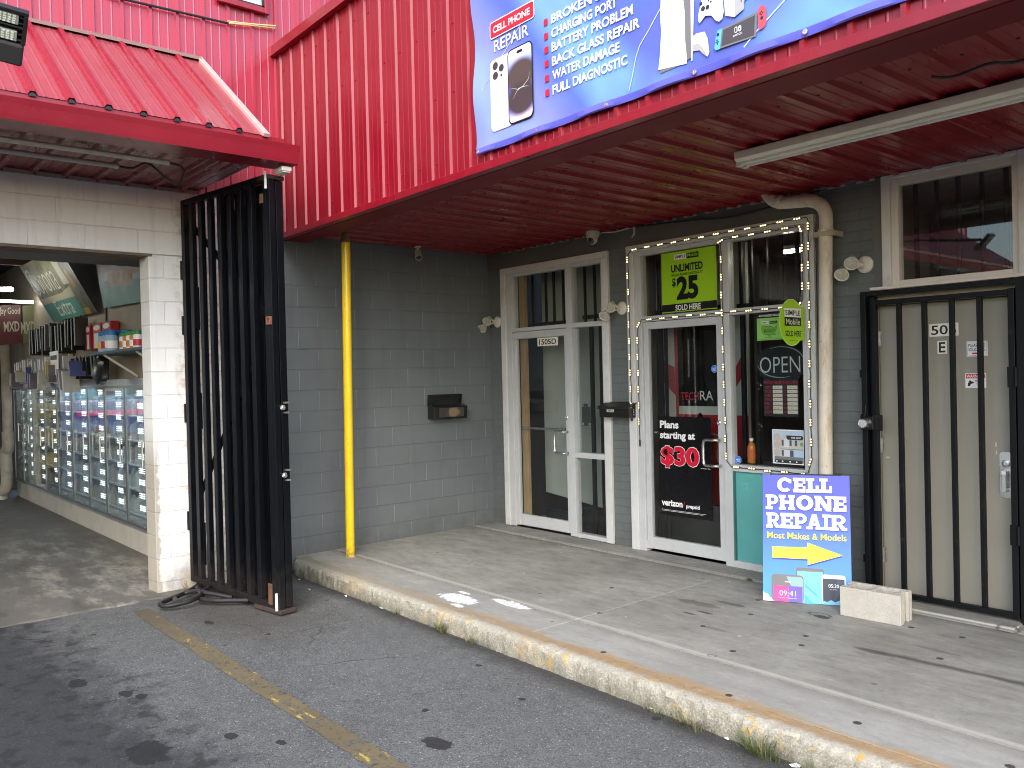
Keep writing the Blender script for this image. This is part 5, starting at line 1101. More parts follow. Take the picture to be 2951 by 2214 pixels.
def slab(mb, rows, grow=0.0, o=0.002, dv=0.0):
    for ch, x0, x1, yt, yb, sl_ in rows:
        u0 = sb(x0, yb)[0]; u1 = sb(x1, yt)[0]; vb = sb((x0 + x1) / 2, yt)[1]; va = sb((x0 + x1) / 2, yb)[1]
        w, h = u1 - u0, vb - va
        for k, pl in enumerate(GLYPH[ch]):
            cu_ = sum(p[0] for p in pl) / len(pl); cv_ = sum(p[1] for p in pl) / len(pl)
            SF.poly(mb, [(u0 + x * w + (grow if x > cu_ else -grow), va + y * h + (grow if y > cv_ else -grow) + dv) for x, y in pl], o + .00004 * k)
ROWS = [('C', 212, 362, 130, 280, 0), ('E', 374, 502, 133, 282, 1), ('L', 508, 634, 135, 284, 1), ('L', 640, 768, 137, 286, 1),
        ('P', 92, 224, 305, 455, 1), ('H', 228, 396, 308, 460, 1), ('O', 404, 580, 310, 464, 0), ('N', 586, 772, 315, 470, 1), ('E', 774, 906, 320, 475, 1),
        ('R', 98, 240, 486, 640, 1), ('E', 243, 372, 490, 645, 1), ('P', 376, 512, 495, 650, 1), ('A', 506, 664, 500, 655, 1), ('I', 664, 742, 503, 660, 1), ('R', 742, 906, 508, 666, 1)]
DB = solid('dark_blue_print', (0.03, 0.04, 0.40)); YEL = solid('yellow_print', (0.82, 0.80, 0.05))
bm = MB(); slab(bm, ROWS, .0035, .0006, -.003); bm.build('letter_shadow', DB, t)
bm = MB(); slab(bm, ROWS, 0, .002); bm.build('lettering', WHITE, t)
a, b = sb(108, 738), sb(900, 770)
bm = MB(); SF.text(bm, 'Most Makes & Models', a[0] + .001, a[1] - .007, .046, b[0] - a[0], .0012, .014); bm.build('letter_shadow', DB, t)
bm = MB(); SF.text(bm, 'Most Makes & Models', a[0], a[1] - .003, .046, b[0] - a[0], .0024, .014); bm.build('lettering', YEL, t)
arrow = [(160, 825), (515, 833), (515, 785), (860, 912), (515, 1008), (515, 950), (158, 935)]
bm = MB(); SF.poly(bm, [sb(x, y + 15) for x, y in arrow], .0012); bm.build('arrow_shadow', DB, t)
bm = MB(); SF.poly(bm, [sb(*p) for p in arrow], .0022); bm.build('arrow', YEL, t)
def sr(mb, x0, x1, y0, y1, o, r=0.0): a, b = sb(x0, y1), sb(x1, y0); SF.rect(mb, a[0], b[0], max(a[1], .002), b[1], o, r)
GR = solid('phone_bezel_print', (0.17, 0.16, 0.17)); TQ = solid('turquoise_print', (0.18, 0.62, 0.72))
bm = MB(); sr(bm, 396, 676, 1046, 1392, .0012, .018); bm.build('phone_bezel', GR, t)
bm = MB(); sr(bm, 410, 664, 1080, 1392, .0020); bm.build('phone_screen', TQ, t)
bm = MB(); SF.poly(bm, [sb(*p) for p in ((480, 1185), (606, 1300), (592, 1312), (480, 1215))], .0028); SF.poly(bm, [sb(*p) for p in ((480, 1290), (575, 1388), (480, 1388))], .0028); bm.build('phone_facet', solid('teal_facet_print', (0.08, 0.42, 0.55)), t)
bm = MB(); sr(bm, 650, 882, 1112, 1400, .0032, .018); bm.build('phone_bezel', solid('white_phone_print', (0.70, 0.78, 0.82)), t)
bm = MB(); sr(bm, 662, 872, 1150, 1372, .0040); bm.build('phone_screen', solid('navy_screen_print', (0.035, 0.045, 0.075)), t)
bm = MB(); SF.poly(bm, [sb(*p) for p in ((800, 1155), (870, 1158), (870, 1260), (770, 1350))], .0045); bm.build('phone_facet', solid('navy_facet_print', (0.055, 0.07, 0.11)), t)
bm = MB(); a, b = sb(716, 1228), sb(818, 1200); SF.text(bm, '05:30', a[0], a[1], .024, b[0] - a[0], .005, .01); a, b = sb(732, 1252), sb(800, 1245); SF.text(bm, 'Sun 09 Feb', a[0], a[1], .007, b[0] - a[0], .005); bm.build('lettering', WHITE, t)
bm = MB(); SF.poly(bm, [sb(*p) for p in ((660, 1392), (665, 1355), (700, 1368), (740, 1350), (780, 1372), (820, 1355), (875, 1370), (875, 1400))], .0047); bm.build('wave_print', solid('wave_blue_print', (0.2, 0.55, 0.8)), t)
bm = MB(); sr(bm, 152, 472, 1112, 1378, .0052, .022); bm.build('phone_bezel', GR, t)
bm = MB(); SF.poly(bm, [sb(*p) for p in ((300, 1120), (450, 1128), (466, 1150), (466, 1378), (430, 1378))], .0058); bm.build('phone_facet', solid('grey_teal_facet_print', (0.25, 0.42, 0.42)), t)
bm = MB(); sr(bm, 172, 320, 1215, 1368, .0064); bm.build('phone_screen', solid('pink_screen_print', (0.80, 0.06, 0.28)), t)
bm = MB(); sr(bm, 320, 460, 1222, 1372, .0064); bm.build('phone_screen', solid('violet_screen_print', (0.16, 0.10, 0.45)), t)
bm = MB(); a, b = sb(230, 1305), sb(395, 1255); SF.text(bm, '09:41', a[0], a[1], .036, b[0] - a[0], .0072); a, b = sb(218, 1332), sb(408, 1322); SF.text(bm, 'Tuesday 12 September', a[0], a[1], .010, b[0] - a[0], .0072); sr(bm, 285, 342, 1168, 1176, .0072, .002); bm.build('lettering', solid('pink_white_print', (0.8, 0.6, 0.7)), t)
bm = MB(); SF.poly(bm, [(0.0, 0.0), (0.09, 0.0), (0.08, .018), (.05, .022), (.035, .045), (.015, .05), (0.0, .062)], .001); bm.build('cloud_print', WHITE, t)

# ------------------------------------------------------------------ cinder block
t = None; bm = MB(); CA = Vector((4.459, -.677, 0.0005)); CU = Vector((.386, .028, 0)).normalized(); CV = Vector((-CU.y, CU.x, 0)); Z = Vector((0, 0, 1)); Lb, Db, Hb = .39, .19, .19
def cb(u0, u1, v0, v1): bm.obox(CA + CU * u0 + CV * v0, CU * (u1 - u0), CV * (v1 - v0), Z * Hb)
cb(0, Lb, 0, .032); cb(0, Lb, Db - .032, Db)
for u0, u1 in ((.022, .052), (Lb / 2 - .018, Lb / 2 + .018), (Lb - .052, Lb - .022)): cb(u0, u1, .0322, Db - .0322)
for u0, u1 in ((0.0005, .0215), (Lb - .0215, Lb - .0005)): cb(u0, u1, .0322, .062); cb(u0, u1, Db - .062, Db - .0322)
tag(bm.build('cinder_block', BLOCKMAT, bevel=0.004), 'pale hollow cinder block weighing down the blue sidewalk board', 'block')

# ================================================================== things stuck in the shop windows
GY = front(y=.0315)
LIME = solid('lime_print', (0.33, 0.62, 0.012), .45); LIME2 = solid('pale_lime_print', (0.27, 0.60, 0.12), .45)
t = thing('price_poster', 'lime green and black twenty five dollar price poster above the phone shop door', 'poster', (2.73, .045, 2.16))
PX, PZ, PW, PH = 2.44, 2.152, .588, .536
def pp(x, v): return PX + PW * (x - 365) / 490.0, PZ + PH * v
bm = MB(); GY.board(bm, PX, PX + PW, PZ, PZ + PH, .003, 0); bm.build('sheet', LIME, t)
bm = MB(); GY.rect(bm, PX, PX + PW, PZ, PZ + PH * .147, .0012); a = pp(598, .868); b = pp(706, .955); GY.rect(bm, a[0], b[0], a[1], b[1], .0012); bm.build('black_panel', BLACKP, t)
bm = MB(); a = pp(486, .868); b = pp(598, .955); GY.rect(bm, a[0], b[0], a[1], b[1], .0012); bm.build('white_panel', WHITE, t)
bm = MB(); GY.rect(bm, PX, PX + PW, PZ + .006, PZ + .014, .002); a = pp(607, .89); GY.text(bm, 'Mobile', a[0], a[1], .030, pp(698, 0)[0] - a[0], .002, .008); bm.build('lime_lettering', LIME, t)
bm = MB(); a = pp(492, .89); GY.text(bm, 'SIMPLE', a[0], a[1], .026, pp(592, 0)[0] - a[0], .002, .012)
for s_, x0, x1, v0, v1, bo in (('UNLIMITED', 457, 741, .665, .790, .035), ('30-DAY PLANS STARTING AT', 459, 740, .600, .645, .02), ('$', 463, 497, .42, .575, .03), ('25', 503, 699, .205, .590, .05)):
    a = pp(x0, v0); b = pp(x1, v1); GY.text(bm, s_, a[0], a[1], b[1] - a[1], b[0] - a[0], .002, bo)
bm.build('black_lettering', BLACKP, t)
bm = MB(); a = pp(490, .035); b = pp(716, .128); GY.text(bm, 'SOLD HERE', a[0], a[1], b[1] - a[1], b[0] - a[0], .002, .03); bm.build('white_lettering', WHITE, t)

t = thing('plan_poster', 'tall black poster on the phone shop door offering plans starting at thirty dollars', 'poster', (2.65, .045, .35))
bm = MB(); GY.board(bm, 2.366, 2.937, .352, 1.236, .003, 0); bm.build('sheet', solid('black_poster_print', (0.004, 0.004, 0.006), .25), t)
bm = MB(); GY.text(bm, 'Plans', 2.384, 1.130, .068, .210, .0012, .035); GY.text(bm, 'starting at', 2.382, 1.018, .082, .388, .0012, .035)
GY.text(bm, 'verizon', 2.384, .434, .056, .236, .0012, .04); GY.text(bm, 'prepaid', 2.660, .424, .046, .143, .0012, .035); GY.text(bm, 'w/ Auto Pay', 2.822, .788, .012, .105, .0012, .02)
GY.text(bm, '$30', 2.384, .772, .206, .432, .0010, .055)
for v in (.398, .389): GY.rect(bm, 2.386, 2.87 - (.03 if v < .39 else 0), v, v + .0025, .0012)
bm.build('white_lettering', WHITE, t)
bm = MB(); GY.text(bm, '$30', 2.389, .778, .194, .422, .0024, .045); bm.build('red_lettering', solid('bright_red_print', (0.62, 0.004, 0.03)), t)
bm = MB(); GY.stroke(bm, [(2.624, .462), (2.631, .446), (2.646, .492)], [.005, .007, .003], .0014); bm.build('tick_emblem', solid('tick_red_print', (0.5, 0.01, 0.02)), t)

t = thing('dealer_card', 'pale lime authorized dealer card with a map outline in the phone shop window', 'card', (3.52, .045, 1.87))
bm = MB(); GY.board(bm, 3.409, 3.640, 1.868, 2.084, .003, 0); bm.build('sheet', LIME2, t)
bm = MB(); GY.rect(bm, 3.409, 3.640, 2.046, 2.084, .0012); GY.rect(bm, 3.525, 3.595, 1.998, 2.020, .0012); bm.build('black_panel', BLACKP, t)
bm = MB(); GY.rect(bm, 3.452, 3.525, 1.998, 2.020, .0012); GY.text(bm, 'AUTHORIZED DEALER', 3.428, 2.057, .016, .195, .002, .02); bm.build('white_panel', WHITE, t)
mp = [(3.455, 1.985), (3.50, 1.977), (3.545, 1.976), (3.552, 1.966), (3.565, 1.962), (3.578, 1.972), (3.592, 1.990), (3.590, 1.965), (3.580, 1.945), (3.572, 1.928), (3.575, 1.902), (3.565, 1.912), (3.55, 1.912), (3.53, 1.905), (3.522, 1.892), (3.51, 1.908), (3.495, 1.915), (3.472, 1.918), (3.457, 1.935), (3.452, 1.96)]
bm = MB(); GY.stroke(bm, mp + mp[:1], .0035, .0014); bm.build('map_outline', solid('dark_green_print', (0.05, 0.16, 0.02)), t)
bm = MB(); GY.poly(bm, mp, .0008); bm.build('map_fill', solid('mid_lime_print', (0.17, 0.42, 0.05)), t)
bm = MB(); GY.text(bm, '5G', 3.472, 1.930, .024, .034, .002, .03); GY.text(bm, 'Nationwide', 3.511, 1.944, .009, .058, .002, .015); GY.text(bm, 'Network', 3.511, 1.932, .009, .046, .002, .015); GY.text(bm, 'SIMPLE', 3.456, 2.003, .012, .064, .002, .015)
GY.rect(bm, 3.48, 3.555, 1.889, 1.891, .0015); GY.rect(bm, 3.42, 3.54, 1.876, 1.8775, .0015); GY.rect(bm, 3.57, 3.63, 1.877, 1.8785, .0015); bm.build('black_lettering', BLACKP, t)
bm = MB(); GY.text(bm, 'Mobile', 3.531, 2.003, .013, .058, .002, .01); bm.build('lime_lettering', LIME2, t)

# flag sign standing out from the window frame
FS = east(x=3.862); t = thing('flag_sign', 'round lime green sold here sign sticking out from the phone shop window frame', 'sign', (3.862, -.2, 1.98))
bm = MB(); n = 36; cy, cz, ru, rv = -.200, 1.982, .170, .176
pts = [(cy + ru * math.cos(2 * math.pi * i / n), cz + rv * math.sin(2 * math.pi * i / n)) for i in range(n)]
bm.prism([FS.P(u, v, -.004) for u, v in pts], FS.N * .004); FS.board(bm, -.10, -.024, 1.848, 2.106, .0035, -.0003); bm.build('plate', LIME, t)
bm = MB(); FS.disc(bm, cy, cz, ru - .001, rv - .001, .0003, 36); bm.build('edge_ring', solid('pale_lime_edge', (0.5, 0.75, 0.3)), t)
bm = MB(); FS.disc(bm, cy, cz, ru - .006, rv - .006, .0008, 36); FS.rect(bm, -.10, -.024, 1.85, 2.104, .0006); bm.build('lime_face', LIME, t)
bm = MB(); FS.rect(bm, -.300, -.072, 2.022, 2.088, .0016); bm.build('white_panel', WHITE, t)
bm = MB(); FS.rect(bm, -.300, -.072, 1.956, 2.021, .0016); FS.text(bm, 'SIMPLE', -.288, 2.034, .040, .204, .0026, .012); FS.text(bm, 'SOLD HERE', -.292, 1.877, .044, .216, .0016, .02); FS.text(bm, 'simplemobile.com', -.240, 1.840, .011, .115, .0016); bm.build('black_lettering', BLACKP, t)
bm = MB(); FS.text(bm, 'Mobile', -.282, 1.966, .044, .190, .0026, .008); bm.build('pale_lettering', solid('pale_lime_letters', (0.62, 0.78, 0.5)), t)

t = thing('open_sign', 'dark unlit OPEN sign with a white swoosh hanging in the phone shop window', 'sign', (3.6, .06, 1.55))
OS = front(y=.058); OC = solid('smoked_acrylic', (0.022, 0.026, 0.030), .18)
bm = MB(); pts = [(3.60 + .228 * math.cos(R(a)), 1.690 + .138 * math.sin(R(a))) for a in range(-28, 209, 8)] + [(3.43, 1.585), (3.447, 1.56), (3.752, 1.558), (3.775, 1.585)]
bm.prism([OS.P(u, v, -.008) for u, v in pts], OS.N * .008); bm.build('panel', OC, t)
bm = MB(); OS.text(bm, 'OPEN', 3.412, 1.606, .128, .360, .0015, -.008); bm.build('lettering', solid('unlit_tube_letters', (0.52, 0.54, 0.53)), t)
bm = MB(); e1 = [(3.60 + .205 * math.cos(R(a)), 1.69 + .122 * math.sin(R(a))) for a in range(-20, 118, 8)]; OS.stroke(bm, e1, [.002 + .006 * math.sin(math.pi * i / (len(e1) - 1)) for i in range(len(e1))], .0012)
e2 = [(3.60 + .212 * math.cos(R(a)), 1.69 + .122 * math.sin(R(a))) for a in range(190, 300, 8)]; OS.stroke(bm, e2, [.002 + .006 * math.sin(math.pi * i / (len(e2) - 1)) for i in range(len(e2))], .0012); bm.build('swoosh', solid('unlit_swoosh', (0.25, 0.28, 0.29)), t)
t = thing('hours_board', 'dark business hours board with red day names below the OPEN sign', 'sign', (3.6, .058, 1.26))
bm = MB(); OS.board(bm, 3.440, 3.752, 1.258, 1.5565, .008, 0); bm.build('panel', solid('charcoal_board', (0.030, 0.028, 0.030), .3), t)
bm = MB(); OS.text(bm, 'BUSINESS HOURS', 3.452, 1.519, .022, .290, .0014, 0.0)
for i, d in enumerate(('MON', 'TUE', 'WED', 'THU', 'FRI', 'SAT', 'SUN')):
    z = 1.490 - .0326 * i; OS.text(bm, d, 3.454, z - .010, .019, .058 if d not in ('FRI', 'SAT') else .042, .0014, 0.0); OS.text(bm, 'TO', 3.622, z - .008, .015, .024, .0014, 0.0)
bm.build('red_lettering', solid('crimson_print', (0.55, 0.02, 0.07)), t)
bm = MB()
for i in range(7):
    z = 1.490 - .0326 * i; OS.rect(bm, 3.526, 3.612, z - .0135, z + .0135, .0014); OS.rect(bm, 3.655, 3.744, z - .0135, z + .0135, .0014)
bm.build('time_slot', solid('cream_slot', (0.72, 0.62, 0.54)), t)
bm = MB()
for i in range(7):
    z = 1.490 - .0326 * i; OS.text(bm, '12 pm' if i == 6 else '10 am', 3.540, z - .007, .012, .040, .0024); OS.text(bm, '5 pm' if i == 6 else '7 pm', 3.672, z - .007, .012, .034, .0024)
bm.build('time_lettering', solid('faint_ink', (0.25, 0.2, 0.18)), t)

t = thing('rent_flyer', 'white for rent flyer with a house picture low in the phone shop window', 'flyer', (3.66, .045, .88))
bm = MB(); GY.board(bm, 3.529, 3.803, .885, 1.157, .002, 0); bm.build('sheet', WHITE, t)
bm = MB(); GY.rect(bm, 3.536, 3.800, .895, 1.150, .001); bm.build('sky_print', solid('sky_print', (0.42, 0.55, 0.68)), t)
def gr(name, rects, mt, o):
    bm = MB(); [GY.rect(bm, *r, o) if len(r) == 4 else GY.rect(bm, *r[:4], o, r[4]) for r in rects]; bm.build(name, mt, t)
gr('house_print', [(3.585, 3.80, 1.005, 1.085), (3.62, 3.70, 1.085, 1.12)], solid('house_print', (0.50, 0.50, 0.46)), .0014)
gr('house_bay_print', [(3.635, 3.675, 1.02, 1.085), (3.60, 3.68, .945, 1.0)], solid('house_bay_print', (0.62, 0.63, 0.66)), .0017)
gr('window_print', [(3.612, 3.630, 1.03, 1.075), (3.682, 3.70, 1.03, 1.075), (3.727, 3.748, 1.03, 1.075), (3.61, 3.63, .95, .995), (3.685, 3.715, .945, .995), (3.655, 3.664, 1.09, 1.115)], solid('window_print', (0.07, 0.09, 0.12)), .002)
gr('porch_print', [(3.60, 3.80, 1.0, 1.006), (3.548, 3.80, .90, .944)], solid('porch_print', (0.16, 0.18, 0.19)), .002)
gr('caption_bar', [(3.658, 3.80, 1.078, 1.112, .015), (3.55, 3.79, .893, .919, .012)], solid('caption_print', (0.022, 0.03, 0.035)), .0024)
bm = MB(); 
for v in (1.098, 1.035, .975): GY.disc(bm, 3.573, v, .030, .030, .0026)
bm.build('room_photo', solid('room_print', (0.50, 0.42, 0.36)), t)
bm = MB(); GY.text(bm, 'FOR RENT', 3.70, 1.087, .015, .082, .0034, .01)
for u in (3.56, 3.612, 3.678, 3.735): GY.rect(bm, u, u + .013, .901, .911, .0034)
bm.build('lettering', WHITE, t)
gr('tree_print', [(3.772, 3.80, 1.03, 1.062, .012)], solid('leaf_print', (0.22, 0.33, 0.10)), .003)

for u, v, lab in ((2.986, 1.650, 'blue octagonal alarm sticker on the phone shop door glass'), (3.203, .892, 'blue octagonal alarm sticker low in the phone shop window by the bottle')):
    t = thing('alarm_sticker', lab, 'sticker', (u, .03, v), 'alarm stickers on the phone shop glass'); F_ = front(y=.0330)
    bm = MB(); F_.poly(bm, [(u + .033 * math.cos(R(22.5 + 45 * i)), v + .033 * math.sin(R(22.5 + 45 * i))) for i in range(8)], 0); bm.build('rim', solid('pale_blue_rim', (0.3, 0.5, 0.8)), t)
    bm = MB(); F_.poly(bm, [(u + .030 * math.cos(R(22.5 + 45 * i)), v + .030 * math.sin(R(22.5 + 45 * i))) for i in range(8)], .0004); bm.build('face', solid('alarm_blue', (0.015, 0.16, 0.60)), t)
    bm = MB(); F_.text(bm, 'ADT', u - .021, v - .006, .016, .042, .0008, .03, .15); F_.rect(bm, u - .016, u + .016, v - .014, v - .011, .0008); bm.build('lettering', WHITE, t)
# ledge and soda bottle
bm = MB(); bm.box(3.172, 3.83, .076, .34, .80, .857); tag(bm.build('window_ledge', DARKIN), 'dark ledge inside the phone shop display window', 'ledge')
t = thing('soda_bottle', 'clear plastic bottle of orange drink with a white cap on the window ledge', 'bottle', (3.262, .14, .858)); c = (3.262, .14, .858)
bm = MB(); bm.lathe(c, (0, 0, 1), [(0.030, 0), (0.036, .006), (0.037, .05), (0.036, .10), (0.037, .118), (0.036, .135), (0.028, .155), (0.016, .172), (0.012, .178), (0.012, .187)], 22); bm.build('body', mat('amber_drink', (0.50, 0.16, 0.03), .12, var=.15, vs=30, coat=.6), t, smooth=True)
bm = MB(); bm.lathe(c, (0, 0, 1), [(0.0378, .055), (0.0378, .125)], 22); bm.build('label', mat('orange_red_label', (0.55, 0.10, 0.03), .35, var=.35, vs=45), t, smooth=True)
bm = MB(); bm.lathe(c, (0, 0, 1), [(0.015, .187), (0.016, .190), (0.016, .206), (0.014, .209)], 18); bm.build('cap', WHITE, t, smooth=True)

# ================================================================== string lights round the phone shop window
def along(pts, step):
    P = [Vector(p) for p in pts]; out = []; d = step * .5
    for a, b in zip(P[:-1], P[1:]):
        L_ = (b - a).length; t_ = (b - a).normalized()
        while d < L_: out.append((a + t_ * d, t_)); d += step
        d -= L_
    return out
SY = -.030
main = [(2.104, SY, 1.26), (2.100, SY, 2.715), (2.135, SY, 2.757), (3.905, SY, 2.782), (3.914, SY, 2.745), (3.902, SY, .93), (3.872, SY - .004, .838), (3.815, SY + .012, .824), (3.17, SY + .012, .838), (3.128, SY + .012, .885), (3.112, SY + .012, 2.705), (3.15, SY + .012, 2.718), (3.835, SY + .012, 2.725), (3.856, SY + .012, 2.68), (3.850, SY + .012, 2.16), (3.815, SY + .012, 2.116), (2.29, SY + .012, 2.112), (2.235, SY + .012, 2.115), (2.190, SY + .010, 2.05), (2.186, SY + .010, 1.05)]
t = thing('string_lights', 'lit warm white string light modules on dark wire framing the phone shop window and door', 'string lights', (3.0, SY, 1.8))
W = [Vector(p) for p in main]; wp = []; rd = random.Random(2)
for a, b in zip(W[:-1], W[1:]):
    n = max(1, int((b - a).length / .05))
    for i in range(n): wp.append(a + (b - a) * i / n + Vector((rd.uniform(-.003, .003), rd.uniform(-.002, .001), rd.uniform(-.003, .003))))
bm = MB(); bm.tube([W[0] + Vector((0, 0, -.04))] + wp + [W[-1], W[-1] + Vector((0, 0, -.05))], .0035, 6); bm.build('wire', solid('dark_wire', (0.03, 0.022, 0.018)), t)
bm = MB(); bm.tube([W[0] + Vector((0, 0, -.07)), W[0] + Vector((0, 0, -.02))], .007, 8); bm.tube([W[-1] + Vector((0, 0, -.09)), W[-1] + Vector((0, 0, -.03))], .007, 8); bm.build('plug', BLACKPL, t)
BULB = emit('warm_diode', (1.0, 0.74, 0.36), 1.5); CASE = solid('module_case', (0.10, 0.075, 0.03))
for p, d in along(main, .149):
    p = p + Vector((rd.uniform(-.004, .004), -.004, rd.uniform(-.004, .004))); s_ = Vector((0, 1, 0)).cross(d)
    bm = MB(); bm.obox(p - d * .033 - s_ * .0085, d * .066, s_ * .017, Vector((0, -.006, 0)), 0)
    for k in (-1, 0, 1): bm.lathe(p + d * .021 * k + Vector((0, -.006, 0)), (0, -1, 0), [(0.0060, 0), (0.0060, .003), (0.0045, .005), (0.002, .006)], 10, 1)
    bm.build('light_module', [CASE, BULB], t)

# ================================================================== drink store seen through the opening
CY = -3.20
t = thing('cooler_bank', 'long bank of glass door drink coolers with glowing lamps inside the store', 'cooler', (-4.5, CY, -.1))
bm = MB(); bm.box(-8.3, -.9, CY, CY + .9, -.116, .115); bm.build('plinth', mat('scuffed_cooler_base', (0.50, 0.47, 0.40), .5, var=.2, vs=3, extra=dirt(.5, 3.0, (.16, .13, .1))), t)
bm = MB(); bm.box(-8.3, -.9, CY + .80, CY + .9, .12, 1.69); bm.box(-8.3, -.9, CY + .02, CY + .8, 1.655, 1.69); bm.box(-8.3, -.9, CY + .02, CY + .8, .116, .13); bm.box(-8.32, -8.30, CY + .02, CY + .9, .116, 1.69); bm.build('cabinet', mat('cooler_inside', (0.55, 0.56, 0.56), .5, var=.2), t)
bm = MB(); bm.box(-8.3, -.9, CY - .015, CY + .02, 1.63, 1.70); bm.box(-8.3, -.9, CY - .015, CY + .02, .116, .15); bm.build('frame', GALV, t, bevel=.003)
edges = [-8.26, -7.60, -6.855, -6.07, -5.33, -4.50, -3.72, -2.99, -2.215, -1.45, -.92]
LED = emit('cooler_diode', (0.88, 0.95, 1.0), 2.2)
for i, (a, b) in enumerate(zip(edges[:-1], edges[1:])):
    bm = MB(); w = .030
    bm.box(a + .004, a + w, CY - .03, CY - .016, .152, 1.628); bm.box(b - w, b - .004, CY - .03, CY - .016, .152, 1.628); bm.box(a + w, b - w, CY - .03, CY - .016, 1.600, 1.628); bm.box(a + w, b - w, CY - .03, CY - .016, .152, .180)
    d = bm.build('door', mat('cooler_door_frame', (0.30, 0.30, 0.29), .35, metal=.8, var=.1), t)
    bm = MB(); bm.box(a + w, b - w, CY - .026, CY - .020, .180, 1.600); bm.build('pane', COOLGLASS, d)
    bm = MB(); hx = b - .05; bm.tube([(hx, CY - .03, .80), (hx, CY - .075, .80), (hx, CY - .075, 1.06), (hx, CY - .03, 1.06)], .009, 8); bm.build('handle', GALV, d, smooth=True)
    bm = MB(); bm.box(hx - .012, hx + .012, CY - .088, CY - .066, 1.045, 1.08); bm.build('handle_tip', WHITEPL, d)
    bm = MB(); rd = random.Random(30 + i)
    for k in range(10):
        z = .30 + k * .136 + rd.uniform(-.012, .012)
        for r_ in range(3):
            for c_ in range(4): bm.box(a + .16 + c_ * .05, a + .180 + c_ * .05, CY + .05, CY + .056, z + r_ * .021, z + .010 + r_ * .021)
    bm.build('lamp_column', LED, d)
bm = MB(); bm.tube([(-8.25, CY + .045, 1.642), (-.95, CY + .045, 1.642)], .008, 6); bm.build('hidden_fill_tube', emit('cooler_fill_glow', (0.95, 0.98, 1.0), 9.0), t)  # added glowing tube, hidden behind the top frame to brighten the stock
bm = MB(); rd = random.Random(17); cols = [solid('can_%d' % i, c) for i, c in enumerate(((0.5, 0.53, 0.55), (0.6, 0.58, 0.52), (0.7, 0.71, 0.72), (0.45, 0.5, 0.45), (0.5, 0.32, 0.3), (0.6, 0.56, 0.42)))]
for z in (.16, .44, .72, 1.0, 1.28):
    bm.box(-8.25, -.95, CY + .22, CY + .75, z - .012, z, 2)
    x = -8.2
    while x < -1.0:
        h = rd.uniform(.13, .23); bm.lathe((x, CY + .30, z), (0, 0, 1), [(.033, 0), (.034, h * .7), (.016, h)], 6, rd.randrange(6)); x += .085
tag(bm.build('cooler_stock', cols), 'rows of bottles and cans on the shelves behind the cooler doors', 'drinks', kind='stuff')
t = thing('plywood_wall', 'tan plywood wall above the drink coolers with dark upright strips', 'wall', (-4, CY, 1.7))
bm = MB(); bm.box(-9.2, -.241, CY, CY + .05, 1.70, 3.6); bm.build('sheet', PLY, t)
for x in (-2.90, -1.62, -4.4): bm = MB(); bm.box(x - .022, x + .022, CY - .012, CY - .001, 1.70, 2.9); bm.build('upright_strip', DARKIN, t)
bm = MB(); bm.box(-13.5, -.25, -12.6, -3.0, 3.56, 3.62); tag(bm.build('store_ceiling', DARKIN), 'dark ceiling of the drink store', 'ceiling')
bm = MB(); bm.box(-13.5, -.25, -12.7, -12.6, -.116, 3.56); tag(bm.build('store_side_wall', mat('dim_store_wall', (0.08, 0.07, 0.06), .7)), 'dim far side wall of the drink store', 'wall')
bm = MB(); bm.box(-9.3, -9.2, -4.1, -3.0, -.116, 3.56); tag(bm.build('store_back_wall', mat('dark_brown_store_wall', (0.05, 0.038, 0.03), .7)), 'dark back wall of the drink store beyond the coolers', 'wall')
bm = MB(); bm.box(-.86, -.245, -12.6, -3.205, 2.722, 2.86); tag(bm.build('shutter_box', mat('grey_shutter_box', (0.16, 0.155, 0.145), .6)), 'grey underside of the shutter box behind the store opening', 'shutter box')
for x in (-2.2, -3.4, -4.6, -5.8): bm = MB(); bm.box(x - .04, x + .04, -12.5, -3.25, 3.30, 3.50); tag(bm.build('ceiling_joist', mat('brown_joist', (0.09, 0.05, 0.03), .7), bevel=.004), 'brown timber joist under the dark store ceiling', 'joist', 'joists under the store ceiling')
# banners over the coolers
def sheet(name, quad, mats_poly, label, cat='banner'):
    """quad: bottom left, bottom right, top right, top left in space; pieces given in 0..1 of it"""
    A, B, C_, D = [Vector(p) for p in quad]; t = thing(name, label, cat, tuple((A + B) / 2))
    nrm = (B - A).cross(D - A).normalized()
    def P(u, v, o): return (A * (1 - u) + B * u) * (1 - v) + (D * (1 - u) + C_ * u) * v + nrm * o
    bm = MB(); bm.prism([P(0, 0, 0), P(1, 0, 0), P(1, 1, 0), P(0, 1, 0)], -nrm * .004); bm.build('sheet', mats_poly, t)
    def part(nm, mt, polys=(), texts=(), o=.002):
        bm = MB()
        for pl in polys: bm.poly([P(u, v, o) for u, v in pl])
        for s_, u, v, w, h, bo, dv in texts:
            vs, fs, _ = text_polys(s_, bo, 0.0); bm.add([P(u + x * w, v + y * h + dv * x, o) for x, y in vs], fs)
        bm.build(nm, mt, t)
    return part
def foliage_print(g, v, c):
    n = g.noise(g.scale(v, 1, 1, .5), 6.0, 5.0, .7)
    return g.mix(g.rng(n, .38, .62), (0.055, 0.06, 0.025), (0.20, 0.19, 0.07))
pt_ = sheet('beer_banner', [(-5.20, CY - .06, 2.50), (-3.05, CY - .06, 2.47), (-3.15, CY - .42, 3.20), (-5.30, CY - .42, 3.22)], mat('olive_leaf_print', (0.1, 0.1, 0.05), .45, var=0, extra=foliage_print), 'olive and teal Extra beer banner hung tilted over the coolers')
pt_('teal_band', solid('teal_print', (0.06, 0.22, 0.17)), [[(0, 0), (.78, 0), (.78, .30), (0, .30)]])
pt_('cream_band', solid('cream_print', (0.40, 0.36, 0.24)), [[(0, .30), (.78, .30), (.78, .46), (.55, .40), (0, .40)]])
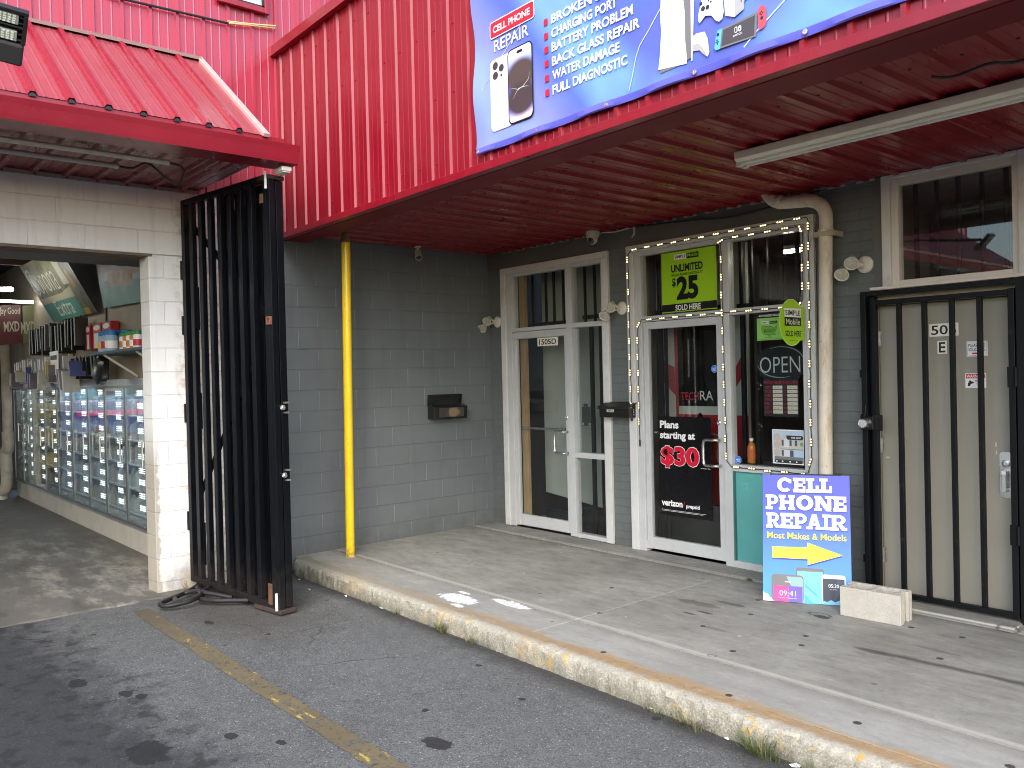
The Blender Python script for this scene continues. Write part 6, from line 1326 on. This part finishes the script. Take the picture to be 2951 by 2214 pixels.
pt_('lettering', solid('cream_letters', (0.55, 0.54, 0.46)), [], [('Corona', .02, .46, .60, .46, -.01, 0), ('Extra', .27, .06, .36, .26, 0, 0)], .004)
pt_('bottle_print', solid('bottle_cream_print', (0.50, 0.46, 0.32)), [[(.70, .50), (.82, .50), (.82, .86), (.76, .95), (.70, .86)]])
pt_('bottle_print', solid('bottle_gold_print', (0.45, 0.26, 0.03)), [[(.72, .86), (.79, .86), (.775, 1.0), (.735, 1.0)], [(.80, .10), (.90, .10), (.90, .0), (.80, .0)], [(.84, .42), (.92, .42), (.90, .7), (.86, .7)]], o=.003)
pt_ = sheet('beer_banner', [(-2.82, CY - .05, 2.50), (-1.20, CY - .05, 2.45), (-1.20, CY - .16, 3.25), (-2.82, CY - .16, 3.25)], mat('dim_collage_print', (0.075, 0.08, 0.10), .45, var=.5, vs=5), 'dark and turquoise beer banner with gold ribbon over the nearest coolers')
pt_('turquoise_band', solid('turquoise_band_print', (0.06, 0.27, 0.27)), [[(0, 0), (1, 0), (1, .28), (.3, .34), (0, .40)]])
pt_('gold_ribbon', solid('gold_ribbon_print', (0.33, 0.20, 0.06)), [[(.22, .28), (.72, .24), (.72, .46), (.22, .46)], [(.66, .36), (1, .40), (1, .56), (.66, .54)]], o=.003)
pt_('lettering', solid('black_beer_letters', (0.012, 0.012, 0.014)), [], [('MO', .50, .58, .44, .36, .02, 0)], .004)
pt_ = sheet('drink_poster', [(-6.72, -3.34, 2.28), (-6.72, -3.20, 2.30), (-6.72, -3.20, 2.84), (-6.72, -3.34, 2.83)], solid('lime_brown_print', (0.11, 0.115, 0.05)), 'green drink poster with pale letters hanging by the far coolers', 'poster')
pt_('lettering', solid('pale_drink_letters', (0.32, 0.32, 0.25)), [], [('MXD', -.2, .25, 1.3, .32, .02, 0)], .006)
pt_ = sheet('drink_poster', [(-6.74, -3.68, 2.25), (-6.74, -3.36, 2.28), (-6.74, -3.36, 2.84), (-6.74, -3.68, 2.83)], solid('maroon_print', (0.06, 0.010, 0.012)), 'maroon drink poster with pale letters behind the white pipe', 'poster')
pt_('lettering', solid('pale_drink_letters', (0, 0, 0)), [], [('MXD', .30, .32, .62, .26, .02, 0), ('Jay Good', .15, .72, .8, .22, .0, 0)], .006)
# lit lamps
LIT = emit('lit_tube', (1.0, 0.97, 0.90), 9.0)
bm = MB(); bm.tube([(-6.40, -3.95, 2.86), (-6.40, -3.26, 2.86)], .02, 10); tag(bm.build('store_tube_lamp', LIT), 'lit tube lamp hanging across the far end of the coolers', 'lamp')
bm = MB(); bm.tube([(-4.5, -3.99, 2.83), (-3.75, -3.99, 2.76)], .028, 10); tag(bm.build('store_tube_lamp', LIT), 'glaring lit tube lamp nearest the store opening', 'lamp')
bm = MB(); bm.tube([(-5.5, -6.5, 3.2), (-3.2, -6.5, 3.2)], .03, 8); tag(bm.build('store_tube_lamp', LIT), 'lit tube lamp deep on the store ceiling, left of the opening edge', 'lamp')
# pipe at the far end
t = thing('drain_pipe', 'cream drain pipe with an elbow at the far end of the cooler bank', 'pipe', (-7.9, -3.36, -.1))
bm = MB(); bm.tube([(-7.78, -3.40, 2.9), (-7.78, -3.40, .95)], .07, 12); bm.tube(spl([(-7.78, -3.40, .95), (-7.80, -3.40, .7), (-7.86, -3.42, .6), (-7.86, -3.42, .15), (-7.92, -3.46, .02), (-8.05, -3.55, -.02)]), .085, 12); bm.build('pipe', mat('grimy_cream_pipe', (0.42, 0.39, 0.32), .6, var=.2, vs=6, extra=dirt(.5, 5.)), t, smooth=True)
bm = MB(); bm.lathe((-8.0, -3.52, -.114), (0, 0, 1), [(.13, 0), (.13, .05), (.09, .08), (.09, .12)], 14); bm.build('foot', WHITEPL, t, smooth=True)
# shelf with bottles and packets
t = thing('wall_shelf', 'dark teal wall shelf with a pale bracket above the coolers', 'shelf', (-1.4, CY - .2, 1.95))
bm = MB(); bm.box(-2.35, -.30, CY - .36, CY - .002, 1.945, 1.972); bm.build('board', solid('dark_teal_board', (0.018, 0.05, 0.06)), t, bevel=.003)
for x in (-1.80, -.75): bm = MB(); bm.bar((x, CY - .33, 1.94), (x, CY - .01, 1.72), .02, .02, (1, 0, 0)); bm.build('bracket', WHITEPL, t)
def bottle(name, x, y, z, r, h, body, cap, band, label, cat, group):
    t = thing(name, label, cat, (x, y, z), group)
    bm = MB(); bm.lathe((x, y, z), (0, 0, 1), [(r * .95, 0), (r, .01), (r, h * .70), (r * .8, h * .78)], 12); bm.build('body', body, t, smooth=True)
    bm = MB(); bm.lathe((x, y, z + h * .78), (0, 0, 1), [(r * .86, 0), (r * .88, h * .20), (r * .6, h * .24)], 12); bm.build('cap', cap, t, smooth=True)
    bm = MB(); bm.lathe((x, y, z), (0, 0, 1), [(r * 1.02, h * .15), (r * 1.02, h * .5)], 12); bm.build('label', band, t, smooth=True)
CB = solid('blue_cap', (0.02, 0.17, 0.45)); CBODY = solid('clear_blue_body', (0.30, 0.45, 0.60)); CG = solid('green_cap', (0.02, 0.20, 0.05)); CO = solid('orange_label', (0.50, 0.20, 0.04)); CW = WHITE; CR = solid('red_label', (0.45, 0.03, 0.05)); CYL = solid('yellow_label', (0.6, 0.45, 0.05))
for i, (x, y) in enumerate(((-1.96, -3.48), (-1.80, -3.49), (-1.66, -3.49), (-1.92, -3.36), (-1.76, -3.37), (-1.60, -3.36))):
    bottle('blue_bottle', x, y, 1.972, .062, .21, CBODY, CB, (CYL, CR, CW)[i % 3], ('blue capped bottle in the front row on the teal shelf with a %s label' % ('yellow', 'red', 'white')[i % 3]) if i < 3 else 'blue capped bottle in the back row on the teal shelf', 'bottle', 'blue capped bottles on the teal shelf')
for i, x in enumerate((-1.38, -1.27, -1.16, -1.05, -.94)):
    bottle('green_bottle', x, -3.45, 1.972, .045, .17, (CW, CO, CW, CO, CW)[i], CG, (CO, CW, CO, CW, CR)[i], ('orange' if i in (1, 3) else 'white') + ' bodied green capped bottle on the teal shelf', 'bottle', 'green capped bottles on the teal shelf')
for i, (x, lab) in enumerate(((-3.42, 'red display box with its side turned, left end above the shelf'), (-3.10, 'red display box with a white oval, middle of three above the shelf'), (-2.72, 'red display box with a white oval, nearest the blue capped bottles'))):
    t = thing('display_box', lab, 'box', (x, CY - .1, 2.06), 'red display boxes on the plywood wall')
    w = .20 if i == 0 else .32; bm = MB(); bm.box(x, x + w, CY - .10, CY - .013, 2.05, 2.33); bm.build('carton', solid('red_carton', (0.40, 0.015, 0.03)), t)
    F_ = front(y=CY - .1005); bm = MB(); F_.disc(bm, x + w / 2, 2.285, w * .40, .03, .001); F_.rect(bm, x + .05, x + w - .05, 2.06, 2.225, .001); bm.build('white_label', WHITE, t)
# packets on hooks
rd = random.Random(12); PKB = solid('black_packet', (0.018, 0.018, 0.02), .25); PKG = solid('grey_packet', (0.08, 0.08, 0.085), .2); PKS = solid('silver_packet', (0.42, 0.42, 0.46), .22); PKW = solid('white_packet', (0.62, 0.62, 0.66), .3)
def packet(x, z, w, h, y, mt, lab, grp, tilt):
    bm = MB(); A_ = Vector((x, y, z)); ux = Vector((math.cos(tilt) * .3, -math.sin(1.2) * .9, 0)).normalized() * w; dz = Vector((math.sin(tilt) * .06, 0, -h))
    bm.obox(A_, ux, dz, Vector((.028, .006, 0))); bm.tube([A_ + ux * .5, A_ + ux * .5 + Vector((.01, 0, .03))], .006, 5)
    tag(bm.build('hanging_packet', mt, bevel=.006), lab, 'packet', grp)
for i in range(16): packet(-5.95 + i * .165 + rd.uniform(-.03, .03), 2.42 + rd.uniform(-.03, .03), .17, .33 + rd.uniform(-.03, .05), CY - .06, PKB if i % 3 else PKG, 'black packet hanging in the upper row above the coolers', 'black packets hanging above the coolers', rd.uniform(-.8, .8))
for i in range(20): packet(-7.05 + i * .155 + rd.uniform(-.03, .03), 2.00 + rd.uniform(-.03, .03), .16, .30 + rd.uniform(-.03, .07), CY - .07, (PKS, PKW, PKS)[i % 3], 'silvery packet hanging in the lower row above the coolers', 'silvery packets hanging above the coolers', rd.uniform(-1, 1))
for i in range(7): packet(-3.75 + i * .17 + rd.uniform(-.03, .03), 1.96, .15, .22 + rd.uniform(-.03, .03), CY - .06, PKB, 'short black packet hanging under the teal shelf', 'black packets hanging under the teal shelf', rd.uniform(-1, 1))
cm = [solid('mixed_packet_%s' % q, c_, .3) for q, c_ in zip('abcde', ((0.30, 0.29, 0.36), (0.10, 0.12, 0.30), (0.50, 0.48, 0.44), (0.16, 0.14, 0.16), (0.38, 0.30, 0.10)))]
for i in range(16): packet(-6.9 + i * .24 + rd.uniform(-.06, .06), 1.86 + rd.uniform(-.06, .10), rd.uniform(.10, .2), rd.uniform(.14, .26), CY - .17, cm[rd.randrange(5)], 'small mixed colour packet hanging in front of the silvery ones', 'mixed packets hanging above the coolers', rd.uniform(-1.2, 1.2))
t = thing('product_card', 'white product card with a dark band hanging among silvery packets', 'card', (-4.3, CY - .3, 1.8)); F_ = front(y=CY - .26)
bm = MB(); F_.board(bm, -4.50, -4.08, 1.78, 2.07, .01, 0); bm.build('card', WHITE, t)
bm = MB(); F_.rect(bm, -4.46, -4.12, 1.965, 2.02, .002); F_.rect(bm, -4.45, -4.36, 1.80, 1.82, .002); bm.build('dark_band', solid('navy_band', (0.01, 0.012, 0.04)), t)
bm = MB(); F_.poly(bm, [(-4.24, 1.97), (-4.18, 1.97), (-4.21, 2.015)], .004); bm.build('red_emblem', CR, t)
bm = MB(); bm.lathe((-2.35, CY - .16, 1.80), (0, -1, .1), [(.0, 0), (.16, .02), (.17, .08), (.10, .12)], 16); tag(bm.build('black_bag', PKB, smooth=True), 'round black bag hanging under the teal shelf', 'bag')
t = thing('yellow_rack', 'rack of yellow packs at the far end of the store beyond the pipe', 'rack', (-8.7, -3.9, 0))
for k in range(4):
    bm = MB(); bm.box(-8.9, -8.5, -3.95, -3.55, .25 + k * .42, .27 + k * .42); bm.build('shelf', DARKIN, t)
    bm = MB(); bm.box(-8.62, -8.52, -3.92, -3.58, .271 + k * .42, .52 + k * .42); bm.build('yellow_pack', solid('yellow_pack_print', (0.35, 0.26, 0.02)), t)

# ------------------------------------------------------------------ what the cooler doors mirror: the lot beyond the store's far side
def van():
    t = thing('parked_van', 'blue and aqua painted van parked beyond the store, mirrored in the cooler doors', 'van', (-18.5, -6.7, -.13))
    def bx(nm, a, mt, **k): bm = MB(); bm.box(*a); bm.build(nm, mt, t, bevel=.06)
    bx('body', (-19.4, -17.6, -9.2, -6.2, .25, 1.25), solid('van_blue', (0.06, 0.10, 0.28), .25))
    bx('upper_body', (-19.35, -17.65, -9.1, -6.3, 1.252, 1.95), solid('van_aqua', (0.14, 0.36, 0.48), .25))
    bx('stripe', (-17.6, -17.58, -9.1, -6.3, .8, .95), solid('van_magenta', (0.5, 0.03, 0.2), .3))
    for y in (-8.9, -8.1, -7.3): bx('window', (-17.648, -17.62, y, y + .5, 1.38, 1.8), solid('van_window', (0.02, 0.025, 0.03), .1))
    for y in (-8.6, -6.9):
        bm = MB(); bm.lathe((-17.75, y, .2), (1, 0, 0), [(.20, 0), (.33, .02), (.33, .18), (.2, .2)], 20); w = bm.build('wheel', RUBBER, t, smooth=True)
        bm = MB(); bm.lathe((-17.55, y, .2), (1, 0, 0), [(.18, 0), (.18, .02), (.05, .03)], 16); bm.build('rim', GALV, w, smooth=True)
van()
def tree(x, y, h, seed, label):
    rd = random.Random(seed); t = thing('leafy_tree', label, 'tree', (x, y, -.13), 'trees beyond the store')
    bm = MB(); top = Vector((x, y, h * .55)); bm.tube([(x, y, -.2), (x + .1, y, h * .3), top], [.22, .17, .10], 8); tips = []
    for i in range(7):
        a = i * .9 + rd.random(); e = top + Vector((math.cos(a) * h * .25, math.sin(a) * h * .25, h * rd.uniform(.05, .32))); bm.tube([top - Vector((0, 0, h * .15)), e], [.08, .03], 6); tips.append(e)
    bm.build('trunk', mat('bark', (0.09, 0.065, 0.045), .9, var=.3), t)
    bm = MB()
    for i in range(2600):
        c = rd.choice(tips) + Vector((rd.gauss(0, 1), rd.gauss(0, 1), rd.gauss(0, .8))) * h * .11; s_ = rd.uniform(.10, .2)
        d1 = Vector((rd.gauss(0, 1), rd.gauss(0, 1), rd.gauss(0, 1))).normalized(); d2 = d1.cross(Vector((rd.random(), rd.random(), rd.random()))).normalized()
        bm.poly([c - d1 * s_, c + d2 * s_ * .5, c + d1 * s_, c - d2 * s_ * .5])
    bm.build('crown', mat('yellow_green_leaves', (0.17, 0.19, 0.03), .6, var=.4, vs=2), t)
tree(-25, -7.2, 7.0, 1, 'yellow green tree behind the parked van'); tree(-27, -10.5, 8.0, 2, 'taller yellow green tree beyond the store lot'); tree(-24, -4.4, 6.0, 3, 'smallest yellow green tree beyond the store lot')

# ================================================================== small growth and litter by the kerb
def tuft(x, y, n, h, seed, label, dry=.2, spread=.06):
    rd = random.Random(seed); bm = MB()
    for i in range(n):
        a = rd.uniform(0, 2 * math.pi); l = h * rd.uniform(.5, 1.1); r_ = rd.uniform(0, spread) * .5; o = Vector((x + math.cos(a) * r_ * 1.6, y + math.sin(a) * r_ * .5, -.132))
        lean = rd.uniform(.2, 1.0); d = Vector((math.cos(a) * lean, math.sin(a) * lean * .6 - .15, 1)).normalized(); s_ = Vector((-math.sin(a), math.cos(a), 0)) * rd.uniform(.0014, .003); m = 1 if rd.random() < dry else 0
        p1 = o + d * l * .55; p2 = p1 + (d + Vector((math.cos(a) * .6, math.sin(a) * .4, -.45))).normalized() * l * .45
        bm.add([o - s_, o + s_, p1 + s_ * .8, p1 - s_ * .8, p2], [(0, 1, 2, 3), (3, 2, 4)], m)
    tag(bm.build('grass_tuft', [mat('weed_green', (0.075, 0.12, 0.025), .6, var=.4, vs=60), mat('weed_straw', (0.20, 0.165, 0.095), .7, var=.3, vs=60)]), label, 'weed', 'weeds growing along the kerb foot')
tuft(2.53, -2.535, 60, .10, 1, 'bright green grass tuft at the kerb left of the cracked joint')
tuft(5.10, -2.575, 110, .13, 2, 'tallest bushy weed at the kerb in the right foreground', .25, .16)
tuft(4.70, -2.555, 90, .09, 3, 'dry brownish weed patch at the kerb left of the tallest weed', .75, .18)
tuft(2.87, -2.535, 26, .07, 4, 'sparse small weed just right of the bright green tuft', .4)
tuft(1.93, -2.525, 22, .06, 5, 'small sparse weed at the kerb below the white paint spill', .4)
tuft(1.53, -2.52, 16, .05, 6, 'tiny pale weed at the kerb nearest the black gate', .7)
tuft(5.40, -2.58, 60, .07, 7, 'low green weed at the kerb near the bottom edge', .2, .14)
tuft(4.47, -2.55, 40, .05, 8, 'low mossy weed beside a white scrap at the kerb', .4, .12)
tuft(0.06, -3.40, 14, .30, 9, 'thin dry weed stalks at the white pier foot', 1.0, .08)
def scrap(name, x, y, z, s_, seed, mt, label, cat):
    rd = random.Random(seed); n = 7
    pts = [Vector((x + s_ * rd.uniform(.6, 1.2) * math.cos(2 * math.pi * i / n), y + s_ * .6 * rd.uniform(.6, 1.2) * math.sin(2 * math.pi * i / n), z + .003 + rd.uniform(0, .012))) for i in range(n)]
    c = Vector((x, y, z + .012)); bm = MB(); bm.add(pts + [c] + [p - Vector((0, 0, .002)) for p in pts], [(i, (i + 1) % n, n) for i in range(n)] + [(n + 1 + i, n + 1 + (i + 1) % n, (i + 1) % n, i) for i in range(n)] + [tuple(range(2 * n, n, -1))])
    tag(bm.build(name, mt), label, cat, 'litter on the ground')
PAP = solid('dirty_paper', (0.66, 0.66, 0.64), .7); LEAF = solid('dead_leaf_brown', (0.10, 0.045, 0.025), .7); YLF = solid('yellow_leaf', (0.55, 0.48, 0.05), .6)
scrap('paper_scrap', .79, -2.645, -.13, .022, 1, PAP, 'white paper scrap on the asphalt right of the black gate', 'litter')
scrap('paper_scrap', 1.20, -2.53, -.13, .014, 2, PAP, 'tiny white scrap at the kerb foot near the black gate', 'litter')
scrap('paper_scrap', 1.73, -2.52, -.13, .022, 3, PAP, 'flattened white scrap at the kerb left of the grass tuft', 'litter')
scrap('paper_scrap', 4.89, -2.55, -.13, .020, 4, PAP, 'white scrap between the two largest weeds', 'litter')
scrap('paper_scrap', 5.26, -2.57, -.13, .030, 5, PAP, 'white scrap at the kerb by the bottom edge', 'litter')
scrap('paper_scrap', 4.41, -2.53, -.13, .016, 6, PAP, 'white scrap beside the low mossy weed', 'litter')
scrap('paper_scrap', 1.52, -1.485, 0.0, .018, 7, PAP, 'white scrap on the sidewalk in front of the grey block wall', 'litter')
scrap('paper_scrap', 1.355, .0, 0.004, .014, 8, PAP, 'white scrap at the sill of the empty shop side light', 'litter')
scrap('paper_scrap', 5.35, -.20, 0.004, .018, 9, PAP, 'white scrap below the lock side of the tan door', 'litter')
scrap('dead_leaf', 3.52, -.31, 0.0, .030, 10, LEAF, 'curled brown dead leaf left of the blue board', 'leaf')
scrap('dead_leaf', 3.50, -.28, 0.0, .020, 11, LEAF, 'smaller dark leaf touching the curled one by the blue board', 'leaf')
scrap('yellow_leaf', .41, -2.55, -.13, .020, 12, YLF, 'small bright yellow leaf at the rounded kerb end', 'leaf')
scrap('dead_leaf', 4.63, -2.56, -.13, .022, 13, LEAF, 'brown leaf lying in the dry weed patch', 'leaf')
scrap('dead_leaf', 2.72, -2.54, -.13, .020, 14, LEAF, 'brown leaf between the grass tuft and the sparse weed', 'leaf')
